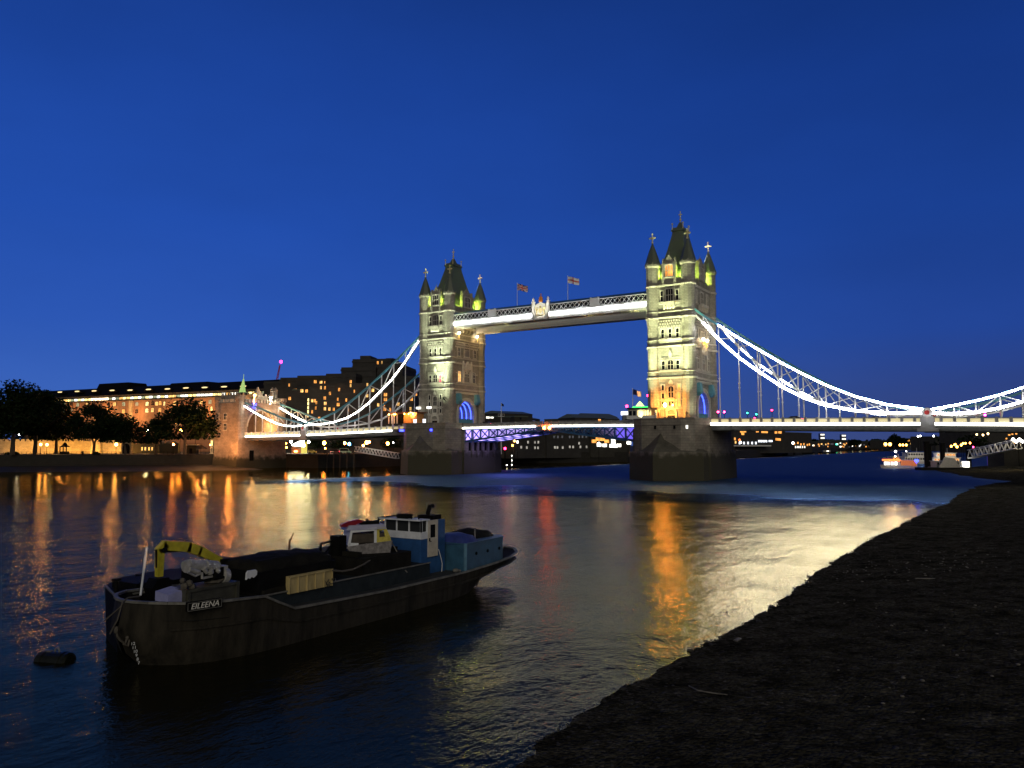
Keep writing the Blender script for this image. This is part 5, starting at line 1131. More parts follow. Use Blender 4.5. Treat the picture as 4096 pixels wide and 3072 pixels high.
# beneath the north side span: quay, lamps, lobby, vehicles, brow
o, rz, ln = frame(1340, 395, 1600, 388, 6.4)
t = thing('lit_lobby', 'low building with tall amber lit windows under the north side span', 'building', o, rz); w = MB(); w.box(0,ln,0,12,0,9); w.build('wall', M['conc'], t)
for px in (1348,1356,1364,1372,1380,1388,1396,1432,1440,1478,1488,1498,1508,1516,1524,1532,1540,1550): u, z = fz(o, rz, px, 1757); w = MB(); w.box(u-.38,u+.38,-.1,.02,z-1.6,z+1.5); w.build('window', M['yellow_win' if px > 1470 else 'orange_win'], t)
u, z = fz(o, rz, 1505, 1782); w = MB(); w.box(u-3,u+2,-.2,.02,z-.8,z+1.2); w.build('shop_window', glow('red_shop', (1,.14,.04), 1.6, var=.4), t)
for px, py, m, r, e, lb, col in ((1164,1766,'hot_white',.55,2500,'white globe lamp beneath the deck, left of the glaring white canopy light',(1,.95,.7)),(1235,1768,'hot_white',.5,1800,'white globe lamp beneath the deck, right of the glaring canopy light',(1,.95,.7)),(1297,1772,'sodium',.72,1800,'big orange globe lamp beneath the deck beside the small dark tree',(1,.5,.15)),(1379,1772,'sodium',.55,1200,'orange globe lamp just left of the blue lamp',(1,.5,.15)),(1397,1776,'cyan_lamp',.62,500,'bright blue lamp beneath the north side span',(.1,.4,1)),(1467,1770,'sodium',.7,2200,'orange lamp beneath the deck above the brow, left one of two',(1,.5,.15)),(1477,1768,'globe',.45,0,'yellow lamp touching the orange one above the brow',(1,.6,.2)),(1551,1774,'sodium',.62,1500,'orange lamp beneath the deck nearest the north pier',(1,.5,.15)),(1144,1774,'sodium',.3,0,'small red orange lamp at the wall end under the deck',(1,.4,.1)),(1146,1790,'sodium',.32,0,'low orange light at the wall end under the deck',(1,.4,.1)),(1301,1793,'sodium',.3,0,'small pinkish light right of the kiosk under the deck',(1,.4,.1)),(1453,1782,'globe',.45,0,'wide yellow light low above the top of the brow',(1,.7,.3)),(1573,1770,'white_lamp',.22,0,'small pale lamp on a pole beside the north pier',(1,1,1))):
    wharf_lamp(px, py, 346, m, lb, r, e, col, 'lamps under the north side span')
p = pp(1195, 1768, 356); t = thing('canopy_kiosk', 'glaring white lit canopy with a yellow side panel beneath the north side span', 'kiosk', (p.x,p.y,6.4), YAW)
w = MB(); w.slab([(-3.2,3.6),(3,3.0),(3,4.0),(2.2,5.6),(.4,5.4)], -1, 1); w.build('canopy', glow('canopy_white', (1,.97,.85), 30), t); w = MB(); w.box(1.4,3.6,-.9,1,0,5.2); w.build('side_panel', glow('panel_yellow', (.9,.75,.12), .9), t); w = MB(); w.box(-3,1.4,-.9,1,0,3); w.build('counter', M['brick'], t)
for x in (-1.3,-.6): w = MB(); w.ball((x,-1.1,.9), .3, 8); w.build('counter_lamp', M['sodium'], t)
def van(px, d, col, label, hl='red_lamp', ln=4.4, h=1.9):
    p = pp(px, 1800, d); t = thing('parked_van', label, 'van', (p.x,p.y,6.4), YAW+.1, 'vehicles parked under the span')
    w = MB(); w.slab([(-ln/2,.4),(ln/2,.4),(ln/2,1.0),(ln/2-.9,1.2),(ln/2-1.5,h),(-ln/2+.1,h),(-ln/2,1.1)], -.9, .9); w.build('body', mat('van_paint', col, .4), t)
    w = MB(); w.slab([(ln/2-1.0,1.22),(ln/2-1.5,h-.15),(-ln/2+.3,h-.15),(-ln/2+.25,1.22)], -.92, .92); w.build('windows', M['dark'], t)
    for a in (-ln/2+.8, ln/2-.9): w = MB(); w.tube([(a,-.93,.36),(a,.93,.36)], .36, 12); w.build('wheel', M['black'], t)
    w = MB(); w.box(-ln/2-.06,-ln/2+.1,-.8,-.5,.8,1.15); w.build('tail_light', M[hl], t)
van(1345, 342, (.06,.02,.015), 'dark red estate car with a glowing tail light beneath the deck')
van(1382, 341, (.35,.55,.42), 'pale green and white van under the blue lamp', ln=5, h=2.3)
van(1250, 346, (.5,.4,.1), 'yellow low van beside the white globe lamps', 'white_win', 3.6, 1.6)
a, b = pp(1425,1806,330), pp(1590,1834,312)
t = thing('access_brow', 'white lattice footbridge sloping down toward the north pier', 'gangway', a); v = b-a; w = MB(); n = 13; u = v.normalized(); sd = u.cross(Vector((0,0,1))).normalized()*.9
for s in (-1,1):
    for z in (0, 2.1): w.beam(sd*s + Vector((0,0,z)), v + sd*s + Vector((0,0,z)), .2)
    for k in range(n):
        p, q = v*(k/n), v*((k+1)/n); up_ = Vector((0,0,2.1)); m_ = v*((k+.5)/n); w.beam(p+sd*s, m_+sd*s+up_, .15); w.beam(m_+sd*s+up_, q+sd*s, .15)
w.build('truss', M['white'], t); w = MB(); w.beam((0,0,-.1), v+Vector((0,0,-.1)), 1.7, .14); w.build('walkway', M['grey'], t)
lamp('POINT', a.lerp(b,.4)+Vector((2,-6,4)), 700, (1,.9,.75), .3)
for k, px in enumerate((1308,1335,1360,1388,1415)):
    p = pp(px, 1840, 322); w = MB(); w.lathe([(.32,-1),(.3,7.2),(.15,7.5)], 0, 0, 8); o = w.build('fender_pile', M['bark'], loc=(p.x,p.y,0)); tag(o, ['dark timber pile standing against the quay below the orange lamp','timber pile below the dark red car','pale streaked timber pile below the pale van','tall timber pile under the blue lamp','timber pile at the head of the brow'][k], 'pile', 'timber piles along the quay')
p = pp(1328, 1811, 328); w = MB(); w.box(-.8,.8,-.1,.1,-.6,.6); w.k = 1; w.box(-.5,.5,-.13,-.1,-.3,.3); o = w.build('notice_board', [M['white'], M['black']], loc=p, rot=YAW); tag(o, 'small white framed notice board on the dark quay wall', 'sign')
# ------------------------------------------------------------------ downstream: warehouses, skyline, pier and boats
def simple_building(px0, d0, px1, d1, py, label, wins=(), m='conc', roof=None, name='warehouse', depth=20, base=6.4, ww=1.2, wh=1.5, wm='warm_win', cat='building'):
    o, rz, ln = frame(px0, d0, px1, d1, base); _, h = fz(o, rz, (px0+px1)/2, py); t = thing(name, label, cat, o, rz)
    w = MB(); w.box(0, ln, 0, depth, -3, h); w.build('wall', M[m], t); w = MB()
    if roof: w.prism([(-.5,-.5),(ln+.5,-.5),(ln+.5,depth),(-.5,depth)], h, h+roof, [(1,depth/2-1),(ln-1,depth/2-1),(ln-1,depth/2+1),(1,depth/2+1)])
    else: w.box(-.4, ln+.4, -.4, depth, h, h+.6)
    w.build('roof', M['slate'], t)
    for it in wins:
        px, py_ = it[0], it[1]; mm = it[2] if len(it) > 2 else wm; k = it[3] if len(it) > 3 else 1
        u, z = fz(o, rz, px, py_)
        if u < .5 or u > ln-.5: continue
        w = MB(); w.box(u-ww*k/2, u+ww*k/2, -.12, .02, z-wh/2, z+wh/2); w.build('window', [M[mm]], t)
    return t
E('pale_win', (1,.93,.8), .38, var=.5)
rows = []
for X, Y in ((1072,395),(1125,393),(1130,440),(1185,440),(1212,440),(1075,480),(1120,482),(1185,485),(1210,485),(1340,350),(1370,350),(1405,350),(1340,398),(1370,398),(1405,397),(1345,482),(1365,482),(1408,482)): rows.append((1550+X/2.011, 1550+Y/2.011, 'dim_white' if Y < 430 else 'pale_win', 1.1))
E('dim_white', (.8,.82,.9), .09, var=.4)
simple_building(2050, 395, 2195, 415, 1712, 'tall dark riverside warehouse seen beneath the bascules, nearer the north pier', rows, roof=3, ww=1.0, wh=1.3)
simple_building(2188, 412, 2360, 432, 1706, 'dark riverside warehouse beneath the middle of the bascules', rows + [(1550+X/2.011, 1550+Y/2.011, 'dim_white' if Y < 430 else 'pale_win', 1.1) for X, Y in ((1465,398),(1490,398),(1540,396),(1568,396),(1598,396),(1465,478),(1492,478),(1540,448),(1550,478),(1600,478))], roof=2, ww=1.0, wh=1.3)
t = simple_building(2362, 430, 2520, 445, 1735, 'low pale riverside terrace building with arched orange windows near the south pier', [(1550+X/2.011, 1550+Y/2.011, 'orange_win', 2.6) for X, Y in ((1660,432),(1692,415),(1728,415),(1762,432))] + [(1550+X/2.011, 1550+Y/2.011, 'white_win', 2.5) for X, Y in ((1815,420),(1815,445),(1700,462),(1745,465),(1940,445),(1800,468),(1830,470),(1860,465))], m='land', ww=1.2, wh=1.8)
for px, py, m, lb in ((2512,1771,'white_far','dazzling white lamp at the edge of the south pier below the bascule'),(2395,1773,'white_far','yellow white lamp below the arched orange windows'),(2058,1764,'sodium_far','orange lamp low beside the north pier cutwater'),(2050,1782,'sodium_far','low orange lamp at the warehouse foot'),(2070,1768,'white_far','white lamp high at the end of the warehouse')):
    p = pp(px, py, 392); street_lamp((p.x,p.y,1), p.z-1, m, lb, 'lamps beyond the bascules', 0, r=.5)
p = pp(2020, 1794, 300); t = thing('river_beacon', 'red beacon on a dark post beside the north pier', 'beacon', (p.x,p.y,-1)); h = p.z+1; w = MB(); w.tube([(0,0,0),(0,0,h)], .2, 6); w.build('post', M['black'], t); w = MB(); w.ball((0,0,h), .5, 8); w.build('lamp', M['red_lamp'], t)
p = pp(2036, 1850, 330); t = thing('mooring_pontoon', 'dark pontoon with a white lit ladder post beyond the north pier', 'pontoon', (p.x,p.y,WZ), YAW); w = MB(); w.box(-3,4,-1.5,2,-.5,.7); w.build('deck', M['black'], t); w = MB(); w.tube([(1.2,-1,0),(1.2,-1,5)], .12, 6); w.build('post', M['white'], t)
for z in (1.2,3.0,5.0): w = MB(); w.ball((1.2,-1.1,z), .17, 6); w.build('lamp', M['white_far'], t)
w = MB(); w.ball((-.9,-1.3,1.1), .25, 6); w.build('lamp', M['white_far'], t)
# roofs and mast showing above the bascules
simple_building(1938, 470, 2040, 485, 1668, 'pale low building with a row of white windows, right of the north tower', [(x, 1669.5, 'white_win') for x in (1947,1953,1959,1966,1971)], m='land', ww=.8, wh=1.2, name='riverside_house')
simple_building(2000, 520, 2130, 540, 1655, 'dark hip roofed building with an orange window behind the signal mast', [(2040,1675,'orange_win',2),(2050,1675,'orange_win')], roof=2, name='riverside_house')
t = simple_building(2058, 500, 2110, 505, 1668, 'grey gabled house above the middle of the north bascule', [(2082,1674,'dark')], m='land', name='gabled_house'); o = t.children[0]
w = MB(); w.slab([(-.5,20),(9,20),(4.2,25.5)], -.2, 10); 
simple_building(2105, 560, 2160, 575, 1676, 'low dark building at the end of the roofs above the north bascule', roof=2, name='riverside_house')
simple_building(2300, 560, 2420, 575, 1672, 'long house with a pale glazed roof above the south bascule', [(2398,1681,'orange_win',2)], roof=3, name='riverside_house')
simple_building(2350, 600, 2470, 615, 1668, 'dark mansard roofed house above the south bascule beside the pale glazed roof', [(2435,1680,'orange_win',1.5)], roof=3, name='mansard_house')
simple_building(2420, 575, 2478, 580, 1676, 'small dark hipped house above the south bascule nearest the control cabin', roof=3, name='riverside_house')
simple_building(2255, 590, 2305, 600, 1678, 'low dark shed at the left end of the roofs above the south bascule', name='riverside_shed')
p = pp(2005, 1690, 360); t = thing('signal_mast', 'pale mast with a platform and small dark flag right of the north tower', 'mast', (p.x,p.y,6), YAW); h = [pp(2005,y,360).z-6 for y in (1610,1665,1690)]
w = MB(); w.tube([(0,0,0),(0,0,h[1]),(0,0,h[0])], [.3,.22,.1], 6); w.build('pole', M['white'], t); w = MB(); w.box(-1.4,1.4,-.8,.8,h[1]-.2,h[1])
for a in (-1.4,-.5,.5,1.4): w.box(a-.05,a+.05,-.85,-.75,h[1],h[1]+1.1)
w.box(-1.4,1.4,-.85,-.75,h[1]+1,h[1]+1.1); w.build('platform', M['white'], t); w = MB(); w.slab([(0,h[0]-.2),(1.2,h[0]-.9),(1.1,h[0]-1.9),(0,h[0]-1.3)], -.02, .02); w.build('flag', M['black'], t)
# towers of the business district kilometres away
def tower(px0, px1, py, d, label, cap=None, name='office_tower'):
    a, b = pp(px0, 1700, d), pp(px1, 1700, d); wd = (b-a).length; c = (a+b)/2; z = pp((px0+px1)/2, py, d).z; t = thing(name, label, 'tower', (c.x,c.y,0), YAW)
    w = MB(); w.box(-wd/2, wd/2, -wd/2, wd/2, 0, z); w.build('shaft', M['office'], t); return t, wd, z
M['office'] = mat('office_glass', (.12,.13,.16), .5, var=.2, scale=.02)
t, wd, z = tower(2490, 2520, 1660, 4000, 'far pale square skyscraper with white and red lit top by the south pier')
w = MB(); w.box(-wd*.62,wd*.5,-wd/2,wd/2,z,z+18); w.build('lit_crown', glow('crown_white', (.9,.9,1), 3), t); w = MB(); w.box(wd*.3,wd*.55,-wd*.52,-wd*.5,z,z+16); w.ball((wd*.1,0,z+45),7,8); w.build('red_light', M['red_lamp'], t)
t, wd, z = tower(2538, 2583, 1630, 4000, 'far skyscraper whose lit pyramid roof glows yellow and green')
w = MB(); w.prism([(-wd*.36,-wd*.36),(wd*.36,-wd*.36),(wd*.36,wd*.36),(-wd*.36,wd*.36)], z+6, z+32, [(-2,-2),(2,-2),(2,2),(-2,2)]); w.build('pyramid_roof', glow('pyramid_glow', (.75,1,.30), 2.2, var=.4, scale=.12), t)
w = MB(); w.box(-wd*.6,wd*.6,-wd*.6,wd*.6,z-4,z+5); w.build('green_band', glow('green_band', (.03,.9,.12), 2.5), t)
p = pp(2592, 1582, 3000); t = thing('distant_mast', 'far mast with one red lamp just left of the south tower', 'mast', (p.x,p.y,0)); w = MB(); w.tube([(0,0,0),(0,0,p.z)], 1.2, 5); w.build('pole', M['black'], t); w = MB(); w.ball((0,0,p.z), 5, 8); w.build('lamp', M['red_lamp'], t)

# far reach seen under the south side span
E('sign_white', (.85,.9,1), 2.2)
wl = [(2900+X/1.85, 1650+Y/1.85, m, k) for X, Y, m, k in ((120,138,'orange_win',3),(145,138,'orange_win',3),(130,157,'orange_win',3),(237,138,'orange_win',3),(280,143,'orange_win',4),(305,143,'orange_win',3),(375,147,'orange_win',3),(405,147,'orange_win',4),(70,195,'orange_win',1.5),(75,220,'warm_win',1.5),(380,198,'orange_win',3),(400,200,'orange_win',3))]
wl += [(2900+X/1.85, 1650+226/1.85, 'sign_white', 1.6) for X in (105,137,167,197,225)]
t = simple_building(2935, 640, 3140, 690, 1718, 'dark riverside flats with orange upper windows and a white sign, right of the south pier', wl, ww=1.3, wh=2.0, name='riverside_flats')
rr = random.Random(3); w = MB(); o = Vector(t.location); rz = t.rotation_euler.z
u, z = fz(o, rz, 3030, 1765)
for k in range(13): w.box(u+k*1.05, u+k*1.05+.7, -.5, -.3, z-.8+(.4 if k%4==2 else 0), z+.9); w.box(u+k*1.05+.2, u+k*1.05+.5, -.52,-.29, z-.2, z+.15)
for k in range(5): w.box(u+16+k*1.2, u+16.8+k*1.2, -.5, -.3, z-.5, z+1.0)
w.build('lit_sign', M['sign_white'], t)
w = MB(); q, zz = fz(o, rz, 2950, 1783); w.box(-1, 45, -6, -.2, zz-.5, zz+.5); w.build('terrace', M['white'], t)
simple_building(3135, 700, 3245, 740, 1732, 'dark blocky flats next to the signed riverside flats', [(3250-95+X, 1650+Y/1.85, 'orange_win', 2) for X, Y in ((20,232),(34,225),(46,236),(58,234),(72,240),(80,236))] + [(3180+k*9, 1788, 'white_win', 1.5) for k in range(5)], name='riverside_flats', ww=1.2, wh=1.8)
far = [(3225,3320,1100,1768),(3300,3390,1300,1762),(3380,3470,1500,1768),(3460,3560,1700,1765),(3540,3640,1500,1762),(3620,3760,1300,1755),(3740,3900,900,1748),(3880,4100,700,1728)]
for k, (x0, x1, d, py) in enumerate(far):
    ws = [(rr.uniform(x0+6, x1-6), rr.uniform(py+6, 1788), rr.choice(['orange_win','warm_win','white_win','orange_win','dim_white']), rr.uniform(1.5,3)) for _ in range(11)]
    if k == 3: ws += [(3490+q, 1768+p*7, 'orange_win', 3.2) for q in (0,9,17) for p in (0,1,2)]
    if k == 1: ws += [(3345, 1777, 'green_lamp', 4), (3308,1776,'dim_white',6), (3325,1776,'dim_white',6)]
    simple_building(x0, d, x1, d*1.05, py, ['low dark wharf block where the far bank begins beyond the flats','dark block with a green light on the far bank','dark low block midway along the far bank','far bank block with a grid of orange windows','dark block on the far bank left of the moored boats','dark block behind the moored boats and piles','dark block behind the pier gangway','tall dark wharf building at the right edge under the deck'][k], ws, ww=.0016*d, wh=.0017*d, name='far_bank_block', depth=30)
for k, (px, d, top, wpx) in enumerate([(3250,1150,1757,70),(3330,1350,1758,70),(3415,1500,1760,80),(3500,1600,1757,80),(3577,1000,1734,60),(3600,1300,1752,90),(3680,1100,1748,90),(3790,800,1742,110),(3895,640,1738,120)]):
    tree(px, d, 6, top, wpx, ['first tree beyond the dark flats on the far bank','tree near the green light on the far bank','tree midway along the far bank','tree beside the grid of orange windows','taller tree rising above the far bank left of the link pedestal','tree behind the orange boat','tree behind the moored white boats','tree behind the pier gangway','dark tree behind the gangway head at the right'][k], 40+k, n=500, leaf=d*.0015, group='trees on the far bank', kind='riverside_tree')
for k, (px, py) in enumerate(((3285,1734),(3370,1738))):
    t, wd, z = tower(px-9, px+9, py, 2600, 'far flats with white window dots beneath the south span, ' + ('nearer the south pier' if k == 0 else 'further from the south pier'), name='far_flats')
    for q in range(9): w = MB(); a = -wd/2 + wd*(.2+.3*(q%3)); b = z-4-11*(q//3); w.box(a-1.6,a+1.6,-wd/2-.5,-wd/2,b-2,b+2); w.build('window', M['white_win'], t)
for px, py, m, lb, r in ((2958,1760,'orange_bar','orange red lamp at the south pier edge under the deck',.9),(2962,1770,'white_far','white lamp at the foot of the riverside flats next to the pier',.8),(3172,1772,'white_far','white lamp where the flats meet the far bank',.8),(3542,1777,'sodium_far','orange lamp pair on the far bank, left',1.2),(3560,1777,'sodium_far','orange lamp pair on the far bank, right',1.2),(3600,1780,'sodium_far','orange lamp over the moored boats, first of three',.8),(3612,1780,'sodium_far','orange lamp over the moored boats, second of three',.8),(3625,1780,'sodium_far','orange lamp over the moored boats, last of three',.8),(3672,1745,'white_far','white lamp under the deck left of the link pedestal',.6),(3681,1744,'white_far','white lamp under the deck close to the link pedestal',.6),(3735,1744,'white_far','lone white lamp right of the link pedestal under the deck',.6),(3893,1788,'pink_lamp','tiny red lamp above the pier gangway',.45),(3907,1738,'globe_far','warm lamp below the deck right of the link pedestal, nearer it',.6),(3932,1740,'globe_far','warm lamp below the deck, further from the link pedestal',.7),(3952,1735,'globe_far','stacked yellow lights under the short chain',.7)):
    p = pp(px, py, 620); street_lamp((p.x,p.y,2), p.z-2, m, lb, 'lamps on the far bank', 0, r=r)
for px, py, r in ((3805,1785,.7),(3818,1779,.6),(3828,1787,.8),(3845,1780,.7),(3852,1774,.6),(3862,1773,.6),(3880,1772,.6),(3822,1777,.5)):
    p = pp(px, py, 430); street_lamp((p.x,p.y,2), p.z-2, 'sodium_far', 'orange lamp in the bright cluster behind the pier piles', 'clustered orange lamps behind the pier', 0, r=r*.8)
p = pp(4072, 1762, 262); t = thing('floodlight_mast', 'dazzling white floodlights on a post at the right edge under the deck', 'floodlight', (p.x,p.y,3)); h = p.z-3; w = MB(); w.tube([(0,0,0),(0,0,h)], .14, 6); w.build('post', M['black'], t)
for dx in (-1.6,-.6,.5,1.5): w = MB(); w.ball((dx*_c, dx*_s, h+.35*math.sin(dx*3)), .5, 8); w.build('lamp_head', M['white_far'], t)
lamp('POINT', (p.x-1,p.y-2,p.z+1.5), 3000, (1,.75,.35), .5)
mb = MB(); a, b = pp(4015, 1800, 285), pp(4130, 1800, 285); mb.box(0,(b-a).length,0,10,0,a.z+3.4); tag(mb.build('landing_wall', M['quay'], loc=(a.x,a.y,-1), rot=YAW), 'dark masonry landing at the right edge where the gangway ends', 'wall')

# passenger boats and pier
def hullmb(L_, B_, H_, rake=.12, n=14):
    w = MB(); vs = []
    for i in range(n+1):
        u = i/n; x = (u-.5)*L_; f = min(1, (1-u)*5)**.55 if u > .8 else min(1, .72+u*1.4)
        hb = B_/2*f; sheer = H_*(1 + .25*max(0, u-.7)/.3)
        vs += [(x - rake*L_*0 , -hb*.8, -.6), (x + (rake*L_*.4 if u > .95 else 0), -hb, sheer), (x + (rake*L_*.4 if u > .95 else 0), hb, sheer), (x, hb*.8, -.6)]
    fs = []
    for i in range(n):
        for j in range(3): fs.append((i*4+j, i*4+j+1, i*4+5+j, i*4+4+j))
    fs += [(3,2,1,0), (n*4,n*4+1,n*4+2,n*4+3)]
    return w.add(vs, fs)
E('boat_glow', (1,.22,.06), .22, base=(.45,.12,.05))
def boat(px, py, d, rz, L_, B_, label, hull_m, cab_m, decks=1, bar=None, glowm=None, group=None, extra=None):
    p = pp(px, py, d); t = thing('passenger_boat', label, 'boat', (p.x,p.y,WZ), rz, group)
    hullmb(L_, B_, 1.1).build('hull', M[hull_m], t)
    for k in range(decks):
        z = 1.1+2.3*k; a, b = -L_*(.40-.08*k), L_*(.28-.1*k); w = MB(); w.box(a,b,-B_*.40,B_*.40,z,z+2.2); w.build('cabin', M[cab_m], t)
        w = MB(); w.box(a-.4,b+.5,-B_*.46,B_*.46,z+2.2,z+2.35); w.build('roof', M['white'], t)
        n = int((b-a)/1.3)
        for q in range(n):
            u = a+.3+q*(b-a-.4)/n; w = MB(); w.box(u,u+.9,-B_*.40-.04,B_*.40+.04,z+.95,z+1.8); w.build('window', M[glowm or 'dark'], t)
    w = MB(); w.tube([(0,0,1.1+2.3*decks),(0,0,3.4+2.3*decks)], .07, 5); w.build('mast', M['white'], t)
    if bar: w = MB(); w.box(-L_*.42-.06,-L_*.40,-B_*.42,B_*.42,3.0,3.6); w.build('light_bar', M[bar], t)
    return t
t = boat(3595, 1868, 322, YAW-.25+math.pi, 13, 5, 'white and orange lit passenger boat nearest the open river at the pier', 'white', 'white', 1)
w = MB(); w.box(-.2,5.7,2.02,2.06,.9,3.1); w.build('side_panel', mat('white_hull', (.7,.7,.7), .4), t)
w = MB(); w.box(-.2,6.6,2.1,2.4,3.0,3.7); w.build('light_bar', M['orange_bar'], t)
w = MB(); w.box(-6.4,-.4,2.05,2.35,.9,3.2); w.build('orange_screen', glow('orange_screen', (1,.25,.06), .35, base=(.5,.18,.06)), t)
for x in (1,2.4,3.8,5): w = MB(); w.box(x,x+.9,2.04,2.2,1.3,2.6); w.build('saloon_window', M['white_win'], t)
q = pp(3575,1850,312); lamp('POINT', (q.x,q.y,3.2), 200, (1,.8,.6), .2); q = pp(3640,1850,310); lamp('POINT', (q.x,q.y,3.5), 160, (1,.4,.12), .2)
p = pp(3666,1842,312); t = thing('pier_beacon', 'blue lit beacon post beside the orange boat', 'beacon', (p.x,p.y,0)); w = MB(); w.tube([(0,0,0),(0,0,p.z)], .1, 6); w.build('post', M['white'], t); w = MB(); w.lathe([(.2,p.z-.9),(.7,p.z-.2),(.75,p.z+.3),(.1,p.z+.5)], 0, 0, 8); w.build('lamp', M['blue_dot'], t)
boat(3590, 1822, 420, YAW+.3, 12, 4.6, 'small orange lit boat behind the white and orange one', 'white', 'white', 1, glowm='orange_win')
boat(3668, 1838, 400, YAW+.1, 20, 6, 'two decked white boat with a dark window row behind the left pier piles', 'white', 'white', 2)
boat(3790, 1836, 380, YAW-.2, 17, 6, 'two decked white boat with amber windows behind the middle pier pile', 'white', 'white', 2, glowm='orange_win')
boat(3790, 1868, 300, YAW+.1, 14, 4.5, 'grey low launch lying between the pier piles', 'grey', 'grey', 1)
for px, py, m, r in ((3582,1806,'white_far',.5),(3625,1805,'white_far',.25),(3581,1825,'white_far',.35)): p = pp(px,py,372); street_lamp((p.x,p.y,1.2), p.z-1.2, m, {3582:'white lamp over the small orange lit boat',3625:'small white lamp above the two decked boat',3581:'white lamp just above the orange light bar'}[px], 'lamps on the boat pier', 0, r=r)
lamp('POINT', pp(3700,1800,375), 2500, (1,.9,.75), .4); lamp('POINT', pp(3830,1800,360), 2500, (1,.75,.45), .4)
p = pp(3770, 1860, 296); t = thing('landing_pontoon', 'long dark landing pontoon with a low shelter beside the tall piles', 'pontoon', (p.x,p.y,WZ), YAW); w = MB(); w.prism([(-9,-2),(7,-2.6),(10,0),(7,3),(-9,3)], -.6, 1.0); w.build('deck', M['black'], t)
w = MB(); w.box(9.6,11.4,2,4,1,3.2); w.build('shelter', M['white_win'], t); w = MB(); w.slab([(-2,1),(6,1),(4.2,4.4),(.4,4.9)], -1, -.7)
for k in range(5): w.box(-1.6+k*1.7,-1.5+k*1.7,-1.05,-.65,1,4)
w.build('screen', M['grey'], t)
for px, y0, y1, r, lb in ((3705,1766,1858,1.05,'thick black pile left of the link pedestal line, beside the white boat'),(3768,1772,1838,.95,'thick black pile in the middle of the boat pier'),(3874,1790,1882,.9,'thick black pile at the foot of the gangway'),(3720,1775,1850,.5,'thin black pile just right of the first thick one')):
    p = pp(px, y0, 308); w = MB(); w.lathe([(r,-1.5),(r,p.z-.6),(r*1.1,p.z-.5),(r*1.1,p.z)], 0, 0, 10); tag(w.build('mooring_pile', M['black'], loc=(p.x,p.y,0)), lb, 'pile', 'mooring piles of the boat pier')
a, b = pp(3882,1832,300), pp(4075,1793,268); t = thing('pier_gangway', 'pale steel truss gangway climbing from the pontoon to the lit landing', 'gangway', a); v = b-a; u = v.normalized(); sd = u.cross(Vector((0,0,1))).normalized()*1.1; n = 9; w = MB(); up_ = Vector((0,0,3.0))
for s in (-1,1):
    for z in (Vector(), up_): w.beam(sd*s+z, v+sd*s+z, .24)
    for k in range(n): p_, q_ = v*(k/n), v*((k+1)/n); m_ = v*((k+.5)/n); w.beam(p_+sd*s, m_+sd*s+up_, .17); w.beam(m_+sd*s+up_, q_+sd*s, .17)
w.build('truss', M['white'], t); w = MB(); w.beam((0,0,-.15), v+Vector((0,0,-.15)), 2.1, .2); w.build('walkway', M['white'], t)
lamp('POINT', a.lerp(b,.5)+Vector((-3,-8,4)), 500, (1,.92,.8), .3)
p = pp(3985, 1838, 300); w = MB(); w.box(-3.4,3.4,-.3,.3,-2.2,2.4); tag(w.build('violet_hoarding', glow('violet_panel', (.10,.06,.55), .22, base=(.1,.08,.3)), loc=p, rot=YAW), 'dim violet lit panel under the gangway at the beach', 'panel')
for k, (px, py, L_) in enumerate(((3042,1812,14),(3100,1812,24),(3150,1810,16),(3225,1806,18),(3310,1804,20))):
    d = 700+k*60; p = pp(px, 1782+9.26*FOC/d, d); t = thing('moored_barge', ['first dark houseboat of the moored row beyond the south pier','long dark houseboat with pale cabin in the moored row','dark houseboat with a yellow lit cabin in the moored row','low dark barge near the far end of the moored row','outermost dark barge with a white light in the moored row'][k], 'boat', (p.x,p.y,WZ), YAW+.05, 'barges moored along the far bank')
    hullmb(L_, 5, 1.5).build('hull', M['black'], t); w = MB(); w.box(-L_*.3,L_*.15,-1.8,1.8,1.4,3.6); w.build('cabin', M['grey' if k != 3 else 'black'], t)
    w = MB(); w.box(-L_*.1,L_*.05,-1.9,-1.8,2,3.2); w.build('window', M[['dim_white','dim_white','yellow_win','dark','white_win'][k]], t)
    w = MB(); w.tube([(L_*.25,0,1.4),(L_*.25,0,8)], .12, 5); w.build('mast', M['black'], t)
# ------------------------------------------------------------------ the barge in the foreground
BX = 91.4                                                            # its near side lies along y
V0 = Vector((0,0,0))
Bg = thing('cargo_barge', 'long rusty dark cargo barge with white and blue wheelhouse moored in the foreground', 'barge', (88.6,-182,WZ)); BO = Vector((88.6,-182,WZ))
def bl(x, y, z): return (x-BO.x, y-BO.y, z-BO.z)
M['hull'] = mat('rusty_hull', (.025,.024,.0205), .7, var=.5, scale=1.6, bump=.35, bscale=3, stretch=(1.2,1.2,.22), spec=.12, col2=(.046,.041,.032))
M['deckplate'] = mat('deck_plate', (.042,.047,.051), .7, var=.35, scale=1.2, bump=.3, bscale=5, spec=.12)
M['worn'] = mat('worn_rail', (.15,.15,.14), .6, var=.5, scale=2)
M['wh_white'] = mat('wheelhouse_white', (.70,.74,.80), .5, var=.12, scale=2.2); M['wh_cream'] = mat('door_cream', (.58,.54,.46), .55, var=.15, scale=3)
M['wh_blue'] = mat('wheelhouse_blue', (.022,.085,.25), .5, var=.25, scale=1.5); M['dh_blue'] = mat('deckhouse_blue', (.03,.10,.18), .5, var=.25, scale=1.2)
M['tarp'] = mat('tarpaulin', (.013,.0125,.0105), .8, var=.4, scale=1.3, bump=.6, bscale=2.5, spec=.08)
M['yellow'] = mat('excavator_yellow', (.52,.46,.03), .5, var=.35, scale=1.6); M['cont'] = mat('stained_cream', (.46,.37,.17), .6, var=.3, scale=2, stretch=(1,1,.35))
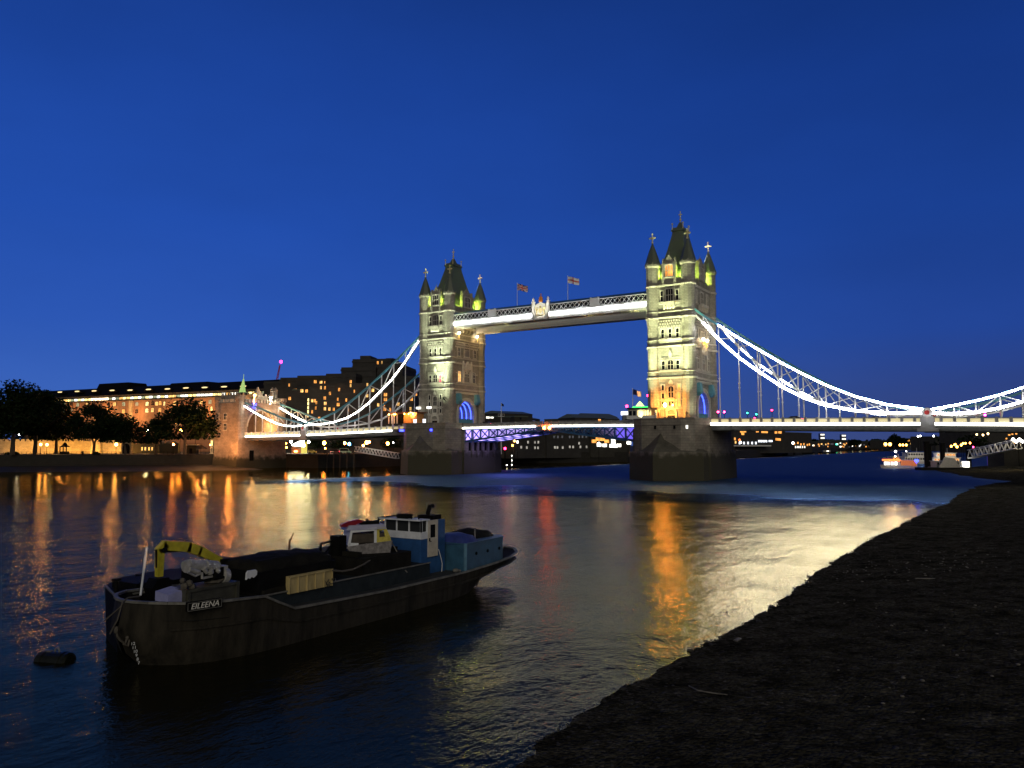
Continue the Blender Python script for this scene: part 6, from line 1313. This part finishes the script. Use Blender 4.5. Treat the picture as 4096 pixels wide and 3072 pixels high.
M['engine'] = mat('engine_grey', (.40,.40,.39), .5, .2, var=.3, scale=4, bump=.3); M['olive'] = mat('olive_steel', (.05,.05,.038), .6, var=.4, scale=2)
M['rope'] = mat('rope', (.10,.09,.075), .9, var=.3, scale=20); M['lilac'] = mat('lilac_tarpaulin', (.32,.34,.62), .6, var=.15, scale=3)
# hull lofted through five levels from the bluff bow to the overhanging counter: (y, half beam)
TOPL = [(-195.4,.02),(-195.3,.6),(-195.05,1.2),(-194.6,1.85),(-193.8,2.5),(-192.4,2.78),(-190.4,2.8),(-189.6,2.8),(-188.6,2.8),(-182,2.8),(-175,2.8),(-171.5,2.78),(-169.3,2.55),(-167.7,2.0),(-166.7,1.1),(-166.3,.05)]
ZTOP = [3.46,3.46,3.45,3.42,3.36,3.27,3.14,2.75,2.3,2.12,2.15,2.3,2.42,2.52,2.6,2.62]
WLL = [(-194.6,.02),(-194.45,.5),(-194.25,.85),(-193.6,1.7),(-192.6,2.3),(-191,2.7),(-189.8,2.78),(-189,2.8),(-187.5,2.8),(-181,2.8),(-176,2.72),(-174,2.35),(-172.5,1.6),(-171.5,.9),(-171,.4),(-170.8,.05)]
BUL = [1,.9,.7,.4,.15] + [0]*11
def lev(f, bulge):
    return [(wy+(ty-wy)*f - .62*bulge*q, wh+(th-wh)*f + .12*bulge*q) for (wy, wh), (ty, th), q in zip(WLL, TOPL, BUL)]
LV = [[(y, h*.9, -.5) for y, h in lev(-.2, 0)], [(y, h, WZ) for y, h in lev(0, .0)], [(y, h, WZ+.62) for y, h in lev(.25, .8)], [(y, h, WZ+(z-WZ)*.6) for (y, h), z in zip(lev(.62, 1), ZTOP)], [(y, h, z) for (y, h), z in zip(TOPL, ZTOP)]]
w = MB(); nS = len(TOPL)
for s in (1, -1):
    vs = [bl(88.6+s*h, y, z) for L_ in LV for y, h, z in L_]
    w.add(vs, [(l*nS+i, l*nS+i+1, (l+1)*nS+i+1, (l+1)*nS+i) for l in range(4) for i in range(nS-1)])
w.build('hull', M['hull'], Bg, smooth=True)
w = MB(); vs = []                                                    # deck inside the bulwarks
for (y, h), z in zip(TOPL, ZTOP):
    d = z-.06 if -189.2 < y < -173 else z-.7
    if y > -173: d = z-.45
    vs += [bl(88.6+h*.985, y, d), bl(88.6-h*.985, y, d)]
w.add(vs, [(i*2, i*2+1, i*2+3, i*2+2) for i in range(nS-1)]); w.build('deck', M['deckplate'], Bg)
w = MB()
for s in (1, -1):
    for (ya, ha), za, (yb, hb), zb_ in zip(TOPL, ZTOP, TOPL[1:], ZTOP[1:]): w.beam(bl(88.6+s*ha, ya, za+.02), bl(88.6+s*hb, yb, zb_+.02), .15, .1)
w.build('gunwale', M['worn'], Bg)
w = MB(); q = LV[3]
for a, b in zip(q[3:13], q[4:13]): w.beam(bl(88.6+a[1]+.03, a[0], a[2]), bl(88.6+b[1]+.03, b[0], b[2]), .07, .1)
w.beam(bl(88.6+2.78, -173.2, 1.9), bl(88.6+2.4, -173.2, 1.0), .06)
w.build('rubbing_strake', M['hull'], Bg)
# name board
def text(body, size, m, parent, loc, rot, ext=.008, shear=.25, nm='lettering'):
    cu = bpy.data.curves.new(nm, 'FONT'); cu.body = body; cu.size = size; cu.extrude = ext; cu.shear = shear; cu.align_x = 'CENTER'; cu.align_y = 'CENTER'
    tmp = bpy.data.objects.new(nm, cu); COL.objects.link(tmp); dg = bpy.context.evaluated_depsgraph_get(); me = bpy.data.meshes.new_from_object(tmp.evaluated_get(dg)); bpy.data.objects.remove(tmp)
    me.materials.clear(); me.materials.append(m); o = bpy.data.objects.new(nm, me); COL.objects.link(o); o.parent = parent; o.location = loc; o.rotation_euler = rot; return o
nb = (bl(91.44, -193.45, 3.25)); ang = math.pi/2
p0 = at(760, 2421, 0, 91.3); p1 = at(875, 2418, 0, 91.42); cxy = (p0+p1)/2; ln = abs(p1.y-p0.y)
NBx = 91.36
w = MB(); w.M = Matrix.Translation(bl(NBx, cxy.y, cxy.z)) @ Matrix.Rotation(math.pi/2 - .2, 4, 'Z'); w.box(-.74,.74,-.03,.15,-.185,.185); w.k = 1
for a, b, c, d in ((-.72,.72,-.17,-.15),(-.72,.72,.15,.17),(-.73,-.71,-.16,.16),(.71,.73,-.16,.16)): w.box(a,b,-.04,-.02,c,d)
nbo = w.build('name_board', [M['black'], M['worn']], Bg)
text('EILEENA', .33, mat('letter_white', (.75,.75,.72), .6, var=.1), nbo, bl(NBx+.045, cxy.y-.01, cxy.z), (math.pi/2, 0, math.pi/2-.2))
for k, s in enumerate(('12','11','10','9','8','7')):
    q = at(532+k*4.6, 2575+k*15.5, 0, 89.55); text(s, .17, M['wh_white'], Bg, bl(q.x, q.y, q.z), (math.pi/2, 0, 1.0), shear=0, nm='draught_mark')
# hatch coaming and tarpaulin covers
w = MB(); w.box(-1.55,1.65,-7.8,5.0,1.25,2.15); w.build('coaming', mat('coaming_blue', (.022,.030,.036), .7, var=.3, spec=.1), Bg)
w = MB(); w.beam(bl(90.28,-189.8,2.92), bl(90.28,-177,2.92), .08, .06); w.build('coaming_rail', M['worn'], Bg)
def draped(x0, x1, y0, y1, z0, zt, seed, nx=14, ny=26, rise=.35):
    w = MB(); vs = []
    for j in range(ny+1):
        for i in range(nx+1):
            a, b = i/nx, j/ny; x = x0+(x1-x0)*a; y = y0+(y1-y0)*b; e = min(a, 1-a, .12)/.12; e2 = min(b, 1-b, .05)/.05
            z = z0 + (zt-z0)*min(e, e2)**.3 + rise*math.sin(math.pi*b)*math.sin(math.pi*a) + .09*NZ.noise(Vector((x*1.3,y*1.3,seed))) + .05*NZ.noise(Vector((x*4,y*4,seed))); vs.append(bl(x,y,z))
    w.add(vs, [(j*(nx+1)+i, j*(nx+1)+i+1, (j+1)*(nx+1)+i+1, (j+1)*(nx+1)+i) for j in range(ny) for i in range(nx)]); return w
o = draped(87.1, 90.2, -189.7, -184.7, 2.85, 4.42, 4, rise=.18).build('hatch_cover', M['tarp'], Bg, smooth=True)
w = MB(); w.box(-1.5,1.55,-7.68,-2.75,2.1,3.3); w.build('hold_bulkhead', M['black'], Bg)
# wheelhouse: three windows to the front, a narrow one and the cream door to the side
w = MB(); x1 = 89.6-BO.x; xw = x1-2.95; y0, y2 = -177.05-BO.y, -175.4-BO.y; ya, yb = y0+.62, y2-.06; zs, zs2, zt = 3.55, 3.98, 4.66
w.box(xw, x1, y0, ya, 1.35, zs); w.box(xw, x1-.03, ya, y2, 1.35, 2.4); w.box(xw, x1-.9, ya, y2, 2.4, zt-.05); WH = w.build('wheelhouse', M['wh_blue'], Bg)
w = MB(); w.box(xw, x1+.02, y0-.03, ya, zs, zs2)
cols = [xw, xw+.95, xw+1.95, x1-.07]
for c in cols: w.box(c, c+.09, y0-.03, y0+.06, zs2, zt)
w.box(x1-.06, x1+.02, ya-.08, ya, zs2, zt); w.box(x1-.06, x1+.02, y0-.03, y0+.1, zs2, zt); w.box(xw, xw+.08, ya-.08, ya, zs2, zt); w.build('window_band', M['wh_white'], WH)
w = MB(); w.box(xw+.06, x1-.06, y0+.02, ya-.02, zs2-.02, zt-.01); w.build('window_glass', mat('cabin_glass', (.03,.033,.036), .08, var=.1), WH)
w = MB(); w.prism([(xw-.3,y0-.28),(x1+.1,y0-.28),(x1+.1,ya+.1),(xw-.3,ya+.1)], zt, zt+.07); w.build('roof', M['wh_white'], WH)
w = MB(); z = 2.42
for a, b, c, d in ((ya,yb,z,z+1.15),(ya,ya+.22,z+1.15,z+1.95),(yb-.2,yb,z+1.15,z+1.95),(ya,yb,z+1.95,z+2.22)): w.box(x1-.06,x1+.05,a,b,c,d)
dr = w.build('door', M['wh_cream'], WH); w = MB(); w.box(x1-.03,x1,ya+.22,yb-.2,z+1.15,z+1.95); w.build('door_glass', M['dark'], WH); w = MB(); w.box(x1+.05,x1+.1,ya+.08,ya+.14,z+.95,z+1.15); w.beam((x1+.09,ya+.12,z+.97),(x1+.09,ya+.26,z+.93),.04); w.build('door_handle', M['black'], WH)
w = MB(); w.box(x1-2.2,x1-.03,y2+.003,y2+.75,1.35,4.6); w.build('funnel_casing', M['wh_blue'], WH)
w = MB(); w.tube([(x1-.9,y2+.15,4.5),(x1-.9,y2+.12,5.05),(x1-.9,y2+.3,5.36),(x1-.9,y2+.6,5.40)], [.15,.15,.15,.14], 10); w.box(x1-1.4,x1-.3,y2-.15,y2+.7,4.6,4.88); w.build('exhaust_pipe', M['black'], WH)
w = MB(); w.box(xw+.9,xw+1.75,y0+.1,y0+.6,zt+.07,zt+.36); w.beam((xw-.6,y0,zt+.03),(xw+1.0,y0+.2,zt+.25),.1); w.build('roof_box', M['black'], WH)
w = MB(); w.tube([(xw+2.0,y0+.2,zt),(xw+2.0,y0+.2,zt+.3)], .05, 5); w.tube([(xw+2.5,y0+.3,zt),(xw+2.5,y0+.3,zt+.22)], .05, 5); w.ball((xw+2.5,y0+.3,zt+.26), .09, 6); w.build('roof_fittings', M['black'], WH)
w = MB(); w.tube([(x1-1.6,y2+.9,3.0),(x1-1.6,y2+.85,5.6)], [.05,.03], 6); w.build('ensign_staff', M['olive'], Bg)
w = MB(); w.slab([(0,5.4),(.16,4.9),(.3,4.0),(.34,3.2),(.2,3.3),(.1,4.2)], 0, .05); o = w.build('furled_flag', mat('brown_cloth', (.12,.06,.03), .8), Bg); o.rotation_euler.z = math.pi/2; o.location = (x1-1.58, y2+.87, 0)
# deckhouse aft with portholes and blue tarpaulin
w = MB(); X1 = 90.9-BO.x; w.prism([(X1-4.4,7.75),(X1,7.75),(X1-.25,12.4),(X1-.9,13.0),(X1-3.6,13.0),(X1-4.3,12.2)], 1.3, 3.02); DH = w.build('deckhouse', M['dh_blue'], Bg)
w = MB(); w.prism([(X1-4.4,7.7),(X1+.06,7.7),(X1-.2,12.45),(X1-.9,13.1),(X1-3.6,13.1),(X1-4.35,12.25)], 3.02, 3.09); w.build('roof', M['dh_blue'], DH)
for y in (9.0,10.4,11.9): w = MB(); k = (y-7.75)/4.65*.25; w.tube([(X1-k-.02,y,2.35),(X1-k+.05,y,2.35)], .11, 10); w.build('porthole', M['black'], DH)
w = MB(); w.tube([(X1-.02,7.78,1.4),(X1-.02,7.78,3.1)], .12, 6); w.build('corner_post', mat('light_blue_post', (.10,.22,.34), .5), DH)
w = MB(); w.tube([(X1-.8,9.9,3.0),(X1-.8,9.9,3.75)], .05, 6); w.build('vent_post', M['worn'], DH)
ob = draped(88.0, 90.8, -174.3, -172.6, 3.72, 4.15, 9, 8, 8, .2).build('blue_tarpaulin', mat('blue_sheet', (.03,.05,.22), .5, var=.25, scale=2), loc=BO, smooth=True); tag(ob, 'blue tarpaulin draped over the front of the aft deckhouse', 'tarpaulin')
ob = draped(87.6, 90.0, -172.2, -169.6, 3.75, 4.1, 12, 8, 10, .25).build('dark_sheet', M['tarp'], loc=BO, smooth=True); tag(ob, 'dark lumpy sheeting heaped on the aft deckhouse roof', 'tarpaulin')
# hose and rag by the door
pts = [(x1+.1,y2-.05,2.8),(x1+.16,y2+.1,2.3),(x1+.2,y2+.2,1.9),(x1+.2,y2+.16,1.4)]; w = MB(); w.tube(pts, .022, 6); tag(w.build('white_hose', M['wh_white'], loc=BO), 'thin white hose hanging below the cream wheelhouse door', 'hose')
w = MB(); w.ball((0,0,.12), .22, 7, .6); w.ball((.1,.22,.08), .15, 6, .6); tag(w.build('canvas_bag', M['worn'], loc=(90.7,-175.0,2.1)), 'pale canvas bundle lying on the side deck by the blue deckhouse', 'bag')
# small launch cab stowed on deck
L0 = Vector((88.35,-180.7,3.35)); t = thing('launch_cabin', 'small battered white and yellow launch cabin stowed on the barge before the wheelhouse', 'boat', L0, -.55); t.scale = (.86,.86,.98)
w = MB(); w.M = Matrix.Rotation(math.pi/2, 4, 'Z')
vs = [(-1.05,-.75,.45),(1.5,-.75,.30),(1.5,.75,.30),(-1.05,.75,.45),(-1.35,-.9,.95),(1.62,-.9,1.15),(1.62,.9,1.15),(-1.35,.9,.95)]
w.add(vs, [(0,3,2,1),(0,1,5,4),(1,2,6,5),(2,3,7,6),(3,0,4,7),(4,5,6,7)]); w.beam((-1.38,-.92,.9),(-.95,-.78,.42),.08); w.beam((-.95,-.78,.42),(1.5,-.78,.27),.1); w.beam((1.5,-.78,.3),(1.64,-.92,1.15),.08); w.build('hull', mat('grey_worn_hull', (.26,.25,.26), .6, var=.5, scale=3), t)
w = MB(); w.M = Matrix.Rotation(math.pi/2, 4, 'Z'); A = [(-1.3,.95),(1.55,1.12),(1.55,1.45),(1.2,1.95),(-1.15,1.85)]
for y in (-.82,.74): 
    w.slab([(-1.3,.95),(-.6,.98),(-.6,1.1),(-1.25,1.15)], y, y+.08); w.slab([(-1.3,1.0),(-1.15,1.0),(-1.0,1.85),(-1.15,1.85)], y, y+.08); w.slab([(.45,1.0),(.62,1.0),(.62,1.9),(.45,1.9)], y, y+.08); w.slab([(-1.0,1.72),(.6,1.78),(.6,1.95),(-1.05,1.86)], y, y+.08)
    w.k = 1; w.slab([(.62,1.08),(1.62,1.15),(1.55,1.4),(.62,1.38)], y, y+.08); w.slab([(.62,1.38),(.8,1.38),(.8,1.9),(.62,1.9)], y, y+.08); w.slab([(1.2,1.38),(1.55,1.4),(1.25,1.92),(1.08,1.92)], y, y+.08); w.slab([(.62,1.78),(1.2,1.8),(1.2,1.94),(.62,1.92)], y, y+.08); w.k = 0
w.slab([(-1.32,1.0),(-1.24,1.0),(-1.05,1.85),(-1.15,1.85)], -.8, .8); w.build('side', [M['wh_white'], mat('faded_yellow', (.55,.48,.10), .6, var=.3, scale=3)], t)
w = MB(); w.M = Matrix.Rotation(math.pi/2, 4, 'Z'); w.box(-1.15,1.4,-.72,.72,1.1,1.6); w.build('interior', mat('cabin_dark', (.05,.04,.03), .7, var=.5, scale=3), t)
w = MB(); w.M = Matrix.Rotation(math.pi/2, 4, 'Z'); w.prism([(-1.45,-.85),(1.3,-.85),(1.3,.85),(-1.45,.85)], 1.86, 2.12, [(-1.2,-.7),(1.15,-.7),(1.15,.7),(-1.2,.7)]); w.build('roof', mat('pale_lilac_roof', (.36,.37,.52), .55, var=.15), t)
w = MB(); w.M = Matrix.Rotation(math.pi/2, 4, 'Z'); w.box(-.35,.9,-.4,.1,2.12,2.3); w.box(.0,.1,-.45,-.3,2.1,2.45); w.box(.8,.9,-.45,-.3,2.1,2.45); w.build('roof_rack', M['black'], t)
w = MB(); w.M = Matrix.Translation((0,-.75,0)) @ Matrix.Rotation(math.pi/2, 4, 'Z'); pr = [(-.75,2.02),(-.2,2.0),(.55,2.28),(.3,2.42),(-.35,2.3),(-.8,2.12)]; w.slab(pr, -.55, -.25); tag(w.build('red_kayak', mat('dark_red_plastic', (.22,.01,.02), .35, var=.2), loc=L0-Vector((.1,-.1,.02)), rot=-.55), 'dark red dinghy end lying on the roof of the launch cabin', 'dinghy')
w = MB(); w.box(-1.6,1.6,-2.2,1.9,2.05,3.1); w.k = 0; w.box(-1.4,.9,-1.8,-1.5,3.1,3.35); w.box(-1.4,.9,1.2,1.5,3.1,3.35); tag(w.build('cargo_heap_cover', M['tarp'], loc=BO+Vector((0,1.4,0))), 'dark sheeted cargo under the launch cabin amidships', 'cargo')
w = MB(); w.box(-.35,.35,-.5,.5,0,.15)
for a in (-.4,.4): w.beam((0,a-.08,.1),(0,a-.08,1.0),.1); 
w.beam((0,-.5,1.0),(0,.4,1.05),.09); w.beam((-.1,-.45,.1),(.1,.4,1.0),.08); w.box(-.2,.5,.42,1.0,.1,1.35); tag(w.build('winch_frame', M['black'], loc=(87.8,-183.1,3.55)), 'black angular winch frame in front of the launch cabin', 'winch')
# cream ribbed tank in the side of the hold
t = thing('ribbed_tank', 'stained cream ribbed steel skip lying along the hold side', 'skip', (90.3,-186.65,2.75)); w = MB(); w.box(-.5,.1,-1.42,1.42,.03,.86); w.build('body', M['cont'], t); w = MB()
for k in range(6): w.box(.1,.15,-1.42+k*.566-.02,-1.42+k*.566+.02,.03,.86)
w.box(.1,.16,-1.44,1.44,.80,.88); w.build('rib', M['cont'], t)
w = MB(); r_ = random.Random(4)
for k in range(16): a = Vector((.15,.9+r_.random()*.5,.1+r_.random()*.35)); w.beam(a, a+Vector((.06,r_.uniform(-.14,.14),r_.uniform(-.12,.12))), .03)
w.build('rope_tangle', M['olive'], t)
# yellow excavator arm
t = thing('excavator', 'black deck excavator with bent mottled yellow boom and stick raised at the bow', 'excavator', (87.0,-190.4,3.2))
def L(px, py): q = at(px, py, 0, 87.0); return Vector((0, q.y+190.4, q.z-3.2))
w = MB()
def taper(a, b, w0, w1, th=.26):
    d = (b-a).normalized(); n_ = Vector((0,-d.z,d.y)); vs = []
    for p_, h_ in ((a,w0),(b,w1)):
        for s in (-1,1):
            for e in (-1,1): vs.append(p_ + n_*h_/2*s + Vector((th/2*e,0,0)))
    w.add(vs, [(0,1,3,2),(4,6,7,5),(0,4,5,1),(2,3,7,6),(0,2,6,4),(1,5,7,3)])
taper(L(636,2306), L(640,2195), .26, .34); w.build('stick', M['yellow'], t); w = MB()
taper(L(632,2205), L(662,2176), .30, .36); taper(L(650,2181), L(760,2188), .42, .46); taper(L(748,2188), L(800,2205), .46, .44); taper(L(792,2202), L(880,2243), .44, .30); w.build('boom', M['yellow'], t)
w = MB(); w.tube([L(628,2270),L(626,2198)], .07, 8); w.tube([L(668,2204),L(745,2200)], .07, 8); w.tube([L(770,2204),L(810,2222)], .12, 8); w.tube([L(650,2200)+Vector((-.2,0,0)),L(650,2200)+Vector((.2,0,0))], .13, 10); w.build('hydraulic_ram', M['black'], t)
w = MB(); a = L(634,2310); w.slab([(a.y-.25,a.z),(a.y+.3,a.z),(a.y+.5,a.z-.5),(a.y+.3,a.z-.9),(a.y-.35,a.z-.9),(a.y-.5,a.z-.4)], -.35, .35)
w.M = Matrix.Rotation(math.pi/2, 4, 'Z'); 
o = w.build('bucket', M['black'], t); o.rotation_euler.z = math.pi/2
w = MB(); w.box(-.9,.9,-.2,1.8,-.2,.55); b = L(880,2243); w.box(-.3,.3,b.y-.1,b.y+.6,b.z-1.0,b.z+.1); w.build('body', M['black'], t)
# machinery at the bow
t = thing('engine_unit', 'grey engine block with cylinder and pipes standing on the olive crate', 'machine', (90.0,-192.7,4.0))
def EL(px, py, x=0): q = at(px, py, 0, 90.0); return Vector((x, q.y+192.7, q.z-4.0))
w = MB(); w.tube([EL(738,2268),EL(752,2263)], [.26,.27], 14); w.tube([EL(752,2262),EL(866,2268)], .27, 16); w.tube([EL(866,2268),EL(872,2268)], .23, 14); w.tube([EL(818,2264),EL(826,2264)], .29, 14); w.build('cylinder', M['engine'], t)
w = MB(); w.tube([EL(880,2302,.1),EL(898,2304,.1)], .36, 16); w.box(-.3,.2,EL(870,2290).y,EL(900,2290).y,EL(885,2318).z,EL(885,2262).z); w.build('drum', M['engine'], t)
w = MB(); w.tube([EL(742,2276,.25),EL(782,2288,.25)], .11, 10); w.tube([EL(732,2286,.3),EL(765,2302,.3)], .05, 8); w.tube([EL(765,2302,.3),EL(790,2290,.3)], .05, 8); w.tube([EL(790,2288,.3),EL(792,2312,.3)], .06, 8); w.tube([EL(800,2272,.3),EL(810,2290,.32)], [.11,.08], 8); w.tube([EL(822,2278,.3),EL(826,2292,.3)], [.16,.14], 10); w.ball(EL(855,2281,.3), .12, 8); w.beam(EL(794,2310,.3),EL(832,2302,.3),.09); w.build('pipework', M['engine'], t)
w = MB(); w.box(-.35,.25,EL(745,2300).y,EL(880,2300).y,EL(812,2322).z,EL(812,2276).z); w.tube([EL(836,2300,.3),EL(880,2308,.3)],[.2,.06],6); w.build('block', M['black'], t)
t = thing('steel_crate', 'open topped olive steel crate with worn edges above the name board', 'crate', (90.2,-192.2,2.9))
def CL(px, py, x=90.55): q = at(px, py, 0, x); return Vector((x-90.2, q.y+192.2, q.z-2.9))
a, b = CL(742,2404), CL(950,2402); zt = CL(850,2342).z; w = MB(); w.box(-.9,.35,a.y,b.y,-.3,zt-.12); w.build('wall', M['olive'], t)
w = MB(); w.box(-.95,.42,a.y-.02,b.y+.05,zt-.12,zt); 
for y in (a.y+.12, b.y-.05): w.box(.3,.44,y-.07,y+.07,-.3,zt)
w.box(.34,.40,a.y+.3,a.y+.75,-.2,zt-.4); w.build('rim', M['olive'], t)
w = MB(); r_ = random.Random(9); pts = []
for k in range(40): th = k*.9; pts.append(Vector((-.2+.35*math.cos(th), .1+.45*math.sin(th)+k*.01, zt+.05+.004*k)))
w.tube(pts, .035, 5); tag(w.build('rope_coil', M['rope'], loc=(90.2,-192.2,2.9)), 'coiled rope heaped on the olive crate', 'rope')
w = MB(); q = at(738,2345,0,90.4); w.M = Matrix.Translation((q.x,q.y,q.z)); w.ball((0,0,0),.17,6); w.ball((.05,.2,.1),.15,6); w.ball((0,-.1,.25),.12,6); w.ball((.05,.35,-.05),.14,6); w.tube([(0,.1,.2),(0,.3,-.2)],.05,5); tag(w.build('shackle_heap', M['rope']), 'tangled fittings heaped at the left corner of the olive crate', 'fittings')
a, b = at(672,2402,0,90.3), at(735,2400,0,90.3); w = MB(); w.add([(0,a.y,a.z-.1),(0,b.y,b.z-.1),(0,b.y,b.z+.42),(0,a.y,a.z+.22),(-.9,a.y,a.z-.1),(-.9,b.y,b.z-.1),(-.9,b.y,b.z+.5),(-.9,a.y,a.z+.3)], [(0,1,2,3),(3,2,6,7),(4,7,6,5),(0,3,7,4),(1,5,6,2)]); tag(w.build('sheeted_box', M['lilac'], loc=(90.3,0,0)), 'pale lilac sheeted box left of the olive crate', 'box')
a, b = at(562,2382,0,89.6), at(587,2190,0,89.2); w = MB(); w.tube([a,a.lerp(b,.86)], .045, 8); w.tube([a.lerp(b,.90),b], .04, 8); w.tube([a.lerp(b,.84),a.lerp(b,.92)], .025, 6); tag(w.build('white_pole', M['wh_white']), 'leaning white pole standing at the bow of the barge', 'pole')
w = MB(); p0 = at(1003,2298,0,90.22); r_ = random.Random(2); w.M = Matrix.Translation((90.18,p0.y,p0.z)) @ Matrix.Rotation(math.pi/2,4,'Z'); w.slab([(-.3,-.2),(-.28,.1),(-.2,.2),(.22,.2),(.3,.12),(.28,-.05),(.1,-.16),(.05,-.1),(-.05,-.12),(-.1,-.18),(-.2,-.12)], -.13, -.03); tag(w.build('white_patch', M['wh_white']), 'ragged white patch on the dark hold front', 'sheet')
for px0, py0, px1, py1, X, th, lb in ((1552,2140,1628,2285,89.9,.09,'long pale plank propped against the blue wheelhouse front'),(1590,2250,1630,2290,90.2,.06,'short plank leaning at the foot of the propped plank')):
    w = MB(); w.beam(at(px0,py0,0,X-.5), at(px1,py1,0,X+.2), th*1.6, th*.5); tag(w.build('plank', M['worn']), lb, 'plank')
def rope(name, pts, r, label, m='rope'):
    w = MB(); P_ = []
    for a, b, s in zip(pts, pts[1:], range(99)):
        for k in range(6): P_.append(a.lerp(b, k/6))
    P_.append(pts[-1]); w.tube(P_, r, 5); tag(w.build(name, M[m]), label, 'rope')
rope('rope', [at(1330,2282,0,90.5),at(1370,2285,0,90.5),at(1410,2278,0,90.5),at(1450,2260,0,90.4),at(1500,2228,0,90.0)], .05, 'slack rope sagging across the hold below the launch cabin')
rope('mooring_rope', [at(560,2385,0,89.8),at(510,2392,0,90),at(490,2410,0,90.2),at(470,2480,0,90.0),at(440,2535,0,89.5)], .035, 'mooring rope running down the bow, right of the pair')
rope('mooring_rope', [at(505,2395,0,90),at(480,2430,0,90),at(415,2485,0,89.0)], .03, 'mooring rope running down the bow, left of the pair')
w = MB(); P_ = [at(x, y, 0, 89.1) for x, y in ((466,2520),(470,2545),(480,2560),(500,2575),(510,2550),(520,2545),(512,2585),(495,2575))]; w.tube(P_, .05, 6); w.ball(P_[0], .1, 6, 1.6); w.ball(P_[4], .08, 6); tag(w.build('anchor_chain', M['rope']), 'pale anchor and chain hung at the bow of the barge', 'anchor')
# second vessel alongside, beyond
S0 = Vector((84.0,-183.5,WZ-.28)); t = thing('work_pontoon', 'black work barge lying alongside behind the cargo barge with tyre fenders', 'barge', S0)
w = MB(); w.prism([(2.0,-10.4),(2.0,15),(-2.8,15),(-2.8,-7.4),(-1.0,-9.2)], -1, 2.75, [(2.0,-10.7),(2.0,15.2),(-3,15.2),(-3,-7.6),(-1.1,-9.4)]); w.build('hull', M['black'], t)
w = MB(); w.beam((2.0,-10.7,2.8),(2.0,-7,2.7),.08); w.beam((2.0,-10.7,2.8),(-1.1,-9.4,2.8),.08); w.build('rail', M['worn'], t)
for k, (y, z) in enumerate(((-10.1,2.1),(-10.15,1.3),(-9.7,.8),(-9.4,1.8))):
    w = MB(); R0, r0 = .34, .13; vs = []; fs = []
    for i in range(14):
        for j in range(6):
            a, b = 2*math.pi*i/14, 2*math.pi*j/6; vs.append((1.9+.1+r0*math.sin(b), y+(R0+r0*math.cos(b))*math.cos(a), z+(R0+r0*math.cos(b))*math.sin(a)))
            fs.append((i*6+j, i*6+(j+1)%6, ((i+1)%14)*6+(j+1)%6, ((i+1)%14)*6+j))
    w.add(vs, fs); w.build('tyre_fender', M['black'], t)
w = MB(); w.box(-.5,1.5,-9.4,-7.8,2.75,3.1); w.lathe([(.12,2.75),(.1,3.3),(.22,3.35),(.22,3.45)], 1.2, -10.2, 8); w.box(-1.5,1.7,-7.6,-5.5,2.75,3.05); w.ball((1.6,-9.2,3.05),.14,6); w.build('deck_gear', M['black'], t)
w = MB(); w.M = Matrix.Translation((-1,9.6,2.75)); w.box(-1.6,.6,-1,4.2,0,1.2); w.prism([(-1.8,-1.2),(.8,-1.2),(.8,4.4),(-1.8,4.4)],1.2,1.35,[(-1.2,-.8),(.3,-.8),(.3,4.0),(-1.2,4.0)]); cb = w.build('cabin', mat('brown_cabin', (.05,.03,.022), .7, var=.4), t)
for y in (9.4,10.2,11.0,11.8): w = MB(); w.box(-.4,-.36,y,y+.4,3.4,3.75); w.build('window', M['dim_white'], t)
w = MB(); w.prism([(-2.6,-4.5),(1.7,-4.5),(1.7,7.6),(-2.6,7.6)],2.75,3.05,[(-1.2,-1.6),(.6,-1.6),(.6,6.4),(-1.2,6.4)]); w.build('curved_cover', mat('dull_hatch', (.022,.022,.02), .8, var=.3, scale=.8, spec=.08), t)
w = MB(); p = at(1157,2185,0,83.5); w.tube([(p.x,p.y,p.z-.5),(p.x,p.y,p.z+.35),(p.x,p.y+.15,p.z+.45)], [.09,.07,.07], 6); w.tube([(p.x,p.y,p.z+.3),(p.x,p.y+.3,p.z+.75)], .04, 5); tag(w.build('bent_stanchion', mat('rust', (.12,.05,.03), .8)), 'crooked rusty stanchion rising behind the tarpaulin', 'stanchion')
# mooring buoy
p = at(220,2640,2,WZ); t = thing('mooring_buoy', 'dark barrel mooring buoy half awash left of the bow', 'buoy', (p.x,p.y,WZ-.16), .35)
w = MB(); w.tube([(-.78,0,.06),(-.7,0,.06),(.7,0,.06),(.78,0,.06)], [.35,.45,.45,.35], 18); 
for x in (-.45,.45): w.tube([(x-.05,0,.06),(x+.05,0,.06)], .48, 18)
w.build('drum', mat('weedy_steel', (.010,.012,.009), .4, var=.5, scale=3), t); w = MB(); w.tube([(0,0,.5),(0,0,.62),(.12,0,.7),(.2,0,.6),(.2,0,.5)], .035, 6); w.box(-.6,-.2,-.06,.1,.47,.54); w.build('ring_bolt', M['worn'], t)
